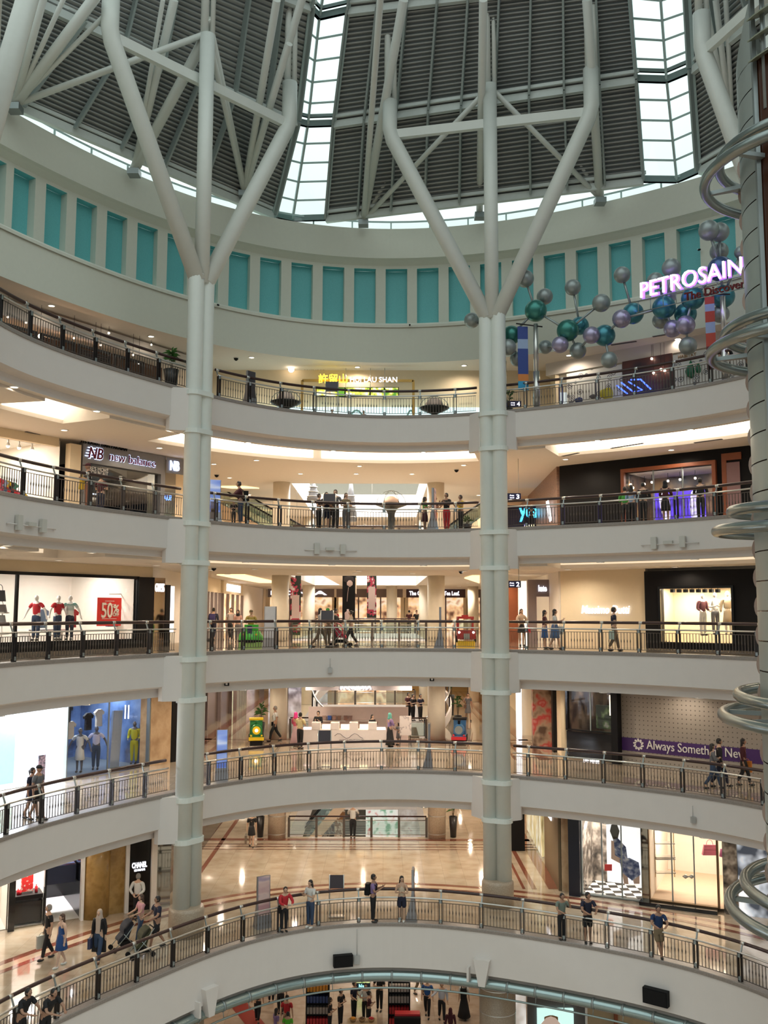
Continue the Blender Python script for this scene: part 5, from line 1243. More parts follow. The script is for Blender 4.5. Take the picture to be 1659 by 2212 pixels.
l = bpy.data.lights.new('escalator_fill_light', 'AREA'); l.energy = 260; l.size = 2; l.color = (1, .75, .5); lo = bpy.data.objects.new('escalator_fill_light', l); COL.objects.link(lo); lo.location = (-6.5, 56.5, FL[3] - 1.2); lo.rotation_euler = (PI, 0, 0)  # added lamp, not a fitting, brightening the escalator undersides
# warm light recesses in the concourse ceilings; the third gallery one is added glow
for lv, pts, lab in ((2, ((468, 1241), (528, 1241), (604, 1258), (560, 1258)), 'warm slanted light recess in the concourse ceiling, second gallery left'), (3, ((462, 1050), (528, 1050), (560, 1054), (500, 1054)), 'added warm glow panel for the lit escalator soffit, third gallery left'), (2, ((1003, 1248), (1020, 1243), (1036, 1243), (1036, 1259)), 'warm oval light recess near the right column, second gallery')):
    c = [atz(u, v, CZ[lv] - .02) for u, v in pts]; c = [Vector((max(-9.9, min(8, p.x)), min(p.y, 66), p.z)) for p in c]; mb = MB(); mb.hexa([p - Vector((0, 0, .04)) for p in c] + c); o = mb.build('ceiling_glow_panel', glow('amber_glow', (1, .74, .42), 1.5)); center(o); tag(o, lab, 'ceiling light')
# curved white ramp balustrades seen on the first gallery
for sx, lab in ((-1, 'curved white stair balustrade behind the left far column on the first gallery'), (1, 'curved stair balustrade behind the right far column on the first gallery')):
    cx = -3.4 if sx < 0 else 3.1; th = thing('curved_stair', lab, 'stairs', (cx, 56, f1))
    pts = [(cx + sx * (1.6 * math.sin(a) - .8), 53.5 + 5 * a / PI, f1 - .8 + 3.2 * a / PI) for a in [PI * j / 14 for j in range(15)]]
    mb = MB()
    for p, q in zip(pts[:-1], pts[1:]): mb.hexa([Vector(p), Vector(q), Vector(q) + Vector((.12, 0, 0)), Vector(p) + Vector((.12, 0, 0)), Vector(p) + Vector((0, 0, .55)), Vector(q) + Vector((0, 0, .55)), Vector(q) + Vector((.12, 0, .55)), Vector(p) + Vector((.12, 0, .55))])
    mb.build('stair_side', plaster, th)
    mb = MB(); mb.tube([(p[0], p[1], p[2] + 1.4) for p in pts], .05, 6); mb.build('handrail', steel, th)
    for p in pts[::2]: mb = MB(); mb.box((p[0], p[1], p[2] + .95), (.08, .08, .9)); mb.build('post', dark_steel, th)
# saucer lamps and pendants
def saucer(x, y, z, h, label):
    th = thing('saucer_lamp', label, 'lamp', (x, y, z)); dm = mat('dark_green_metal', (.03, .035, .035), .4)
    mb = MB(); mb.lathe([(.35, 0), (.3, .12), (.16, .3), (.16, h - .9), (.2, h - .8), (.3, h - .62), (.75, h - .45), (.78, h - .4), (.1, h - .4)], (x, y, z), 24); mb.build('pedestal', dm, th)
    mb = MB(); mb.lathe([(.42, h - .4), (.36, h - .2), (.2, h - .05), (.01, h)], (x, y, z), 20); mb.build('dome', mat('peach_dome', (.85, .62, .5), .5), th)
    mb = MB(); 
    for a_ in range(3): mb.tube([(x + .7 * math.cos(PI * j / 8) * math.cos(a_ * PI / 3), y + .7 * math.cos(PI * j / 8) * math.sin(a_ * PI / 3), z + h - .4 + .65 * math.sin(PI * j / 8)) for j in range(9)], .015, 5)
    mb.build('wire_cage', grey_steel, th)
p = aty(845, 1140, 44.5); saucer(p.x, p.y, f3, 2.0, 'tall saucer lamp on a dark pedestal on the third gallery')
for u, v, hh, lab in ((677, 1045, .95, 'short dark hanging lantern left of the group on the third gallery'), (758, 1045, 2.1, 'long dark hanging lantern above the group on the third gallery')):
    p = aty(u, v, 51.5); th = thing('hanging_lantern', lab, 'lamp', (p.x, p.y, p.z - hh))
    mb = MB(); mb.lathe([(.34, 0), (.36, .12), (.28, hh * .3), (.22, hh * .6), (.1, hh)], (p.x, p.y, p.z - hh), 16); mb.build('lantern_shell', grey_clad, th)
    for k in range(3): mb = MB(); mb.lathe([(.33 - .06 * k, 0), (.37 - .06 * k, .03), (.33 - .06 * k, .06)], (p.x, p.y, p.z - hh + .2 + k * hh * .28), 16); mb.build('steel_band', steel, th)
    mb = MB(); mb.tube([(p.x, p.y, p.z), (p.x, p.y, 30.55)], .02, 5); mb.build('cable', blackm, th)
# hanging banners in the far void
flor = ramp_mat('floral_print', [(.35, (.02, .03, .02)), (.48, (.5, .05, .1)), (.56, (.8, .7, .68)), (.7, (.1, .12, .06))], 2.2, .6, const=True)
pal = mat('pale_pink_print', (.72, .55, .52), .6)
def banner(u0, u1, v0, v1, y, label, kind):
    a, b = aty(u0, v0, y), aty(u1, v1, y); th = thing('hanging_banner', label, 'banner', ((a.x + b.x) / 2, y, b.z))
    mb = MB(); mb.box(((a.x + b.x) / 2, y, (a.z + b.z) / 2), (b.x - a.x, .02, a.z - b.z)); mb.build('banner_cloth', flor if kind == 0 else blackm if kind == 1 else pal, th)
    w = b.x - a.x; cx = (a.x + b.x) / 2
    if kind == 0:
        for k in range(1): mb = MB(); zc_ = a.z - (a.z - b.z) * .5; mb.hexa([Vector((cx + sx * w * .36, y - .02 - dy, zc_ + dz)) for dz in (-.8, .5) for sx, dy in ((-1, .01), (1, .01), (1, 0), (-1, 0))]); mb.build('bottle_print', pal, th)
    if kind == 1:
        sk = mat('face_print', (.62, .45, .4), .6)
        mb = MB(); mb.lathe([(.01, -.16), (.16, -.05), (.17, .08), (.08, .2), (.01, .22)], (cx + .05, y - .02, a.z - .62), 14, sy=.05); mb.build('face_print', sk, th)
        mb = MB(); mb.lathe([(.01, -.15), (.3, .0), (.26, .22), (.01, .3)], (cx, y - .012, a.z - .45), 14, sy=.03); mb.build('hair_print', mat('dark_hair_print', (.03, .02, .02), .6), th)
        mb = MB(); mb.bar((cx - .1, y - .03, a.z - 1.6), (cx - .02, y - .03, a.z - .8), .12, .02); mb.build('hand_print', sk, th)
        mb = MB(); mb.lathe([(.01, 0), (.17, .05), (.18, .4), (.06, .5), (.06, .6), (.01, .6)], (cx - .05, y - .02, b.z + .15), 12, sy=.05); mb.build('bottle_print', pal, th)
    mb = MB(); mb.tube([(a.x, y, a.z + .01), (b.x, y, a.z + .01)], .02, 5); mb.tube([(cx, y, a.z), (cx, y, 30.55)], .01, 4); mb.build('banner_rod', steel, th)
banner(628, 649, 1238, 1372, 53, 'tall floral perfume banner, leftmost of the three in the far void', 0)
banner(740, 767, 1238, 1345, 53, 'dark banner with a portrait of a woman, middle of the three in the far void', 1)
banner(793, 813, 1238, 1335, 53.5, 'narrow floral banner, rightmost of the three in the far void', 0)
# ================================================================ TOTEMS, DIRECTORY STANDS, PLANTS
totem_grey = mat('totem_grey', (.36, .36, .38), .3, .5)
def totem(x, y, z, h, w, rz, face, label, back=None):
    th = thing('totem_sign', label, 'sign', (x, y, z)); R = Matrix.Translation((x, y, z)) @ Matrix.Rotation(rz, 4, 'Z')
    n = 8; pr = [(.30 - .24 * math.sin(PI / 2 * min(1, j / n * 1.6)) + 0, h * j / n) for j in range(n + 1)]
    mb = MB(); vs = []
    for d_, zz in pr: vs += [R @ Vector((-w / 2 - d_ * .15, -d_ * .5, zz)), R @ Vector((w / 2 + d_ * .15, -d_ * .5, zz)), R @ Vector((w / 2 + d_ * .15, d_, zz)), R @ Vector((-w / 2 - d_ * .15, d_, zz))]
    fs = [(0, 3, 2, 1), tuple(4 * n + k for k in range(4))]
    for i in range(n):
        for k in range(4): fs.append((4 * i + k, 4 * i + (k + 1) % 4, 4 * i + 4 + (k + 1) % 4, 4 * i + 4 + k))
    mb.add(vs, fs); mb.build('totem_body', back or totem_grey, th)
    mb = MB(); vs = [R @ Vector((sx * w * .46, -pr[i][0] * .5 - .012, pr[i][1])) for i in (2, 4, 6, 8) for sx in (-1, 1)]; mb.add(vs, [(2 * i, 2 * i + 1, 2 * i + 3, 2 * i + 2) for i in range(3)]); mb.build('sign_face', face, th)
bluef = ramp_mat('blue_notice', [(.4, (.12, .2, .6)), (.55, (.3, .42, .85)), (.7, (.8, .85, 1))], 1.6, .4, emit=.35, stretch=(.3, .3, 1.5))
pinkf = ramp_mat('pink_notice', [(.4, (.55, .3, .32)), (.55, (.75, .55, .5)), (.7, (.2, .15, .35))], 2, .4, stretch=(.4, .4, 1))
def ft_(u, v, lv): return atz(u, v, FL[lv])
p = ft_(478, 1686, 1); totem(p.x, p.y, p.z, 1.95, .42, .25, bluef, 'blue lit notice totem right of the left column on the first gallery')
p = ft_(568, 2004, 0); totem(p.x, p.y, p.z, 1.85, .5, .55, pinkf, 'pink notice totem behind the railing near the person in the red jacket')
p = ft_(893, 1984, 0); totem(p.x, p.y, p.z, 1.85, .5, 1.5, pinkf, 'edge-on grey totem beside the woman in dark shorts on the lowest gallery')
p = onring(928, 1665, .8); totem(p.x, p.y, f1, 1.85, .5, 1.5, pinkf, 'edge-on grey totem behind the railing of the first gallery')
p = onring(952, 1400, .8); totem(p.x, p.y, f2, 1.75, .5, 1.5, pinkf, 'edge-on grey totem left of the red ride on the second gallery')
p = onring(583, 1400, .9); totem(p.x, p.y, f2, 1.75, .5, -.2, mat('pale_notice', (.6, .6, .62), .4), 'pale grey totem right of the green ride on the second gallery')
p = onring(463, 1130, .7); totem(p.x, p.y, f3, 1.75, .45, .4, bluef, 'blue notice totem right of the left column on the third gallery')
p = onring(541, 880, .6); totem(p.x, p.y, f4, 1.5, .45, .9, mat('dark_notice', (.06, .05, .06), .4), 'dark totem behind the railing of the fourth gallery')
p = onring(938, 1140, 1.0); totem(p.x, p.y, f3, 1.9, .45, 1.3, pinkf, 'narrow grey totem among the people on the third gallery')
def stand(u, lv, label, d=.75):
    p = onring(u, 1400, d, 0 if lv == 0 else 1); x, y, z = p.x, p.y, FL[lv]; th = thing('directory_stand', label, 'sign stand', (x, y, z))
    for sx in (-.27, .27): mb = MB(); mb.tube([(x + sx, y, z), (x + sx, y, z + 1.6)], .025, 6); mb.build('leg', steel, th)
    mb = MB(); mb.box((x, y, z + .08), (.6, .3, .03)); mb.build('base', steel, th)
    mb = MB(); mb.box((x, y - .04, z + 1.35), (.5, .04, .48), M=Matrix.Rotation(-.25, 3, 'X')); mb.build('notice_board', mat('maroon_black_board', (.03, .015, .02), .3), th)
for u, lv in ((731, 0), (703, 1), (706, 2), (709, 3), (712, 4)): stand(u, lv, 'black directory board on two steel legs behind the %s gallery railing' % lvn[lv])
leafm = mat('palm_leaf', (.05, .16, .03), .5, var=.3); potm = mat('black_planter', (.02, .018, .018), .35)
def plant(x, y, z, ph, lh, label, r=.22, spread=.45, n=26):
    th = thing('potted_palm', label, 'plant', (x, y, z)); mb = MB(); mb.lathe([(r * .7, 0), (r, ph), (r * .85, ph), (r * .8, ph - .05)], (x, y, z), 14); mb.build('pot', potm, th)
    mb = MB()
    for k in range(4): mb.tube([(x, y, z + ph - .05), (x + .1 * math.cos(k * 1.7), y + .1 * math.sin(k * 1.7), z + ph + lh * .55)], .012, 5)
    mb.build('stem', mat('plant_stem', (.12, .08, .04), .6), th)
    mb = MB(); rnd = random.Random(int(x * 100))
    for k in range(n):
        a = rnd.uniform(0, 2 * PI); e = rnd.uniform(.1, 1.2); L = spread * rnd.uniform(.7, 1.2); o = Vector((x, y, z + ph + lh * rnd.uniform(.3, .75)))
        d = Vector((math.cos(a) * math.cos(e), math.sin(a) * math.cos(e), math.sin(e))); s_ = Vector((-math.sin(a), math.cos(a), 0)) * .035
        q1 = o + d * L * .5; q2 = o + d * L + Vector((0, 0, -L * .35)); mb.add([o - s_ * .4, o + s_ * .4, q1 + s_, q2, q1 - s_], [(0, 1, 2, 3, 4)])
    mb.build('leaves', leafm, th)
p = ft_(560, 1592, 1); plant(p.x, p.y + .6, f1, .7, 1.2, 'leafy palm in a black pot behind the green train ride')
p = ft_(992, 1585, 1); plant(p.x, p.y + .8, f1, .9, 1.3, 'leafy palm in a black pot behind the blue train ride')
p = ft_(975, 1545, 1); plant(p.x, p.y, f1, 1.3, 1.3, 'tall palm by the curved stair balustrade')
p = ft_(979, 1808, 0); plant(p.x, p.y, f0, 1.05, .9, 'tall black planter with leaves right of the right stone column')
p = ft_(562, 1808, 0); plant(p.x, p.y, f0, 1.05, .7, 'tall black planter with leaves behind the woman in the black dress')
p = onring(369, 836, .55); plant(p.x, p.y, f4, .75, .9, 'green leafy plant in a black pot at the restaurant end of the fourth gallery', .3, .4, 60)
p = onring(1098, 870, .9); plant(p.x, p.y, f4, .3, .9, 'thin dark-leaved plant just right of the right column on the fourth gallery', .2, .4, 14)
p = onring(1010, 1142, .6); plant(p.x, p.y, f3, .25, .35, 'low plant at the feet of the person in yellow', .2, .3, 20)
# ================================================================ KIDDIE RIDES
gr = mat('bright_green_plastic', (.06, .45, .04), .25, coat=.5); yl = mat('yellow_plastic', (.8, .55, .02), .3); rd = mat('dark_red_plastic', (.30, .015, .015), .3, coat=.5)
bl = mat('blue_plastic', (.04, .14, .30), .3, coat=.4); dg = mat('dark_green_plastic', (.02, .20, .05), .3, coat=.4); lampw = glow('ride_lamp', (1, 1, .9), 3)
def ride_car(x, y, z, label):
    th = thing('green_car_ride', label, 'kiddie ride', (x, y, z))
    mb = MB(); mb.box((x, y, z + .12), (.95, .7, .24)); mb.build('platform', mat('pale_green_base', (.25, .42, .12), .5), th)
    mb = MB(); mb.lathe([(.50, .24), (.55, .32), (.53, .5), (.44, .66), (.38, .72)], (x, y, z), 20, sy=.75); mb.build('car_body', gr, th)
    mb = MB(); mb.lathe([(.53, .22), (.56, .28), (.54, .34)], (x, y, z), 20, sy=.76, close=False); mb.build('bumper', black, th)
    mb = MB(); mb.box((x, y - .28, z + .72), (.2, .14, .42)); mb.build('dark_stripe', mat('navy_plastic', (.02, .03, .08), .3), th)
    for s in (-1, 1):
        mb = MB(); mb.ball((x + s * .28, y - .36, z + .56), .05, 8); mb.build('headlight', yl, th)
    mb = MB(); mb.box((x, y + .22, z + .8), (.6, .1, .35)); mb.build('seat_back', gr, th)
p = aty(541, 1400, 40.6); ride_car(p.x, p.y, f2, 'bright green kiddie car ride on the second gallery')
def ride_bus(x, y, z, label):
    th = thing('red_bus_ride', label, 'kiddie ride', (x, y, z))
    mb = MB(); mb.box((x, y, z + .1), (.8, 1.2, .2)); mb.build('platform', yl, th)
    mb = MB(); mb.box((x, y - .1, z + .5), (.86, 1.0, .42)); mb.box((x, y - .55, z + .42), (.6, .3, .3)); mb.build('body', rd, th)
    mb = MB(); mb.box((x, y + .1, z + 1.28), (.78, .75, .1)); mb.box((x, y + .1, z + 1.36), (.3, .3, .08))
    for sx in (-.34, .34):
        for sy in (-.22, .42): mb.box((x + sx, y + sy, z + .98), (.07, .07, .56))
    mb.build('cabin', rd, th)
    mb = MB(); mb.box((x, y - .71, z + .42), (.28, .03, .26)); mb.build('grille', grey_steel, th)
    mb = MB(); mb.box((x, y - .22, z + .98), (.6, .02, .4)); mb.build('windscreen', MATS['rail_glass'], th)
    for s in (-1, 1): mb = MB(); mb.ball((x + s * .33, y - .62, z + .6), .06, 8); mb.build('headlight', lampw, th)
    for s in (-1, 1): mb = MB(); mb.tube([(x + s * .40, y - .4, z + .3), (x + s * .47, y - .4, z + .3)], .16, 12); mb.build('wheel', blackm, th)
p = aty(1005, 1390, 44.3); ride_bus(p.x, p.y, f2, 'dark red kiddie bus ride with a yellow base left of the right column')
def ride_train(x, y, z, body, trim, label, name, rz=0.0):
    th = thing(name, label, 'kiddie ride', (x, y, z))
    R = Matrix.Translation((x, y, z)) @ Matrix.Rotation(rz, 4, 'Z')
    def put(mb, nm, m): mb.v = [tuple(R @ Vector(v)) for v in mb.v]; return mb.build(nm, m, th)
    mb = MB(); mb.box((0, 0, .11), (.6, 1.2, .22)); put(mb, 'platform', blackm)
    mb = MB(); mb.box((0, 0, .36), (.66, 1.25, .2)); put(mb, 'chassis', body)
    mb = MB(); mb.box((0, -.64, .33), (.74, .08, .16)); put(mb, 'buffer_beam', trim)
    mb = MB(); mb.tube([(0, -.62, .74), (0, .1, .74)], .27, 18); put(mb, 'boiler', body)
    mb = MB(); mb.tube([(0, -.66, .74), (0, -.61, .74)], .2, 18); put(mb, 'boiler_front', grey_steel if name.startswith('blue') else yl)
    mb = MB(); mb.lathe([(.07, .95), (.07, 1.15), (.1, 1.2)], (0, -.4, 0), 12); put(mb, 'funnel', black if name.startswith('blue') else body)
    mb = MB(); mb.box((0, .35, .8), (.62, .5, .7)); put(mb, 'cab', body)
    mb = MB(); mb.box((0, .35, 1.2), (.7, .62, .08)); put(mb, 'cab_roof', black if name.startswith('blue') else trim)
    for s in (-1, 1): mb = MB(); mb.ball((s * .26, -.66, .48), .055, 8); put(mb, 'buffer', trim)
    for s in (-1, 1):
        for yy in (-.4, 0, .4): mb = MB(); mb.tube([(s * .33, yy, .3), (s * .37, yy, .3)], .14, 12); put(mb, 'wheel', blackm)
    if not name.startswith('blue'): mb = MB(); mb.ball((0, -.68, .74), .08, 10); put(mb, 'headlamp', lampw)
p = ft_(553, 1607, 1); ride_train(p.x, p.y, f1, dg, yl, 'green train kiddie ride with a round lamp and yellow trim', 'green_train_ride', .15)
p = ft_(993, 1606, 1); ride_train(p.x, p.y, f1, bl, mat('red_trim', (.55, .02, .03), .3), 'blue train kiddie ride with a red buffer beam', 'blue_train_ride', -.15)
# ================================================================ WHITE KIOSK on the first gallery
ka = ft_(652, 1614, 1); kb = ft_(835, 1616, 1); ky = ka.y; kx0, kx1 = ka.x, kb.x
th = thing('jewellery_kiosk', 'long white jewellery kiosk with lit glass cases on the first gallery', 'kiosk', ((kx0 + kx1) / 2, ky, f1))
wl = mat('kiosk_white', (.85, .78, .76), .35)
mb = MB(); mb.box(((kx0 + kx1) / 2, ky + .3, f1 + .42), (kx1 - kx0, .6, .84)); mb.build('counter', wl, th)
for k in range(4):
    x = kx0 + .7 + (kx1 - kx0 - 1.0) * k / 3.4; mb = MB(); mb.box((x - .02, ky + .3, f1 + 1.0), (.42, .6, .34)); mb.build('counter_block', wl, th)
    if k < 3: mb = MB(); mb.box((x + .52, ky + .28, f1 + .96), (.5, .4, .2)); mb.build('lit_case', glow('case_light', (1, .86, .6), 1.2), th)
for x in (kx0 + .3, kx1 - .3):
    mb = MB(); mb.box((x, ky + .3, f1 + 1.1), (.55, .55, .5)); mb.build('glass_case', MATS['shop_glass'], th)
    mb = MB(); mb.box((x, ky + .3, f1 + .88), (.5, .5, .06)); mb.build('case_floor', glow('case_pink_light', (1, .8, .78), 1.5), th)
text('FAMILY SENTIMENTS', (kx0 + 1.85, ky - .01, f1 + .28), (1, 0, 0), (0, 0, 1), 1.2, .1, mat('grey_letters', (.2, .18, .2), .5), th)
mb = MB(); mb.tube([(kx0 + 1.6 + .14 * j, ky - .02, f1 + .55 + .12 * math.sin(j * 1.1)) for j in range(11)], .015, 5); mb.build('ribbon_logo', mat('grey_letters', (.2, .18, .2), .5), th)
b0 = aty(666, 1600, 49.0); b1 = aty(882, 1527, 49.0)
mb = MB(); mb.box(((b0.x + b1.x) / 2, 49.0, (f1 + b1.z) / 2), (b1.x - b0.x, .12, b1.z - f1)); mb.build('back_panel', mat('kiosk_pink_white', (.85, .70, .66), .5), th)
for x0, x1 in ((b0.x + .6, b0.x + 1.9), (b0.x + 2.2, b0.x + 3.2)):
    mb = MB(); mb.box(((x0 + x1) / 2, 48.8, f1 + 1.05), (x1 - x0, .35, .05)); mb.build('back_shelf', wl, th)
    for j in range(4): 
        pass
for j, (u, cc) in enumerate(((700, (.5, .35, .3)), (712, (.05, .15, .6)), (722, (.5, .3, .25)), (733, (.35, .2, .15)), (747, (.3, .15, .12)), (757, (.35, .22, .2)))):
    q = aty(u, 1548, 48.8); mb = MB(); mb.box((q.x, 48.8, f1 + 1.18), (.18, .14, .18)); mb.box((q.x, 48.8, f1 + 1.28), (.2, .16, .04)); o = mb.build('jewel_box', mat('jewel_box_%d' % j, cc, .4)); center(o)
    tag(o, 'small %s display box, %s on the kiosk back shelf' % (('beige', 'blue', 'tan', 'brown', 'dark brown', 'rosy')[j], ('first from the left', 'second from the left', 'third from the left', 'fourth from the left', 'second from the right', 'last on the right')[j]), 'box')
psg = thing('hanging_shop_sign', 'grey hanging board with white lettering above the white kiosk', 'sign', (aty(775, 1480, 47).x, 47, 14.73))
s0_, s1_ = aty(660, 1482, 47), aty(890, 1482, 47)
mb = MB(); mb.box(((s0_.x + s1_.x) / 2, 47.05, 14.98), (s1_.x - s0_.x, .1, .5)); mb.build('sign_board', mat('lilac_grey_board', (.45, .42, .46), .5), psg)
for x_ in (s0_.x + .5, s1_.x - .5): mb = MB(); mb.tube([(x_, 47.05, 15.2), (x_, 47.05, 15.44)], .03, 6); mb.build('hanger', steel, psg)
text('PANDORA', (aty(735, 1480, 47).x, 46.98, 14.80), (1, 0, 0), (0, 0, 1), aty(803, 1480, 47).x - aty(735, 1480, 47).x, .22, white_sign, psg, bold=.03)
ea = ft_(876, 1612, 1); th = thing('easel_poster', 'white easel poster with grey brush strokes right of the kiosk', 'poster', (ea.x, ea.y, f1))
mb = MB(); mb.box((ea.x, ea.y, f1 + 1.0), (.58, .03, .95)); mb.build('poster_board', ramp_mat('brush_print', [(.4, (.75, .68, .66)), (.55, (.75, .68, .66)), (.6, (.4, .35, .36)), (.66, (.75, .68, .66))], 2.5, .5), th)
for s in (-.22, .22): mb = MB(); mb.tube([(ea.x + s * 1.3, ea.y, f1), (ea.x + s, ea.y, f1 + .6)], .015, 5); mb.build('leg', blackm, th)
# ================================================================ MOLECULE SCULPTURE
mg = mat('silver_ball', (.31, .35, .35), .40, .55, var=.03); mgr = mat('green_ball', (.05, .22, .19), .3, .6, var=.03); mte = mat('teal_ball', (.06, .24, .30), .3, .6, var=.03); mli = mat('lilac_ball', (.38, .35, .50), .32, .7, var=.03); mbl = mat('blue_ball', (.08, .14, .30), .3, .6, var=.03)
BL = [(338, 383, 48, 'g', .4), (445, 480, 44, 'g', 1), (396, 557, 60, 'G', .5), (263, 690, 52, 'G', .5), (245, 755, 45, 'g', .1), (295, 820, 40, 'g', .8), (48, 610, 42, 'g', .9), (448, 755, 38, 'g', 1.2), (528, 742, 46, 'l', .2), (570, 665, 60, 'G', .5), (635, 640, 50, 't', 1.3),
      (625, 775, 45, 'g', .9), (597, 430, 44, 'g', 1.1), (752, 515, 49, 'g', .7), (699, 690, 47, 'l', .3), (770, 692, 58, 't', .8), (795, 825, 45, 'g', .6), (865, 362, 45, 'g', .8), (925, 572, 58, 't', 1.2), (862, 601, 50, 'l', .4), (1047, 395, 46, 'g', 1.2), (1133, 324, 51, 'g', .6),
      (1093, 540, 63, 't', .7), (1108, 480, 50, 'l', 1.5), (1075, 610, 45, 'g', 1.6), (1140, 655, 48, 'l', .8), (1210, 635, 52, 'l', .2), (1223, 748, 49, 'g', .4), (1250, 490, 62, 't', .6), (1210, 575, 60, 't', 1.6), (1337, 120, 55, 'g', .4), (1395, 130, 52, 'g', .9), (1393, 235, 50, 'g', 1.5), (1400, 330, 68, 'b', .9),
      (1415, 480, 62, 't', 1.3), (1400, 575, 48, 'g', 1.5), (1512, 240, 36, 'g', 1.2)]
cpt = onring(1290, 700, .6); th = thing('molecule_sculpture', 'hanging sculpture of silver, green and lilac balls joined by rods', 'sculpture', (cpt.x, cpt.y, 28.5))
BP = []
for x, y, r, k, d in BL:
    u, v = 1000 + x / 2.517, 450 + y / 2.518; p = onring(u, v, d); BP.append(p)
    rr = (r / 2.517) * (p.y * cp + (p.z - ZC) * sp) / F
    mb = MB(); mb.ball(p, rr, 26); mb.build('ball', {'g': mg, 'G': mgr, 't': mte, 'l': mli, 'b': mbl}[k], th)
for i, j in ((0, 2), (1, 2), (2, 3), (2, 9), (3, 5), (3, 4), (6, 3), (12, 10), (13, 9), (9, 8), (9, 11), (10, 9), (14, 11), (15, 16), (15, 14), (15, 19), (17, 18), (19, 22), (18, 22), (18, 19), (20, 22), (21, 22), (23, 22), (22, 25), (22, 24), (28, 26), (26, 27), (30, 33), (31, 33), (32, 33), (28, 33), (29, 28), (34, 35), (33, 34), (29, 25), (7, 8), (36, 34)):
    mb = MB(); mb.tube([BP[i], BP[j]], .05, 8); mb.build('rod', grey_steel, th)
mb = MB(); q = BP[2]; mb.tube([q, (q.x, q.y, f4)], .06, 8)
# supports: two poles carrying banners
def flagpole(u, vtop, d, side, cols, label, vb0, vb1):
    p = onring(u, vtop, d); th = thing('banner_pole', label, 'pole', (p.x, p.y, f4))
    mb = MB(); mb.tube([(p.x, p.y, f4), (p.x, p.y, f4 + 1.6)], .14, 12); mb.tube([(p.x, p.y, f4 + 1.6), (p.x, p.y, p.z)], .10, 12); mb.build('pole', steel, th)
    za = onring(u, vb0, d).z; arm = MB(); T = rframe(tring(u, 700, d), d)[1]
    arm.tube([(p.x - T.x * .3, p.y - T.y * .3, za), (p.x + T.x * side * .9, p.y + T.y * side * .9 - .2, za + .25)], .03, 6); arm.build('arm', dark_steel, th)
    zb = onring(u, vb1, d).z
    bx = Vector((p.x, p.y, 0)) + T * side * .35; bx2 = Vector((p.x, p.y, 0)) + T * side * .85 - Vector((0, .25, 0)); n = 5
    for k, (f0_, f1_, m) in enumerate(cols):
        mb = MB(); zt, zl = za + .1 - (za - zb) * f0_, za + .1 - (za - zb) * f1_; mb.quad((bx.x, bx.y, zt), (bx2.x, bx2.y, zt), (bx2.x, bx2.y, zl), (bx.x, bx.y, zl)); mb.quad((bx.x, bx.y + .01, zt), (bx.x, bx.y + .01, zl), (bx2.x, bx2.y + .01, zl), (bx2.x, bx2.y + .01, zt)); mb.build('banner_cloth', m, th)
bb = mat('navy_banner', (.02, .05, .25), .5); bo = mat('orange_print', (.6, .2, .04), .5); bc = mat('cyan_print', (.02, .3, .55), .5); br_ = mat('red_banner', (.45, .05, .02), .5); bd = mat('maroon_banner', (.12, .005, .01), .5); bp = mat('pale_blue_print', (.3, .4, .6), .5)
flagpole(1157, 700, .35, 1, [(0, .2, bb), (.2, .35, bp), (.35, .75, bb), (.75, .86, bo), (.86, 1, bc)], 'steel pole with a navy and blue banner in front of the sculpture', 708, 846)
flagpole(1561, 640, .35, 1, [(0, .1, br_), (.1, .2, bp), (.2, .35, br_), (.35, .5, bp), (.5, .68, br_), (.68, 1, bd)], 'steel pole with a red banner near the lift tower', 640, 800)
# neon sign of the science centre
sg = thing('neon_roof_sign', 'violet-white neon lettering on a steel frame in front of the sculpture', 'neon sign', onring(1500, 660, -.4))
neon = glow('violet_white_neon', (1, .9, 1), 2.6); vio = glow('violet_halo', (.30, .12, .95), 1.6)
a = onring(1384, 644, -.3); b = onring(1596, 592, -.9); dv = Vector((b.x - a.x, b.y - a.y, b.z - a.z)); n_ = Vector((dv.y, -dv.x, 0)).normalized()
up = Vector((0, 0, 1)); L = dv.length * 1.13
text('PETROSAINS', a, dv, up, L, .62, neon, sg, 'neon_letter', .03, -.012); text('PETROSAINS', a - n_ * .09, dv, up, L, .64, vio, sg, 'letter_halo', .01, .03)
text('The Discovery Centre', a + dv * .47 + Vector((0, 0, -.52)), dv, up, L * .85, .3, mat('dark_red_letter', (.14, .005, .01), .4), sg, 'lettering', .03, .01)
mb = MB(); 
for o_ in (-.1, -.55): mb.tube([a + up * o_ - dv * .05, a + dv * 1.1 + up * o_], .02, 5)
for k in range(9): q = a + dv * (k / 8 * 1.1 - .03); mb.tube([q + up * -.1, q + up * -.55], .015, 4)
mb.build('sign_frame', grey_steel, sg)
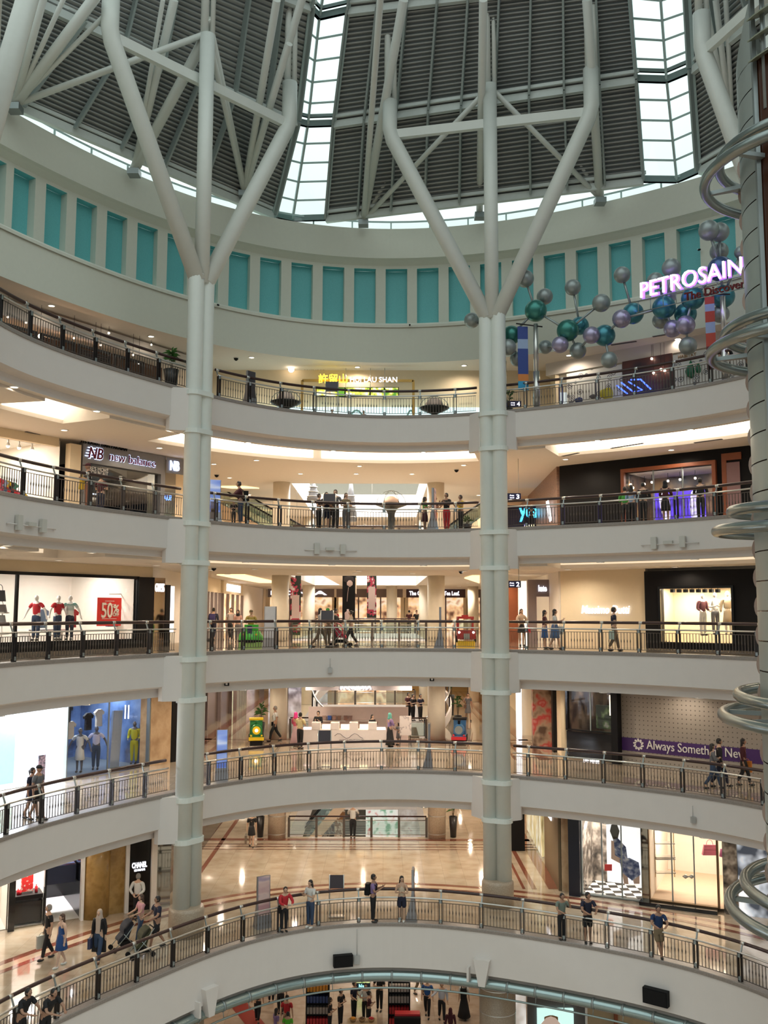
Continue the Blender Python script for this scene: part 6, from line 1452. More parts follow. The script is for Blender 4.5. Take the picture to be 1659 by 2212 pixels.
# ================================================================ FIXTURES ON THE PLASTER
grey_box = mat('grey_fixture', (.42, .42, .41), .5)
def flood(u, v, lv, label):
    p = onring(u, v, -.12); t = tring(u, v, -.12); P_, T, N = rframe(t, -.12); th = thing('fixture_bar', label, 'fixture', p, 'bars with grey boxes on the plaster')
    mb = MB(); mb.tube([p - T * 1.15, p + T * 1.15], .02, 6); mb.build('bar', plaster, th)
    for s, w, h in ((.62, .22, .46), (-.52, .22, .42), (.05, .36, .12)):
        mb = MB(); q = p + T * s; mb.box(q + Vector((0, 0, .06)), (w, .12, h), math.atan2(T.y, T.x)); mb.build('grey_box', mat('pale_grey_box', (.55, .54, .50), .6), th)
    for s in (-1.1, 1.1): mb = MB(); q = p + T * s; mb.bar(q, q + N * .12, .03, .03); mb.build('bracket', grey_box, th)
flood(70, 1137, 3, 'pale bar with grey boxes on the third gallery plaster, left of the left column'); flood(715, 1189, 3, 'pale bar with grey boxes on the third gallery plaster, middle bay'); flood(1446, 1175, 3, 'pale bar with grey boxes on the third gallery plaster, right of the right column')
def speaker(u, v, label, w=.72, h=.42):
    p = onring(u, v, -.17, 0); t = tring(u, v, -.17, 0); P_, T, N = rframe(t, -.17, 0); th = thing('wall_speaker', label, 'speaker', p)
    a = math.atan2(T.y, T.x); mb = MB(); mb.box(p, (w, .22, h), a); mb.build('cabinet', blackm, th); mb = MB(); mb.box(p - N * .12, (w * .92, .02, h * .88), a); mb.build('grille', black, th)
    mb = MB(); mb.box(p + N * .12, (.2, .1, .12), a); mb.build('bracket', grey_box, th)
speaker(741, 2075, 'black box loudspeaker on the lowest gallery plaster below the directory stand'); speaker(1417, 2153, 'black box loudspeaker on the lowest gallery plaster below the man in the blue shirt', .85, .5)
def bell(u, v, lv, label, w=.17, h=.22, cord=.5):
    l_ = 0 if lv == 0 else 1; p = onring(u, v, -.08, l_); th = thing('sensor_box', label, 'sensor', p); mb = MB(); mb.box(p, (w, .12, h)); mb.build('box', grey_box, th)
    if cord: mb = MB(); mb.tube([p + Vector((0, 0, h / 2)), p + Vector((0, 0, cord))], .01, 4); mb.build('cable', grey_box, th)
bell(713, 1448, 2, 'small grey sensor box with a cable on the second gallery plaster'); bell(1497, 1771, 1, 'small grey sensor box with a cable on the first gallery plaster, right side'); bell(771, 2073, 0, 'grey box with a long cable beside the black loudspeaker', .22, .3, 1.1)
def cctv(u, v, d, label):
    p = onring(u, v, d); th = thing('security_camera', label, 'camera', p); mb = MB(); mb.tube([p, p + Vector((0, -.18, -.05))], .045, 8); mb.build('camera_body', blackm, th); mb = MB(); mb.bar(p, p + Vector((0, .15, .1)), .03, .03); mb.build('bracket', white, th)
cctv(472, 659, 3.85, 'small black security camera above the left column end of the drum ledge'); cctv(1509, 540, 5.8, 'small black security camera between the drum windows near the sculpture'); cctv(885, 702, 3.85, 'tiny black security camera on the drum ledge near the middle')
for u, v, lab in ((490, 1477, 'small square speaker under the second gallery edge near the left column'), (933, 1467, 'small square speaker under the second gallery edge near the right column')):
    p = onring(u, v, .25); th = thing('square_speaker', lab, 'speaker', p); mb = MB(); mb.box(p, (.18, .1, .16)); mb.build('cabinet', blackm, th); mb = MB(); mb.box(p + Vector((0, -.06, 0)), (.08, .02, .08)); mb.build('cone', plaster, th)
def dome(u, v, z, label):
    p = atz(u, v, z); mb = MB(); mb.lathe([(.11, -.02), (.10, -.08), (.05, -.13), (.01, -.15)], (p.x, p.y, z), 12); mb.lathe([(.13, 0), (.13, -.03)], (p.x, p.y, z), 12, mi=1); o = mb.build('dome_camera', [blackm, white]); center(o); tag(o, label, 'camera')
for u, v, z, lab in ((510, 773, CZ[4], 'dark dome camera on the fourth gallery ceiling near the left column'), (986, 1014, CZ[3], 'dark dome camera on the third gallery ceiling near the right column'), (468, 1025, CZ[3], 'dark dome camera on the third gallery ceiling near the left column'), (462, 1226, CZ[2], 'dark dome camera on the second gallery ceiling near the left column'), (996, 1233, CZ[2], 'dark dome camera on the second gallery ceiling near the right column'), (72, 973, CZ[3], 'dark dome camera on the third gallery ceiling above the boutique')): dome(u, v, z, lab)
p = atz(629, 798, CZ[4] - .1); mb = MB(); mb.ball(p, .15, 10); mb.tube([p, p + Vector((0, 0, .12))], .03, 6); o = mb.build('ceiling_spot', warm_lamp); center(o); tag(o, 'brightest ceiling spot on the fourth gallery, left of the dessert shop', 'spotlight')
# round steel duct and rod running under the lowest gallery
th = thing('steel_duct', 'long curved steel pipe and rod running under the lowest gallery edge', 'pipe', tuple(rpt(PI / 2, .1, 0)) + (5.0,))
tsd = [t for t in TS if .36 < t < math.radians(186)]
mb = MB(); mb.tube([rpt(t, .12, 0) + (5.02,) for t in tsd], .17, 12); mb.build('pipe', mat('greenish_steel', (.35, .45, .45), .25, .8), th)
mb = MB(); mb.tube([rpt(t, .02, 0) + (4.62,) for t in tsd], .035, 6); mb.build('rod', mat('greenish_steel_b', (.3, .36, .35), .35, .7), th)
for t in tsd[::3]:
    mb = MB(); P_, T, N = rframe(t, .12, 0); q = Vector((P_.x, P_.y, 5.02)); mb.tube([q - T * .04, q + T * .04], .19, 12); mb.tube([q, q - N * .1 + Vector((0, 0, -.4))], .015, 5); mb.build('clamp', grey_steel, th)
for u, v, lab in ((452, 2160, 'white angled bracket shield on the pipe, left one'), (1042, 2098, 'white angled bracket shield on the pipe near the right stone column')):
    p = onring(u, v, -.1, 0); t = tring(u, v, -.1, 0); P_, T, N = rframe(t, -.1, 0)
    mb = MB(); vs = [p + T * a + N * b + Vector((0, 0, c)) for c, w in ((-.5, .12), (.42, .3)) for a, b in ((-w, -.15), (w, -.15), (w, .3), (-w, .3))]; mb.hexa(vs); mb.hexa([v_ + T * .52 * 1 + Vector((0, 0, -.1)) for v_ in [p + T * a + N * b + Vector((0, 0, c)) for c in (-.3, .2) for a, b in ((-.04, -.15), (.04, -.15), (.04, .3), (-.04, .3))]])
    o = mb.build('pipe_bracket', plaster); center(o); tag(o, lab, 'bracket')
# air grilles in the ceilings
gm_ = mat('dark_grille', (.08, .07, .065), .6)
for z, pts in ((CZ[3], ((25, 965, 60, 981), (56, 932, 110, 945), (1320, 968, 1390, 957), (1500, 956, 1560, 948), (1215, 985, 1250, 978))), (CZ[4], ((1410, 727, 1440, 722), (1320, 745, 1375, 737)))):
    for u0, v0, u1, v1 in pts:
        a, b = atz(u0, v0, z), atz(u1, v1, z); mb = MB(); mb.bar(a - Vector((0, 0, .01)), b - Vector((0, 0, .01)), .14, .02); o = mb.build('air_grille', gm_); center(o); tag(o, 'narrow dark air slot in the ceiling', 'air grille', 'ceiling air slots')
a, b = aty(1104, 1830, 47.5), aty(1133, 1830, 47.5); mb = MB(); mb.box(((a.x + b.x) / 2, 47.6, (FL[0] + CZ[0]) / 2), (b.x - a.x, .5, CZ[0] - FL[0])); o = mb.build('dark_pillar', black); center(o); tag(o, 'broad black block just right of the right column on the lowest gallery', 'pillar')
# ================================================================ GROUND FLOOR STALLS
def gshelf(u, v, w, h, d, label, mats_, sign=None):
    p = atz(u, v, 0); th = thing('food_shelf', label, 'shelf', (p.x, p.y, 0))
    mb = MB(); mb.box((p.x, p.y + d / 2, h / 2), (w, .06, h)); mb.box((p.x - w / 2, p.y, h / 2), (.05, d, h)); mb.box((p.x + w / 2, p.y, h / 2), (.05, d, h)); mb.build('carcass', blackm, th)
    n = len(mats_)
    for k in range(n):
        zz = h * (k + .15) / n; mb = MB(); mb.box((p.x, p.y, zz), (w, d, .03)); mb.build('shelf_board', blackm, th)
        nb_ = 7
        for j in range(nb_):
            x = p.x - w / 2 + w * (j + .5) / nb_; mb = MB(); hh = h / n * .6
            mb.box((x, p.y - d * .15, zz + .02 + hh / 2), (w / nb_ * .8, d * .5, hh)); o = mb.build('food_pack', mats_[k]); center(o); tag(o, 'small food pack standing in a row on the black shelves of the ground floor stall', 'package', 'food packs on the ground floor shelves')
    if sign:
        for tx, zz, ww in sign: text(tx, (p.x - ww / 2, p.y - d / 2 - .06, zz), (1, 0, 0), (0, 0, 1), ww, .12, white, th)
amb = mat('amber_pack', (.75, .32, .03), .4); blu = mat('dark_blue_pack', (.03, .06, .2), .4); rdp = mat('red_pack', (.55, .03, .04), .4); grp = mat('grey_pack', (.35, .32, .3), .4)
gshelf(686, 2215, 1.0, 1.9, .5, 'black shelf unit with amber and blue packs, left one of the ground floor stall', [rdp, grp, blu, amb])
gshelf(862, 2215, .95, 1.9, .5, 'black shelf unit with red and grey packs, right one of the ground floor stall', [rdp, rdp, grp, grp])
p = atz(880, 2245, 0); th = thing('food_counter', 'black counter with the white words MARKS & SPENCER FOOD', 'counter', (p.x, p.y, 0)); mb = MB(); mb.box((p.x, p.y, .5), (1.15, .6, 1.0)); mb.build('counter_body', blackm, th)
mb = MB(); mb.box((p.x, p.y + .1, 1.04), (1.1, .4, .08)); mb.build('red_tray', rdp, th)
text('MARKS & SPENCER', (p.x - .42, p.y - .32, .62), (1, 0, 0), (0, 0, 1), .84, .1, mat('gold_letters', (.6, .5, .3), .4), th); text('FOOD', (p.x - .13, p.y - .32, .47), (1, 0, 0), (0, 0, 1), .26, .09, mat('gold_letters', (.6, .5, .3), .4), th)
p = atz(782, 2250, 0); th = thing('tasting_table', 'beige table with baskets of food between the shelf units', 'table', (p.x, p.y, 0)); mb = MB(); mb.box((p.x, p.y, .8), (1.3, .8, .06)); mb.build('table_top', mat('beige_table', (.5, .38, .24), .5), th)
for sx in (-.6, .6):
    for sy in (-.35, .35): mb = MB(); mb.box((p.x + sx, p.y + sy, .39), (.05, .05, .77)); mb.build('leg', blackm, th)
for k, (dx, m, lab) in enumerate(((-.4, amb, 'amber'), (0, mat('brown_food', (.2, .1, .05), .5), 'brown'), (.4, rdp, 'red'))):
    mb = MB(); mb.lathe([(.1, 0), (.17, .12), (.15, .12)], (p.x + dx, p.y, .83), 12)
    for j in range(7): mb.ball((p.x + dx + .07 * math.cos(j * 2.4), p.y + .07 * math.sin(j * 2.4), .97), .045, 6, mi=1)
    o = mb.build('food_basket', [mat('basket', (.3, .18, .08), .6), m]); center(o); tag(o, 'round basket of %s food on the beige tasting table' % lab, 'basket')
p = aty(783, 2190, 48.5); th = thing('screen_board', 'standing screen board with the word New and a green picture', 'screen', (p.x, 48.5, 0))
q0, q1 = aty(763, 2158, 48.5), aty(800, 2095, 48.5)
mb = MB(); mb.box(((q0.x + q1.x) / 2, 48.5, q0.z / 2 + q1.z / 2), (q1.x - q0.x, .1, q1.z - q0.z)); mb.build('screen', mat('navy_screen', (.01, .03, .06), .3), th)
mb = MB(); mb.box(((q0.x + q1.x) / 2, 48.44, q1.z - .32), (.8, .02, .55)); mb.build('green_picture', ramp_mat('green_picture', [(.4, (.3, .6, .1)), (.6, (.9, .95, .5))], 2, emit=.8), th)
mb = MB(); mb.box(((q0.x + q1.x) / 2, 48.5, q0.z / 2), (.3, .2, q0.z)); mb.build('foot', blackm, th)
text('New', (q0.x + .28, 48.43, q0.z + .55), (1, 0, 0), (0, 0, 1), .4, .17, glow('aqua_letters', (.3, .9, .9), 2), th, bold=.02)
# displays beyond the far void on the ground floor
dsp = [('white_curl_wall', 690, 722, ramp_mat('curl_print', [(.42, (.02, .02, .02)), (.5, (.6, .6, .58)), (.55, (.03, .03, .03))], 2, .4), 'black panel with white curls beyond the far void'),
       ('orange_curl_wall', 723, 745, ramp_mat('curl_print_b', [(.42, (.35, .16, .06)), (.5, (.8, .7, .55)), (.55, (.2, .1, .04))], 2, .4, emit=.2), 'brown panel with pale curls beyond the far void'),
       ('green_white_wall', 790, 860, ramp_mat('green_white_print', [(.4, (.2, .45, .3)), (.5, (.85, .95, .88)), (.6, (.9, .9, .85)), (.7, (.6, .1, .1))], 1.6, .4, emit=.6), 'bright green and white display beyond the far void'),
       ('pale_wall', 861, 915, ramp_mat('pale_print', [(.4, (.5, .45, .4)), (.6, (.85, .82, .78)), (.7, (.4, .1, .1))], 1.4, .4, emit=.4), 'pale display behind the crowd beyond the far void')]
for nm, u0, u1, m, lab in dsp:
    a, b = aty(u0, 1800, 71), aty(u1, 1800, 71); mb = MB(); mb.box(((a.x + b.x) / 2, 71, 2.4), (b.x - a.x, .2, 4.6)); o = mb.build('display_wall', m); center(o); tag(o, lab, 'display')
th = thing('ground_shop_front', 'grey ground floor shop front with a large face picture under the right gallery', 'shop front', aty(1200, 2200, 41.5)); y_ = 41.5
for nm, u0, u1, v0, v1, m, dy in (('grey_wall', 1138, 1265, 2120, 2330, mat('dark_grey_wall', (.12, .11, .11), .5), 0), ('lit_window', 1112, 1138, 2125, 2330, ramp_mat('white_window', [(.4, (.5, .45, .4)), (.6, (.95, .93, .9))], 1, emit=.7), .05), ('lit_picture', 1160, 1241, 2178, 2330, glow('mint_backlight', (.6, .9, .85), .9), -.12), ('beige_wall', 1270, 1480, 2150, 2330, mat('beige_wall', (.42, .34, .22), .6), 0), ('white_jamb', 1263, 1271, 2165, 2330, white, -.05), ('brown_jamb', 1326, 1337, 2180, 2330, dark_wood, -.1)):
    a, b = aty(u0, v0, y_ + dy), aty(u1, v1, y_ + dy); z1 = max(a.z, b.z); z0 = max(0.0, min(a.z, b.z)); mb = MB(); mb.box(((a.x + b.x) / 2, y_ + dy, (z0 + z1) / 2), (b.x - a.x, .12, z1 - z0)); mb.build(nm, m, th)
p = aty(1190, 2215, y_ - .2); mb = MB(); mb.lathe([(.01, -.5), (.35, -.3), (.42, .05), (.2, .3), (.01, .36)], p, 18, sy=.06); mb.build('face_print', mat('pale_face_print', (.9, .68, .58), .5, emit=.3), th)
mb = MB(); mb.lathe([(.01, -.3), (.5, -.1), (.5, .3), (.25, .5), (.01, .52)], p + Vector((.02, .04, .02)), 18, sy=.05); mb.build('hair_print', mat('blond_hair_print', (.35, .2, .08), .6), th)
# display racks and garments
def garment(p, m, label, group=None, w=.42, h=.62, rz=0.0, cat='garment', long=False):
    R = Matrix.Translation(p) @ Matrix.Rotation(rz, 4, 'Z'); mb = MB()
    hh = h
    out = [(-.18, 0), (.18, 0), (.5, -.18), (.42, -.34), (.27, -.24), (.29, -1), (-.29, -1), (-.27, -.24), (-.42, -.34), (-.5, -.18)]
    f = [R @ Vector((x * w, -.06, z * hh)) for x, z in out]; b = [R @ Vector((x * w, .06, z * hh)) for x, z in out]; n = len(out)
    mb.add(f + b, [tuple(range(n)), tuple(range(n, 2 * n))[::-1]] + [(i, (i + 1) % n, n + (i + 1) % n, n + i) for i in range(n)])
    o = mb.build('hanging_garment', m); center(o); tag(o, label, cat, group); return o
gc = {k: mat('cloth_' + k, c, .8) for k, c in dict(red=(.48, .02, .03), navy=(.01, .013, .035), white=(.62, .62, .6), grey=(.13, .13, .14), teal=(.03, .18, .14), black=(.008, .008, .01), blue=(.07, .13, .26), pink=(.5, .08, .14), yellow=(.6, .42, .03), denim=(.03, .055, .11), khaki=(.2, .15, .09), lightblue=(.25, .38, .58), beige=(.55, .45, .34), orange=(.6, .2, .03), purple=(.22, .15, .32), green=(.05, .3, .05), cream=(.7, .62, .5), maroon=(.06, .008, .015)).items()}
R2 = math.atan2(LP.d.y, LP.d.x)
cols = ['red', 'teal', 'lightblue', 'navy', 'pink', 'yellow', 'red', 'blue', 'black', 'pink']
for row in range(2):
    for k in range(8):
        q = onpl(LP, 4 + k * 12, 1022 + row * 24 + k * 1.8, -.25 - .14 * k - .6 * (row == 0)); garment(q, gc[cols[(k * 3 + row * 4) % 10]], 'bright folded jacket hanging on the rail in the boutique', 'bright jackets in the boutique', .5, .6, R2, 'garment')
for k, (u, c_) in enumerate(((190, 'red'), (272, 'blue'), (284, 'grey'), (298, 'grey'), (306, 'white'), (127, 'lightblue'))):
    q = onpl(LP, u, 1316, -1.0); garment(q, gc[c_], ('red shirt hanging just left of the red poster', 'blue-grey polo hanging right of the red poster', 'grey shirt hanging second from the right in the clothes window', 'grey shirt hanging on the white rack', 'white and blue shirt at the end of the white rack', 'pale blue shirt between the first mannequins')[k], None, .62, .75, R2)
th = thing('clothes_rack', 'white metal clothes rack at the right end of the clothes shop window', 'rack', onpl(LP, 290, 1390, -.8))
for (u0, v0), (u1, v1) in (((262, 1283), (320, 1283)), ((293, 1283), (293, 1395)), ((306, 1283), (306, 1395)), ((319, 1283), (319, 1395)), ((262, 1307), (320, 1307)), ((293, 1393), (320, 1393))): mb = MB(); mb.tube([onpl(LP, u0, v0, -.8), onpl(LP, u1, v1, -.8)], .025, 5); mb.build('rack_bar', white, th)
th = thing('display_bench', 'white display bench behind the mannequins in the clothes shop', 'bench', onpl(LP, 150, 1395, -1.6)); mb = MB(); LP.box(mb, S(LP, 190, 1350), S(LP, 110, 1350), f2 + .7, f2 + .8, -2.2, -1.4); mb.build('bench_top', white, th)
for u in (115, 186): mb = MB(); LP.box(mb, S(LP, u, 1350) - .03, S(LP, u, 1350) + .03, f2, f2 + .7, -2.1, -1.5); mb.build('leg', white, th)
handbag(onpl(LP, 17, 1299, -.5), .4, .42, gc['black'], 'black handbag with a long strap hanging high at the far left window'); handbag(onpl(LP, 17, 1323, -.5), .5, .3, mat('dark_brown_leather', (.08, .06, .05), .5), 'dark brown handbag on the second shelf at the far left window'); handbag(onpl(LP, 17, 1345, -.5), .42, .28, mat('grey_leather', (.25, .25, .25), .5), 'grey handbag on the lowest shelf at the far left window')
th = thing('bag_shelf', 'white shelf unit carrying handbags at the far left window', 'shelf', onpl(LP, 16, 1390, -.5))
for v in (1322, 1345, 1368): mb = MB(); LP.box(mb, S(LP, 30, v), S(LP, 2, v), Z(LP, 16, v) - .06, Z(LP, 16, v), -.8, -.3); mb.build('shelf_board', white, th)
for u in (2, 30): mb = MB(); LP.box(mb, S(LP, u, 1350) - .02, S(LP, u, 1350) + .02, f2, Z(LP, 16, 1310), -.8, -.75); mb.build('shelf_post', white, th)
for k, (u, v, c_, lab) in enumerate(((200, 1528, 'navy', 'dark jacket hanging high in the blue fashion shop'), (245, 1545, 'black', 'black top hanging in the blue fashion shop'), (268, 1537, 'cream', 'cream blouse hanging near the tall mirror'), (174, 1565, 'grey', 'grey garment left of the first mannequin in the blue shop'), (207, 1564, 'cream', 'pale skirt piece behind the first mannequin in the blue shop'), (153, 1582, 'lightblue', 'pale blue garment at the left rail of the blue shop'), (163, 1584, 'orange', 'brown and orange garment at the left rail of the blue shop'))): garment(onpl(LP, u, v, -1.6), gc[c_], lab, None, .5, .72, R2)
th = thing('standing_mirror', 'tall standing mirror slab in the blue fashion shop', 'mirror', onpl(LP, 272, 1662, -.8)); mb = MB(); mb.bar(onpl(LP, 272, 1662, -.8), onpl(LP, 281, 1537, -.8), .5, .12, up=LP.n3); mb.build('mirror_slab', mat('pale_blue_mirror', (.45, .55, .75), .15, .6), th)
th = thing('white_box_rail', 'white glowing square frame on the left wall of the blue shop', 'rack', onpl(LP, 152, 1572, -1.0)); mb = MB(); mb.tube([onpl(LP, 142, 1573, -1), onpl(LP, 165, 1571, -1), onpl(LP, 165, 1584, -1)], .04, 5); mb.build('frame_tube', white_sign, th)
for u in (304, 311): 
    mb = MB(); mb.tube([onpl(LP, u, 1556, -1), onpl(LP, u + 1, 1526, -1)], .03, 5); o = mb.build('light_tube', white_sign); center(o); tag(o, 'slim white light tube high in the blue shop, %s of the pair' % ('left' if u == 304 else 'right'), 'light')
# ================================================================ PEOPLE
skin_tones = [mat('skin_light', (.52, .33, .23), .55, var=.04), mat('skin_tan', (.36, .20, .13), .55, var=.04), mat('skin_pale', (.60, .42, .33), .55, var=.04)]
hair_black = mat('black_hair', (.012, .010, .010), .45); hair_grey = mat('grey_hair', (.25, .24, .23), .6); hair_brown = mat('brown_hair', (.06, .03, .018), .5)
feature = mat('dark_eye', (.02, .015, .012), .4); lipm = mat('lip_tone', (.35, .10, .08), .5); shoe_black = mat('black_shoe', (.015, .015, .015), .4); shoe_white = mat('white_shoe', (.7, .7, .68), .5)
mann_w = mat('white_mannequin', (.82, .80, .77), .35, var=.02); mann_g = mat('dark_mannequin', (.10, .10, .12), .35, var=.02)
SKINQ = []; FAT = 1.12
def skinmesh(verts, edges, rads, name, m, parent, root=0, lvl=1):
    me = bpy.data.meshes.new(name); me.from_pydata(verts, edges, []); o = bpy.data.objects.new(name, me); COL.objects.link(o)
    rads = [tuple(q * FAT for q in r) if isinstance(r, tuple) else r * (FAT if r > .04 else 1) for r in rads]
    md = o.modifiers.new('skin', 'SKIN'); md.use_smooth_shade = True
    for i, r in enumerate(rads): sv = me.skin_vertices[0].data[i]; sv.radius = r if isinstance(r, tuple) else (r, r); sv.use_root = (i == root)
    s_ = o.modifiers.new('sub', 'SUBSURF'); s_.levels = lvl; s_.render_levels = lvl
    if parent is not None: o.parent = parent
    SKINQ.append((o, m)); return o
def flush_skin():
    dg = bpy.context.evaluated_depsgraph_get(); res = []
    for o, m in SKINQ: res.append(bpy.data.meshes.new_from_object(o.evaluated_get(dg), depsgraph=dg))
    for (o, m), me in zip(SKINQ, res):
        o.modifiers.clear(); old = o.data; nm = o.name.split('.')[0]; o.data = me; me.materials.clear(); me.materials.append(m); me.name = nm
        ex = o.get('_head')
        if ex:
            # head with nose, ears and jaw joined to the same body mesh
            bm = bmesh.new(); bm.from_mesh(me); hx, hy, hz, s_, yaw, tilt = ex
            M = Matrix.Translation((hx, hy, hz)) @ Matrix.Rotation(yaw, 4, 'Z') @ Matrix.Rotation(tilt, 4, 'X')
            r = bmesh.ops.create_uvsphere(bm, u_segments=16, v_segments=12, radius=1)
            for v in r['verts']:
                x, y, z = v.co
                jaw = 1 - .28 * max(0, -z) ; fx, fy, fz = x * .076 * jaw, y * .095 * (1 - .12 * max(0, -z)), z * .118
                if y > .93 and -.25 < z < .12: fy += .018
                if abs(x) > .93 and abs(z) < .3 and abs(y) < .35: fx *= 1.14
                v.co = M @ Vector((fx * s_, fy * s_, fz * s_))
            for f in bm.faces: f.smooth = True
            bm.to_mesh(me); bm.free()
        bpy.data.meshes.remove(old)
    SKINQ.clear()
def person(name, label, pos, face, h=1.68, arms='down', legs='stand', top='shirt', topc='navy', bottom='trousers', botc='black', hair='short', hairm=None, skin=0, sleeve='short', lean=0.0, shoes=None, yaw=0.0, group=None,
           cat='person', fingers=True, larm=None, rarm=None, dresslen=.5, bag=None, headless=False, crossed=False):
    """face = heading in degrees, 0 looks at the camera side (-y), 90 looks to the image right"""
    k = h / 1.70; sm = skin_tones[skin] if isinstance(skin, int) else skin; fem = hair in ('long', 'bun', 'hijab', 'pony')
    sw = (.165 if fem else .19) * k; hw = .085 * k
    def L(y, z): return y + math.sin(lean) * max(0, z - .92 * k), z - (1 - math.cos(lean)) * max(0, z - .92 * k)
    def P(x, y, z): y2, z2 = L(y, z); return (x, y2, z2)
    V = []; E = []; R = []
    def add(p, r, par=None):
        V.append(tuple(p)); R.append(r); i = len(V) - 1
        if par is not None: E.append((par, i))
        return i
    pel = add(P(0, 0, .93 * k), (.135 * k, .10 * k)); wa = add(P(0, 0, 1.08 * k), ((.105 if fem else .125) * k, .085 * k), pel); chs = add(P(0, 0, 1.27 * k), ((.12 if fem else .15) * k, .10 * k), wa)
    nb_ = add(P(0, 0, 1.40 * k), (.075 * k, .065 * k), chs); nk = add(P(0, .005, 1.47 * k), .048 * k, nb_); hd = add(P(0, .012 * k, 1.55 * k), .05 * k, nk)
    JT = {}
    lg = {'stand': ((0, 0), (0, 0)), 'walk': ((.12, .19), (-.03, -.22)), 'cross': ((0, .02), (.04, .06)), 'stride': ((.2, .28), (-.08, -.33)), 'sit': ((.42, .42), (.42, .42))}[legs]
    for s, (ky_, ay) in zip((-1, 1), lg):
        cx_ = (-1 if legs == 'cross' and s > 0 else 1)
        hz = .5 * k; az = .085 * k
        if legs == 'sit': hz = .93 * k - .0; az = hz - .42 * k
        hp = add(P(s * hw, 0, .88 * k), (.082 * k, .085 * k), pel)
        kn = add((s * hw * 1.05 * (1 if cx_ > 0 else .3), ky_ * k, hz), .056 * k, hp); cf = add((s * hw * (1 if cx_ > 0 else -.2), (ky_ * .6 + ay * .4) * k, (hz * .68 + az * .32)), .05 * k, kn)
        an = add((s * hw * (1 if cx_ > 0 else -.8), ay * k, az + (.06 * k if ay < -.2 else 0)), .036 * k, cf); ft = add((s * hw * (1 if cx_ > 0 else -.8), ay * k + .13 * k, (.03 * k if legs != 'sit' else az - .06 * k)), .032 * k, an)
        JT[s] = [(s * hw, 0, .88 * k), V[kn], V[cf], V[an], V[ft]]
    poses = {'down': ((.06, -.02, -.27), (.07, .03, -.50)), 'rail': ((.07, .20, -.20), (-.05, .42, -.24)), 'phone': ((.06, .10, -.25), (-.06, .32, -.12)), 'fold': ((.08, .08, -.27), (-.12, .22, -.22)), 'back': ((.09, -.08, -.25), (-.08, -.16, -.40)),
             'hip': ((.16, -.05, -.22), (.04, .05, -.34)), 'push': ((.05, .12, -.24), (.0, .38, -.30)), 'point': ((.16, .10, -.14), (.36, .24, -.22)), 'ear': ((.14, .08, -.20), (.03, .14, .06)), 'carry': ((.05, .0, -.28), (.02, .18, -.36)), 'tpose': ((.16, 0, -.22), (.24, .05, -.45))}
    AJ = {}
    for s in (-1, 1):
        nm = (larm if s < 0 else rarm) or arms; e_, w_ = poses[nm]
        shp_ = P(s * sw, 0, 1.37 * k); a0 = add(shp_, .058 * k, nb_)
        ev = (shp_[0] + s * e_[0] * k, shp_[1] + e_[1] * k, shp_[2] + e_[2] * k); el = add(ev, .040 * k, a0)
        wv = (shp_[0] + s * w_[0] * k, shp_[1] + w_[1] * k, shp_[2] + w_[2] * k); wr = add(wv, .027 * k, el)
        d = (Vector(wv) - Vector(ev)).normalized(); pm = add(Vector(wv) + d * .055 * k, (.034 * k, .018 * k), wr)
        side = d.cross(Vector((0, 0, 1)));
        if side.length < .3: side = Vector((0, 1, 0))
        side.normalize(); cur = d.cross(side).normalized() * (1 if d.y > .3 else 1)
        if fingers:
            for fi, (o_, ln) in enumerate(((-.027, .062), (-.009, .072), (.009, .068), (.027, .052))):
                b = Vector(V[pm]) + side * o_ * k + d * .03 * k; f1_ = add(b, .0095 * k, pm); f2_ = add(b + d * ln * .55 * k - cur * .008 * k, .0085 * k, f1_); add(b + d * ln * k - cur * .028 * k, .007 * k, f2_)
            tb = Vector(wv) + d * .02 * k - side * .03 * k; t1_ = add(tb, .011 * k, wr); add(tb - side * .025 * k + d * .035 * k, .009 * k, t1_)
        AJ[s] = [shp_, ev, wv]
    body = skinmesh(V, E, R, name, sm, None); body['_head'] = [0.0, P(0, .02 * k, 1.59 * k)[1], P(0, 0, 1.59 * k)[2] - .0, k, yaw, -lean * .4] if not headless else None
    if headless: del body['_head']
    hp_ = Vector((0, P(0, .02 * k, 1.59 * k)[1], P(0, 0, 1.59 * k)[2]))
    body.location = pos; body.rotation_euler = (0, 0, math.radians(180 + face)); body['_o'] = tuple(pos); body['label'] = label; body['category'] = cat
    if group: body['group'] = group
    HM = Matrix.Translation(hp_) @ Matrix.Rotation(yaw, 4, 'Z')
    def hput(mb, nm, m): mb.v = [tuple(HM @ Vector(v)) for v in mb.v]; return mb.build(nm, m, body, local=True)
    if sm not in (mann_w, mann_g) and not headless:
        for s in (-1, 1): mb = MB(); mb.ball((s * .03 * k, .088 * k, .015 * k), .011 * k, 8); hput(mb, 'eye', feature)
        mb = MB(); mb.ball((0, .088 * k, -.05 * k), .016 * k, 8, sc=(1.3, .5, .4)); hput(mb, 'mouth', lipm)
    # clothes
    tm = topc if not isinstance(topc, str) else gc[topc]; bm_ = botc if not isinstance(botc, str) else gc[botc]
    g = .016 * k
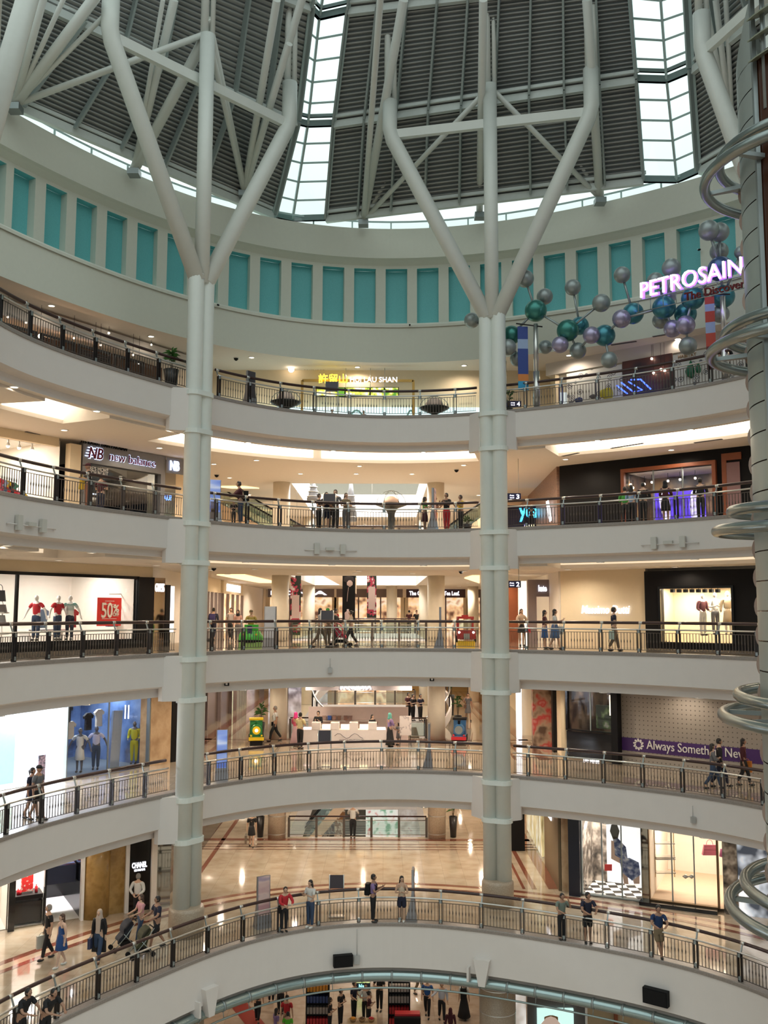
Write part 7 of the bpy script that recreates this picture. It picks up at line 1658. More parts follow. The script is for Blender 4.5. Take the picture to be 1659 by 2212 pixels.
    if top:
        v2 = [P(0, 0, .90 * k), P(0, 0, 1.08 * k), P(0, 0, 1.27 * k), P(0, 0, 1.395 * k), P(0, 0, 1.43 * k)]; r2 = [(.145 * k, .115 * k), ((.115 if fem else .138) * k, .10 * k), ((.132 if fem else .163) * k, .115 * k), (.085 * k, .08 * k), (.06 * k, .06 * k)]; e2 = [(0, 1), (1, 2), (2, 3), (3, 4)]
        if top == 'tank': r2[3] = (.07 * k, .07 * k); r2[4] = (.04 * k, .04 * k)
        else:
            for s in (-1, 1):
                a_, b_, c_ = [Vector(q) for q in AJ[s]]; i = len(v2)
                if sleeve == 'short': v2 += [tuple(a_), tuple(a_.lerp(b_, .72))]; r2 += [.07 * k, .056 * k]; e2 += [(3, i), (i, i + 1)]
                else: v2 += [tuple(a_), tuple(b_), tuple(b_.lerp(c_, .93))]; r2 += [.07 * k, .053 * k, .038 * k]; e2 += [(3, i), (i, i + 1), (i + 1, i + 2)]
        skinmesh(v2, e2, r2, 'shirt', tm, body)
    if bottom in ('trousers', 'shorts'):
        v2 = [P(0, 0, 1.02 * k), P(0, 0, .90 * k)]; r2 = [(.118 * k, .10 * k), (.15 * k, .118 * k)]; e2 = [(0, 1)]
        for s in (-1, 1):
            j = JT[s]; i = len(v2); v2 += [(j[0][0], j[0][1], j[0][2] - .03 * k), j[1]]; r2 += [.098 * k, .072 * k if bottom == 'trousers' else .088 * k]; e2 += [(1, i), (i, i + 1)]
            if bottom == 'trousers':
                c_ = Vector(j[2]); a_ = Vector(j[3]); v2 += [tuple(c_), tuple(a_ + Vector((0, 0, .015)))]; r2 += [.064 * k, .052 * k]; e2 += [(i + 1, i + 2), (i + 2, i + 3)]
        skinmesh(v2, e2, r2, 'trousers' if bottom == 'trousers' else 'shorts', bm_, body, root=1)
    elif bottom in ('skirt', 'dress', 'longskirt', 'miniskirt'):
        ln = {'skirt': .48, 'dress': dresslen, 'longskirt': .12, 'miniskirt': .62}[bottom] * k; mb = MB(); fl = .30 if bottom == 'longskirt' else .2
        stp = .25 if legs in ('walk', 'stride') else 0
        mb.lathe([(.115 * k, 1.06 * k), (.145 * k, .95 * k), (.16 * k, .85 * k), (.5 * (.16 + fl) * k, (.85 * k + ln) / 2), (fl * k, ln + .01), (fl * k * .95, ln)], (0, P(0, 0, 1.0 * k)[1] * .5, 0), 18, sy=.8 + stp)
        mb.build('skirt' if bottom != 'dress' else 'dress_skirt', bm_, body, local=True)
    # shoes
    sh = shoes or shoe_black
    for s in (-1, 1):
        if sm in (mann_w, mann_g) and bottom == 'none': break
        a_, f_ = Vector(JT[s][3]), Vector(JT[s][4]); mb = MB(); mb.ball(((a_.x + f_.x) / 2, (a_.y + f_.y) / 2 - .005, f_.z + .012 * k), .05 * k, 10, sc=(.95, 2.5, .9)); mb.build('shoe', sh, body, local=True)
    # hair
    hm = hairm or hair_black
    if hair and not headless:
        mb = MB()
        if hair == 'hijab':
            mb.lathe([(.045 * k, -.22 * k), (.115 * k, -.19 * k), (.11 * k, -.12 * k), (.092 * k, -.06 * k), (.092 * k, .0), (.09 * k, .06 * k), (.065 * k, .115 * k), (.02 * k, .138 * k)], (0, -.018 * k, 0), 16, sy=1.12)
            mb.v = [(x, y if not (y > .07 * k and -.085 * k < z < .075 * k) else .072 * k, z) for x, y, z in mb.v]
            o = hput(mb, 'headscarf', hm)
        elif hair == 'cap':
            mb.lathe([(.085 * k, .03 * k), (.088 * k, .07 * k), (.06 * k, .12 * k), (.01, .135 * k)], (0, -.005, 0), 14, sy=1.2); mb.box((0, .13 * k, .045 * k), (.12 * k, .09 * k, .012 * k)); hput(mb, 'cap', hm)
        else:
            mb.lathe([(.07 * k, -.06 * k), (.084 * k, -.02 * k), (.086 * k, .03 * k), (.082 * k, .07 * k), (.06 * k, .11 * k), (.02 * k, .132 * k), (.002, .134 * k)], (0, -.018 * k, 0), 16, sy=1.14)
            mb.v = [(x, y if not (y > .055 * k and z < .062 * k) else .045 * k, z) for x, y, z in mb.v]
            if hair == 'long':
                o0 = len(mb.v); mb.lathe([(.05 * k, -.36 * k), (.085 * k, -.30 * k), (.105 * k, -.15 * k), (.09 * k, -.02 * k), (.075 * k, .06 * k)], (0, -.055 * k, 0), 14, sy=.55)
            if hair == 'bun': mb.ball((0, -.11 * k, .06 * k), .045 * k, 10)
            if hair == 'pony': mb.tube([(0, -.09 * k, .05 * k), (0, -.14 * k, 0), (0, -.12 * k, -.16 * k)], [.035 * k, .04 * k, .012 * k], 8)
            hput(mb, 'hair', hm)
    if bag == 'backpack':
        pass
    return body
def W2(b, p):
    """point in a person's own frame to the world"""
    a = b.rotation_euler.z; x, y, z = p; return Vector((b.location.x + x * math.cos(a) - y * math.sin(a), b.location.y + x * math.sin(a) + y * math.cos(a), b.location.z + z))
def backpack(b, m, label, h=1.7):
    k = h / 1.7; q = W2(b, (0, -.2 * k, 1.0 * k)); th = thing('backpack', label, 'backpack', q); a = b.rotation_euler.z
    c_ = W2(b, (0, -.21 * k, 1.2 * k)); mb = MB(); mb.box(c_, (.28 * k, .16 * k, .42 * k), a); mb.box(W2(b, (0, -.30 * k, 1.1 * k)), (.22 * k, .05, .2 * k), a); mb.build('bag_body', m, th)
    for s in (-.11, .11): mb = MB(); mb.tube([W2(b, (s * k, -.13 * k, 1.38 * k)), W2(b, (s * k, .0, 1.47 * k)), W2(b, (s * k, .13 * k, 1.34 * k)), W2(b, (s * k, .10 * k, 1.1 * k)), W2(b, (s * k, -.13 * k, 1.05 * k))], .018, 6); mb.build('strap', m, th)
def carrybag(b, off, w, h, m, label):
    q = W2(b, off); th = thing('shopping_bag', label, 'bag', q - Vector((0, 0, h))); a = b.rotation_euler.z
    mb = MB(); mb.box(q - Vector((0, 0, h / 2 + .05)), (.1, w, h), a); mb.build('bag_body', m, th)
    mb = MB(); mb.tube([q + Vector((0, 0, -.06)) + Vector((-math.sin(a), math.cos(a), 0)) * w * .3 * math.cos(t_) + Vector((0, 0, .1 * math.sin(t_))) for t_ in [PI * j / 6 for j in range(7)]], .008, 4); mb.build('bag_handle', m, th)
def sling(b, m, label, side=1, h=1.7):
    k = h / 1.7; q = W2(b, (side * .2 * k, .03, .85 * k)); th = thing('shoulder_bag', label, 'bag', q - Vector((0, 0, .1))); a = b.rotation_euler.z
    mb = MB(); mb.box(q, (.08, .24, .2), a); mb.build('bag_body', m, th)
    mb = MB(); mb.tube([W2(b, (side * .2 * k, .03, .95 * k)), W2(b, (side * .05, .15 * k, 1.25 * k)), W2(b, (-side * .12 * k, .02, 1.45 * k)), W2(b, (side * .02, -.15 * k, 1.2 * k)), W2(b, (side * .2 * k, -.02, .95 * k))], .012, 5); mb.build('strap', m, th)
def phone(b, h, label, off=(-.02, .36, 1.27)):
    k = h / 1.7; q = W2(b, (off[0] * k, off[1] * k, off[2] * k)); mb = MB(); mb.box(q, (.075, .012, .14), b.rotation_euler.z, M=None); o = mb.build('phone', black); center(o); tag(o, label, 'phone')
def at0(u, v, lv): return atz(u, v, FL[lv])
def hz_of(u, v0, v1, lv): pass
# ---- lowest gallery
A = at0(613, 2013, 0); b = person('person', 'person in a red jacket and black trousers leaning arms on the lowest gallery railing', A, 25, 1.62, 'rail', 'stand', topc='red', botc='black', sleeve='long', hair='short', lean=.18, yaw=-.3)
sling(b, black, 'small black bag worn by the person in the red jacket', 1, 1.62)
A = at0(670, 2004, 0); b = person('person', 'person with long black hair in a white top and jeans behind the lowest gallery railing', A, -35, 1.70, 'phone', 'stand', topc='white', botc='denim', hair='long', shoes=shoe_white)
A = at0(806, 1992, 0); b = person('person', 'person in a purple shirt and black trousers looking at a phone, facing right', A, 80, 1.74, 'phone', 'stand', topc='purple', botc='black', skin=1); backpack(b, black, 'black backpack worn by the person in the purple shirt'); phone(b, 1.74, 'phone held by the person in the purple shirt')
A = at0(868, 1991, 0); b = person('person', 'person in a beige tank top and dark shorts with long hair on the lowest gallery', A, -10, 1.66, 'fold', 'stand', top='tank', topc='beige', bottom='shorts', botc='navy', hair='long', shoes=shoe_white, yaw=.4)
A = at0(1214, 2030, 0); b = person('person', 'person in a grey-green top, hand near the ear, leaning on the right railing', A, 10, 1.62, 'rail', 'stand', topc=mat('sage_cloth', (.16, .2, .17), .8), botc='black', skin=1, lean=.12, larm='ear')
A = at0(1270, 2037, 0); b = person('person', 'person in a navy shirt and black shorts with arms on the right railing', A, 5, 1.76, 'rail', 'stand', topc='navy', bottom='shorts', botc='black', skin=1, lean=.15, yaw=.3); backpack(b, blackm, 'black backpack worn by the person in the navy shirt')
A = at0(1424, 2070, 0); b = person('person', 'person in a blue polo and khaki shorts with crossed legs at the right railing', A, -5, 1.74, 'rail', 'cross', topc=mat('deep_blue_cloth', (.012, .035, .11), .8), bottom='shorts', botc='khaki', skin=1, lean=.1)
A = at0(102, 2072, 0); b = person('person', 'person in a black T-shirt and black trousers walking left beside the blue dress', A, -50, 1.76, 'down', 'walk', topc='black', botc='black', hairm=hair_grey); carrybag(b, (.2, .1, .80), .42, .42, mat('pale_grey_bag', (.5, .5, .45), .6), 'large pale grey shopping bag between the couple on the left')
A = at0(131, 2088, 0); b = person('person', 'person with long hair in a short blue strapless dress walking left', A, -40, 1.66, 'down', 'walk', top='tank', topc=mat('bright_blue_cloth', (.01, .06, .22), .7), bottom='dress', botc=MATS['bright_blue_cloth'], hair='long', hairm=hair_brown, skin=2, dresslen=.56, shoes=shoe_white)
A = at0(212, 2078, 0); b = person('person', 'person in a beige headscarf, long black cardigan and jeans on the left', A, -5, 1.68, 'down', 'walk', topc='black', botc='denim', hair='hijab', hairm=mat('beige_scarf', (.45, .36, .30), .8), sleeve='long', shoes=mat('brown_shoe', (.12, .05, .03), .5))
mb = MB(); mb.lathe([(.25, .32), (.24, .7), (.19, 1.05), (.16, 1.36)], (0, -.03, 0), 18, sy=.62, close=False); mb.v = [(x, min(y, .02), z) for x, y, z in mb.v]; mb.build('cardigan', gc['black'], b, local=True)
mb = MB(); mb.hexa([Vector(v) for v in ((-.07, .12, .95), (.07, .12, .95), (.06, .14, .95), (-.06, .14, .95), (-.09, .10, 1.45), (.09, .10, 1.45), (.08, .13, 1.45), (-.08, .13, 1.45))]); mb.build('scarf_tail', MATS['beige_scarf'], b, local=True)
carrybag(b, (.26, .05, .84), .3, .34, mat('dark_blue_bag', (.03, .04, .09), .6), 'dark blue bag held by the person in the beige headscarf')
A = at0(296, 1988, 0); b = person('person', 'person seen from behind in a white shirt, hands behind the back, by the black panel', A, 170, 1.70, 'back', 'stand', topc='white', botc='black', hairm=hair_grey, sleeve='long')
A = at0(303, 2035, 0); b = person('person', 'person in a pink T-shirt pushing the first stroller on the left', A, -50, 1.62, 'push', 'walk', topc=mat('soft_pink_cloth', (.6, .3, .33), .8), botc='denim', hair='long', hairm=hair_brown)
A = at0(338, 2050, 0); b = person('person', 'person in a navy polo with white trim and dark shorts behind the second stroller', A, -50, 1.76, 'push', 'stride', topc='navy', bottom='shorts', botc='black', skin=1)
def stroller(p, rz, m, label, s=1.0):
    th = thing('stroller', label, 'stroller', p); R = Matrix.Translation(p) @ Matrix.Rotation(rz, 4, 'Z') @ Matrix.Scale(s, 4)
    def put(mb, n_, mm): mb.v = [tuple(R @ Vector(v)) for v in mb.v]; return mb.build(n_, mm, th)
    for sx in (-.24, .24):
        mb = MB(); mb.tube([(sx, .45, .12), (sx, 0, .55), (sx, -.38, 1.02)], .017, 6); mb.tube([(sx, -.35, .1), (sx, .1, .62)], .015, 6); put(mb, 'frame_tube', grey_steel)
        for y in (.45, -.35):
            for dx in (-.03, .03): mb = MB(); mb.tube([(sx + dx - .01, y, .09), (sx + dx + .01, y, .09)], .09, 12); put(mb, 'wheel', blackm)
    mb = MB(); mb.tube([(-.24, -.38, 1.02), (.24, -.38, 1.02)], .022, 6); put(mb, 'handlebar', blackm)
    mb = MB(); mb.hexa([Vector(v) for v in ((-.2, .3, .38), (.2, .3, .38), (.2, -.1, .42), (-.2, -.1, .42), (-.2, .28, .46), (.2, .28, .46), (.2, -.28, .98), (-.2, -.28, .98))]); put(mb, 'seat', m)
    mb = MB(); n = 8; vs = []
    for j in range(n + 1): a = PI * .75 * j / n; vs += [(-.23, -.22 + .34 * math.sin(a), .72 + .34 * math.cos(a)), (.23, -.22 + .34 * math.sin(a), .72 + .34 * math.cos(a))]
    mb.add(vs + [(x, y, z - .015) for x, y, z in vs], [(2 * j, 2 * j + 1, 2 * j + 3, 2 * j + 2) for j in range(n)] + [(2 * j + 2 * n + 2, 2 * j + 2 * n + 4, 2 * j + 2 * n + 5, 2 * j + 2 * n + 3) for j in range(n)]); put(mb, 'canopy', m)
    mb = MB(); mb.box((0, 0, .25), (.36, .4, .14)); put(mb, 'basket', blackm)
stroller(at0(268, 2050, 0), math.radians(125), mat('ink_cloth', (.012, .014, .022), .8), 'dark stroller pushed by the person in the pink T-shirt', .9); stroller(at0(306, 2066, 0), math.radians(125), mat('olive_cloth', (.045, .045, .018), .8), 'olive and black stroller in front of the person in the navy polo', .9)
for u, v, fc, lab, sk in ((48, 2145, 60, 'person in a black T-shirt leaning on the railing at the bottom left corner, left one', 1), (100, 2140, 55, 'person in a black T-shirt bent over the railing at the bottom left corner, right one', 1)):
    A = atz(u, v, f0 + 1.5); A.z = f0; person('person', lab, A, fc, 1.70, 'rail', 'stand', topc='black', botc='black', skin=sk, lean=.35 if u < 60 else .5)
A = at0(543, 1829, 0); b = person('person', 'person in a short black dress walking on the shiny floor with a grey bag', A, 5, 1.66, 'down', 'walk', topc='black', bottom='dress', botc='black', hair='long', dresslen=.58, sleeve='short'); carrybag(b, (.28, 0, .62), .34, .4, mat('grey_brown_bag', (.16, .13, .1), .6), 'grey-brown shopping bag carried by the person in the short black dress')
A = at0(762, 1811, 0); person('person', 'person seen from behind in a white shirt leaning on the far void railing', A, 178, 1.74, 'rail', 'stand', topc='white', botc='black', sleeve='long', lean=.15)
# ---- first gallery
A = at0(594, 1601, 1); b = person('person', 'person in a white T-shirt and dark trousers beside the green train ride', A, -70, 1.76, 'down', 'stride', topc='white', botc='black', hair='short', hairm=hair_grey, skin=1); sling(b, black, 'black sling bag worn by the person in the white T-shirt', 1)
A = at0(648, 1618, 1); person('person', 'person in a pale yellow shirt seen from behind at the white kiosk', A, 150, 1.72, 'fold', 'stand', topc=mat('pale_yellow_cloth', (.7, .62, .35), .8), botc='black')
A = at0(638, 1612, 1); person('person', 'person in a pink headscarf and striped skirt at the left end of the kiosk', A, 150, 1.64, 'fold', 'stand', topc='pink', bottom='longskirt', botc=mat('rose_grey_cloth', (.45, .3, .32), .8), hair='hijab', hairm=mat('magenta_scarf', (.6, .03, .2), .8), sleeve='long')
A = atz(687, 1584, f1 + .9); A = Vector((aty(687, 1580, ky + 1.0).x, ky + 1.1, f1)); person('person', 'shop worker in black with tied hair standing behind the kiosk counter', A, -10, 1.62, 'phone', 'stand', topc='black', botc='black', hair='bun', sleeve='long')
A = Vector((aty(804, 1580, ky + 1.0).x, ky + 1.1, f1 - .12)); A.z = f1; person('person', 'shop worker in black with long hair looking down behind the kiosk', A, 40, 1.45, 'phone', 'stand', topc='black', botc='black', hair='long', sleeve='long')
A = at0(842, 1614, 1); person('person', 'person in a green headscarf, purple top and black skirt right of the kiosk', A, 120, 1.64, 'fold', 'stand', topc='purple', bottom='longskirt', botc='black', hair='hijab', hairm=mat('sea_green_scarf', (.1, .35, .3), .8), sleeve='long')
A = at0(860, 1609, 1); person('person', 'child in a grey dress holding a hand beside the green headscarf', A, -60, 1.08, 'phone', 'stand', topc='grey', bottom='dress', botc='grey', hair='long', dresslen=.5)
A = at0(1011, 1557, 1); b = person('person', 'person in a grey dress walking with a hand raised to the face', A, 15, 1.66, 'down', 'walk', topc='grey', bottom='dress', botc='grey', hair='short', hairm=hair_brown, dresslen=.48, rarm='ear', skin=1); sling(b, mat('brown_leather', (.1, .04, .02), .5), 'brown shoulder bag worn by the person in the grey dress')
for u, v, c_, h_ in ((882, 1546, 'maroon', 1.7), (892, 1546, 'black', 1.6), (908, 1547, 'navy', 1.6)):
    A = aty(u, v, 58); A.z = f1; person('person', {'maroon': 'dark figure in a maroon top behind the kiosk, leftmost of three', 'black': 'dark figure all in black behind the kiosk, middle of three', 'navy': 'dark figure in a navy top behind the kiosk, rightmost of three'}[c_], A, 40, h_, 'fold', 'stand', topc=c_, botc='black', fingers=False)
A = at0(79, 1772, 1); b = person('person', 'person in a grey top and dark shorts walking along the left first gallery railing', A, 75, 1.70, 'down', 'walk', topc='grey', bottom='shorts', botc='black', hair='cap', hairm=gc['black'], skin=1, sleeve='short')
A = at0(66, 1768, 1); b = person('person', 'person in a dark navy dress beside the grey top at the left railing', A, 75, 1.58, 'down', 'walk', topc='navy', bottom='miniskirt', botc='navy', hair='pony', skin=1)
A = at0(1541, 1704, 1); person('person', 'person in a grey jacket and jeans walking before the purple band', A, 80, 1.66, 'fold', 'stride', topc='grey', botc='denim', hair='long', sleeve='long')
A = at0(1556, 1700, 1); person('person', 'tall person in dark clothes walking just right of the grey jacket', A, 80, 1.80, 'down', 'stride', topc='black', botc='navy', hair='short', sleeve='long')
A = at0(1608, 1697, 1); b = person('person', 'person in a maroon-black top carrying an orange bag near the lift tower', A, 60, 1.76, 'down', 'walk', topc='maroon', botc='black', hair='long', sleeve='long', skin=1); carrybag(b, (-.25, .05, .95), .42, .42, gc['orange'], 'orange shopping bag with pale print near the lift tower')
# ---- second gallery
def atr(u, lv, d): p = onring(u, 1400, d); return Vector((p.x, p.y, FL[lv]))
A = aty(460, 1382, 50.5); A.z = f2; b = person('person', 'person in a navy shirt with a backpack walking away right of the left column', A, 175, 1.72, 'down', 'walk', topc='navy', botc='navy', sleeve='long'); backpack(b, mat('navy_red_bag', (.04, .03, .12), .6), 'navy backpack worn by the person walking away')
A = aty(498, 1381, 49.5); A.z = f2; person('person', 'person in a grey T-shirt and black trousers walking towards the railing', A, 0, 1.72, 'down', 'walk', topc=mat('warm_grey_cloth', (.38, .33, .3), .8), botc='black', shoes=shoe_white)
A = aty(513, 1396, 47.5); A.z = f2; person('person', 'person in a black headscarf and peach top near the green car ride', A, 0, 1.60, 'down', 'stand', topc=mat('peach_cloth', (.6, .36, .3), .8), botc='grey', hair='hijab', hairm=gc['black'], sleeve='long')
A = atr(541, 2, 3.2); person('person', 'person in a yellow top and beige cap behind the green car ride', A, 20, 1.60, 'fold', 'stand', topc=mat('ochre_cloth', (.4, .3, .08), .8), botc='green', hair='cap', hairm=gc['khaki'])
A = atr(691, 2, 1.3); person('person', 'person in a striped grey-white top walking right, leg stretched back, at the dark board', A, 80, 1.68, 'push', 'stride', topc=mat('striped_cloth', (.45, .42, .40), .8), botc=mat('olive_trousers', (.16, .12, .08), .8), hair='long', sleeve='long')
A = atr(707, 2, 2.1); person('person', 'person in khaki with a cap standing behind the dark board on the second gallery', A, 30, 1.68, 'push', 'stand', topc='khaki', botc=MATS['olive_trousers'], hair='cap', hairm=gc['green'])
A = atr(724, 2, 2.6); person('person', 'person in black pushing the red stroller on the second gallery', A, 80, 1.66, 'push', 'stand', topc='black', botc='black', sleeve='long')
p = atr(734, 2, 1.8); stroller(p, math.radians(-95), mat('crimson_cloth', (.4, .02, .05), .7), 'red stroller in the middle of the second gallery')
A = atr(758, 2, 2.6); person('person', 'person in a beige top and black trousers striding right of the red stroller', A, -80, 1.58, 'push', 'stride', topc='beige', botc='black', hair='bun', sleeve='long')
for u, c_, lab in ((725, 'red', 'small far figure in a red shirt beyond the far railing'), (716, 'navy', 'small far figure in navy beside the red shirt'), (900, 'black', 'small far figure in black in front of the coffee shop, left of the thick column'), (884, 'maroon', 'small far figure in maroon in front of the coffee shop')):
    A = aty(u, 1380, 71); A.z = f2; person('person', lab, A, 160 if c_ != 'black' else 10, 1.66, 'down', 'stand', topc=c_, botc='black', fingers=False)
A = aty(1127, 1402, 43.0); A.z = f2; b = person('person', 'person in a beige top and short black skirt under the level sign', A, 10, 1.68, 'fold', 'stand', topc=mat('sand_cloth', (.5, .38, .28), .8), bottom='miniskirt', botc='black', hair='long', sleeve='long'); handbag(W2(b, (-.28, .05, .62)), .26, .22, gc['red'], 'red handbag of the person in the short black skirt')
A = atr(1177, 2, 1.8); person('person', 'person in a dark top and long blue skirt left of the phone user', A, 70, 1.62, 'fold', 'stand', topc='maroon', bottom='skirt', botc=mat('deep_blue_skirt', (.03, .10, .28), .8), hair='long')
A = atr(1199, 2, 1.3); b = person('person', 'person in a white T-shirt and blue skirt holding a phone', A, 75, 1.66, 'phone', 'walk', topc='white', bottom='skirt', botc='blue', hair='long', hairm=hair_black); phone(b, 1.66, 'phone held by the person in the white T-shirt and blue skirt'); carrybag(b, (-.22, .22, 1.0), .2, .34, gc['white'], 'white bag on the arm of the phone user')
A = atr(1327, 2, .95); b = person('person', 'person in a dark navy shirt walking right before the cream wall', A, 88, 1.74, 'down', 'walk', topc='navy', botc=MATS['olive_trousers'], sleeve='short'); carrybag(b, (.26, -.16, .86), .2, .34, mat('white_green_bag', (.5, .62, .55), .6), 'white and green plastic bag held before the cream wall')
# ---- third gallery
A = atr(514, 3, .62); b = person('person', 'person in a dark shirt leaning on the third gallery railing near the left column', A, -70, 1.80, 'rail', 'stand', topc='maroon', botc='denim', sleeve='long', lean=.12); backpack(b, blackm, 'black backpack worn by the person leaning near the left column')
A = atr(499, 3, .8); person('person', 'child in dark clothes standing beside the leaning person', A, 0, 1.0, 'fold', 'stand', topc='black', botc='black')
for u, d, h_, c_, bt, hr, lab, fc, bc in ((686, .9, 1.58, 'black', 'trousers', 'bun', 'person in black left of the group at the third gallery board', 60, 'black'), (702, 1.2, 1.7, 'navy', 'shorts', 'short', 'person in navy shorts behind the dark board on the third gallery', 10, 'navy'), (722, 1.0, 1.80, 'grey', 'trousers', 'short', 'tall person in a striped grey shirt beside the board', -10, 'black'), (745, .9, 1.66, 'khaki', 'trousers', 'long', 'person with long black hair at the right of the group', 20, 'grey'), (713, 1.5, 1.62, 'maroon', 'trousers', 'short', 'person half hidden in the middle of the group', 0, 'black')):
    A = atr(u, 3, d); person('person', lab + '' , A, fc, h_, 'fold', 'stand', topc=c_, bottom=bt, botc=bc, hair=hr, shoes=shoe_white if u == 722 else None)
for u, d, h_, c_, bt, hr, lab, fc, bc in ((918, 1.0, 1.52, 'green', 'skirt', 'long', 'person in dark green at the left of the people near the right column', 70, 'maroon'), (940, 1.6, 1.62, 'maroon', 'trousers', 'bun', 'person in maroon behind the narrow totem on the third gallery', 60, 'orange'), (966, .9, 1.66, 'black', 'trousers', 'short', 'person in a black top and bright red trousers on the third gallery', -40, 'red'), (997, .8, 1.54, 'yellow', 'trousers', 'short', 'person in a yellow top near the right column on the third gallery', -60, 'black')):
    A = atr(u, 3, d); person('person', lab, A, fc, h_, 'phone', 'stand', topc=c_, bottom=bt, botc=bc, hair=hr, skin=1)
A = onring(188, 1098, 1.3); A.z = f3; b = person('person', 'person in a dark top and brown trousers standing before the shoe shop', A, -60, 1.70, 'fold', 'stand', topc='black', botc=mat('rust_cloth', (.25, .1, .06), .8), hair='cap', hairm=gc['maroon'], skin=1); handbag(W2(b, (.24, .1, .8)), .3, .42, gc['yellow'], 'yellow bag of the person before the shoe shop')
A = onring(216, 1098, 2.4); A.z = f3; person('person', 'person in a maroon top close to the shoe shop window', A, 170, 1.6, 'fold', 'stand', topc='maroon', botc='navy')
for u, d, c_, bt, hr, lab in ((1358, 2.0, 'green', 'trousers', 'short', 'person in a green top at the left of the people before the violet display'), (1372, 1.6, 'lightblue', 'trousers', 'long', 'person in pale blue before the orange-brown window frame'), (1398, 1.2, 'black', 'trousers', 'short', 'dark figure left of the violet display'), (1447, 1.2, 'maroon', 'skirt', 'hijab', 'figure in dark patterned clothes in front of the violet display'), (1524, 1.4, 'black', 'trousers', 'short', 'dark figure at the right end of the violet display')):
    A = atr(u, 3, d); person('person', lab, A, 150, 1.66, 'fold', 'stand', topc=c_, bottom=bt, botc='black', hair=hr, sleeve='long', hairm=gc['black'] if hr == 'hijab' else None)
A = atr(1152, 3, 1.3); person('person', 'child with long black hair behind the railing near the slanted lights', A, 160, 1.05, 'fold', 'stand', topc='black', botc='black', hair='long')
# ---- fourth gallery
for u, lab in ((713, 'seated diner with black hair showing over the kerb, left of the two'), (783, 'seated diner with black hair showing over the kerb, right of the two')):
    A = atr(u, 4, 4.1); A.z = f4; person('person', lab, A, 0, 1.08, 'fold', 'stand', topc='black', botc='black', fingers=False)
A = atr(1590, 4, 1.0); person('person', 'dark figure behind the railing next to the lift tower on the fourth gallery', A, 0, 1.7, 'fold', 'stand', topc='black', botc='black')
# ---- ground floor
def gp(u, v, h): p = atz(u, v, h); return Vector((p.x, p.y, 0))
GP = [(620, 2150, 1.72, 170, 'red', 'khaki', 'short', 'person in a bright red shirt walking away on the ground floor', 'down', 'trousers'), (622, 2186, 1.5, 170, mat('vivid_green_cloth', (.1, .5, .03), .8), 'black', 'short', 'person in a vivid green shirt at the bottom edge of the picture', 'down', 'trousers'), (597, 2178, 1.6, 120, 'purple', 'black', 'long', 'person in a lilac top with long hair at the bottom edge', 'down', 'trousers'),
      (557, 2122, 1.75, 175, 'black', 'black', 'short', 'person in black walking away at the left of the ground floor', 'down', 'trousers'), (607, 2106, 1.75, 175, 'maroon', 'black', 'short', 'dark figure further back on the ground floor, left of the shelves', 'down', 'trousers'), (587, 2085, 1.7, 0, 'grey', 'black', 'short', 'figure whose legs show under the pipe, left group', 'down', 'trousers'), (526, 2085, 1.72, -40, 'navy', 'black', 'short', 'walking figure whose legs show under the pipe at the far left', 'down', 'trousers'),
      (736, 2136, 1.62, 60, 'black', 'black', 'short', 'person in black standing left of the tasting table', 'fold', 'trousers'), (765, 2119, 1.72, 60, 'navy', 'black', 'short', 'person in navy before the green screen board', 'carry', 'trousers'), (790, 2124, 1.7, 0, 'white', 'black', 'short', 'person in a white shirt beside the screen board', 'fold', 'trousers'), (713, 2155, 1.6, 90, 'black', 'black', 'long', 'person in black with long hair near the left shelf unit', 'fold', 'trousers'), (797, 2141, 1.6, 100, 'maroon', 'black', 'bun', 'person in maroon behind the tasting table', 'fold', 'trousers'), (820, 2100, 1.75, -20, 'black', 'black', 'short', 'tall dark figure right of the screen board', 'fold', 'trousers'),
      (923, 2113, 1.72, -10, mat('royal_blue_cloth', (.02, .09, .30), .8), 'black', 'short', 'person in a royal blue shirt walking on the ground floor', 'down', 'trousers'), (954, 2121, 1.72, 5, mat('pale_blue_shirt', (.45, .5, .6), .8), 'black', 'short', 'person in a pale blue shirt pointing to the left', 'down', 'trousers'), (1002, 2118, 1.70, 170, 'white', 'black', 'pony', 'person in a white top and long flared black skirt walking away', 'down', 'longskirt'), (973, 2178, 1.55, 175, 'maroon', 'maroon', 'hijab', 'person in a maroon headscarf and robe at the bottom edge', 'down', 'longskirt'), (905, 2070, 1.7, 60, 'khaki', 'khaki', 'short', 'striding figure in khaki behind the royal blue shirt', 'down', 'trousers')]
for u, v, h_, fc, tc_, bc_, hr, lab, arm, bt in GP:
    A = gp(u, v, h_); b = person('person', lab, A, fc, h_, arm, 'walk' if 'walk' in lab or 'strid' in lab or 'pointing' in lab else 'stand', topc=tc_, bottom=bt, botc=bc_, hair=hr, hairm=gc['maroon'] if hr == 'hijab' else None, sleeve='long' if 'pale blue' in lab or hr == 'hijab' else 'short', rarm='point' if 'pointing' in lab else None, fingers=u > 600)
    if 'flared' in lab: backpack(b, blackm, 'black backpack worn over the white top on the ground floor')
# crowd beyond the far void
for k, u in enumerate((852, 866, 878, 890, 902)):
    A = aty(u, 1800, 66 + k % 2); A.z = 0.02; person('person', 'dark figure in the distant crowd seen below the far void', A, 20 * k, 1.7, 'down', 'walk', topc=('black', 'maroon', 'navy', 'beige', 'black')[k], botc='black', fingers=False, group='distant crowd below the far void')
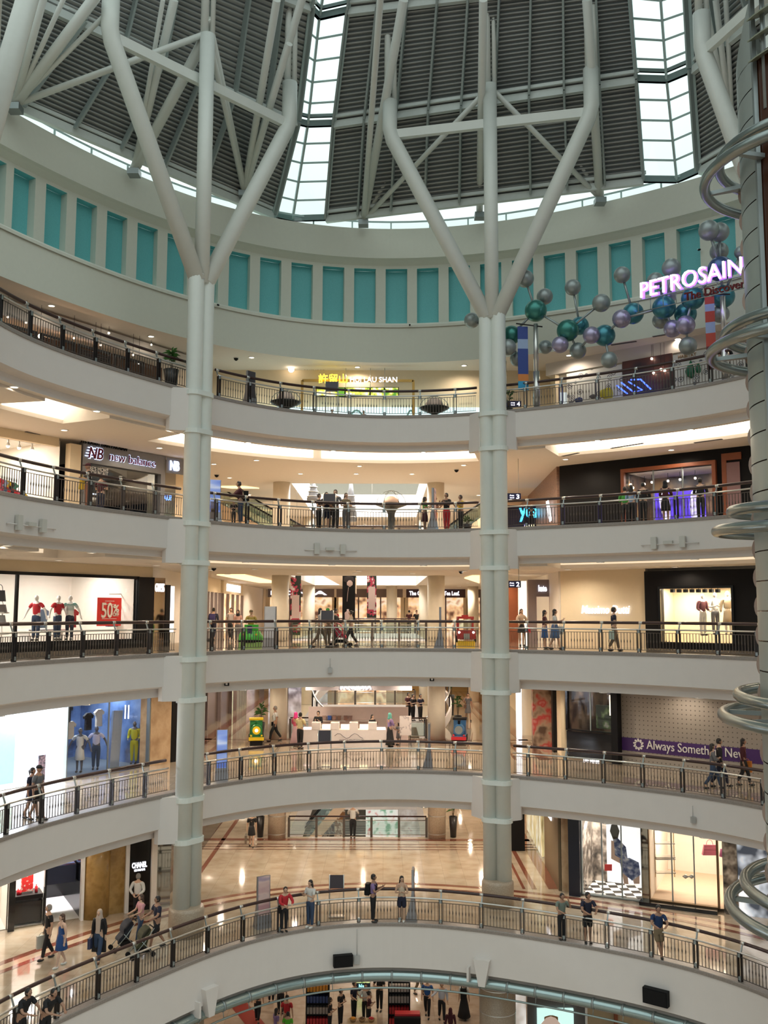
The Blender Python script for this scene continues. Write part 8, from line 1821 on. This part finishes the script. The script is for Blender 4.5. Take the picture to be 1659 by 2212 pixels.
# ---- mannequins
def mannequin(u, v, d, pl, lv, label, face, h=1.8, mm=mann_w, zoff=.36, **kw):
    p = onpl(pl, u, v, d); A = Vector((p.x, p.y, FL[lv] + zoff)); return person('mannequin', label, A, face, h, skin=mm, hair=None, cat='mannequin', **kw)
mannequin(100, 1390, -.7, LP, 2, 'white mannequin in a red T-shirt and jeans, leftmost in the clothes window', -10, topc='red', botc='denim', arms='tpose')
mannequin(146, 1390, -.7, LP, 2, 'white mannequin in a red T-shirt turned right, second in the clothes window', 60, topc='red', botc='denim', arms='tpose')
mannequin(166, 1390, -.5, LP, 2, 'white mannequin in a white and teal T-shirt, right of the red shirts', 0, topc=ramp_mat('white_teal_shirt', [(.45, (.75, .75, .74)), (.55, (.05, .25, .2))], 1.2, .8, stretch=(0, 0, 1.2)), botc='navy', arms='tpose')
mannequin(195, 1668, -.7, LP, 1, 'dark mannequin in a white blouse and pleated skirt in the blue shop', 0, 1.78, mann_g, .05, topc='white', bottom='skirt', botc='white', arms='tpose')
mannequin(230, 1665, -.7, LP, 1, 'dark mannequin in a pale lilac top and jeans in the blue shop', 10, 1.78, mann_g, .05, topc=mat('pale_lilac_cloth', (.5, .5, .68), .8), botc='denim', arms='tpose')
mannequin(309, 1655, -.6, LP, 1, 'dark mannequin in a mustard yellow outfit at the right end of the blue shop', 0, 1.8, mann_g, .05, topc=mat('mustard_cloth', (.42, .42, .03), .8), botc=MATS['mustard_cloth'], arms='carry', sleeve='long')
mannequin(1500, 1385, -1.0, RPn, 2, 'mannequin in a maroon jacket and white trousers, leftmost in the warm window', 20, 1.8, mann_w, .55, topc=mat('maroon_jacket', (.12, .03, .04), .8), botc='white', arms='carry', sleeve='long')
mannequin(1528, 1385, -1.0, RPn, 2, 'mannequin in a white top and grey trousers, middle of the warm window', 0, 1.8, mann_w, .6, topc='white', botc='grey', arms='fold')
mannequin(1556, 1385, -1.0, RPn, 2, 'mannequin in a beige coat, rightmost in the warm window', -20, 1.85, mann_w, .6, topc=mat('tweed_coat', (.35, .27, .18), .9), bottom='skirt', botc=mat('tweed_coat', (.35, .27, .18), .9), arms='down', sleeve='long')
flush_skin()
# ================================================================ FINISH
flush_text()
for o in list(COL.objects):
    if '_o' in o: del o['_o']
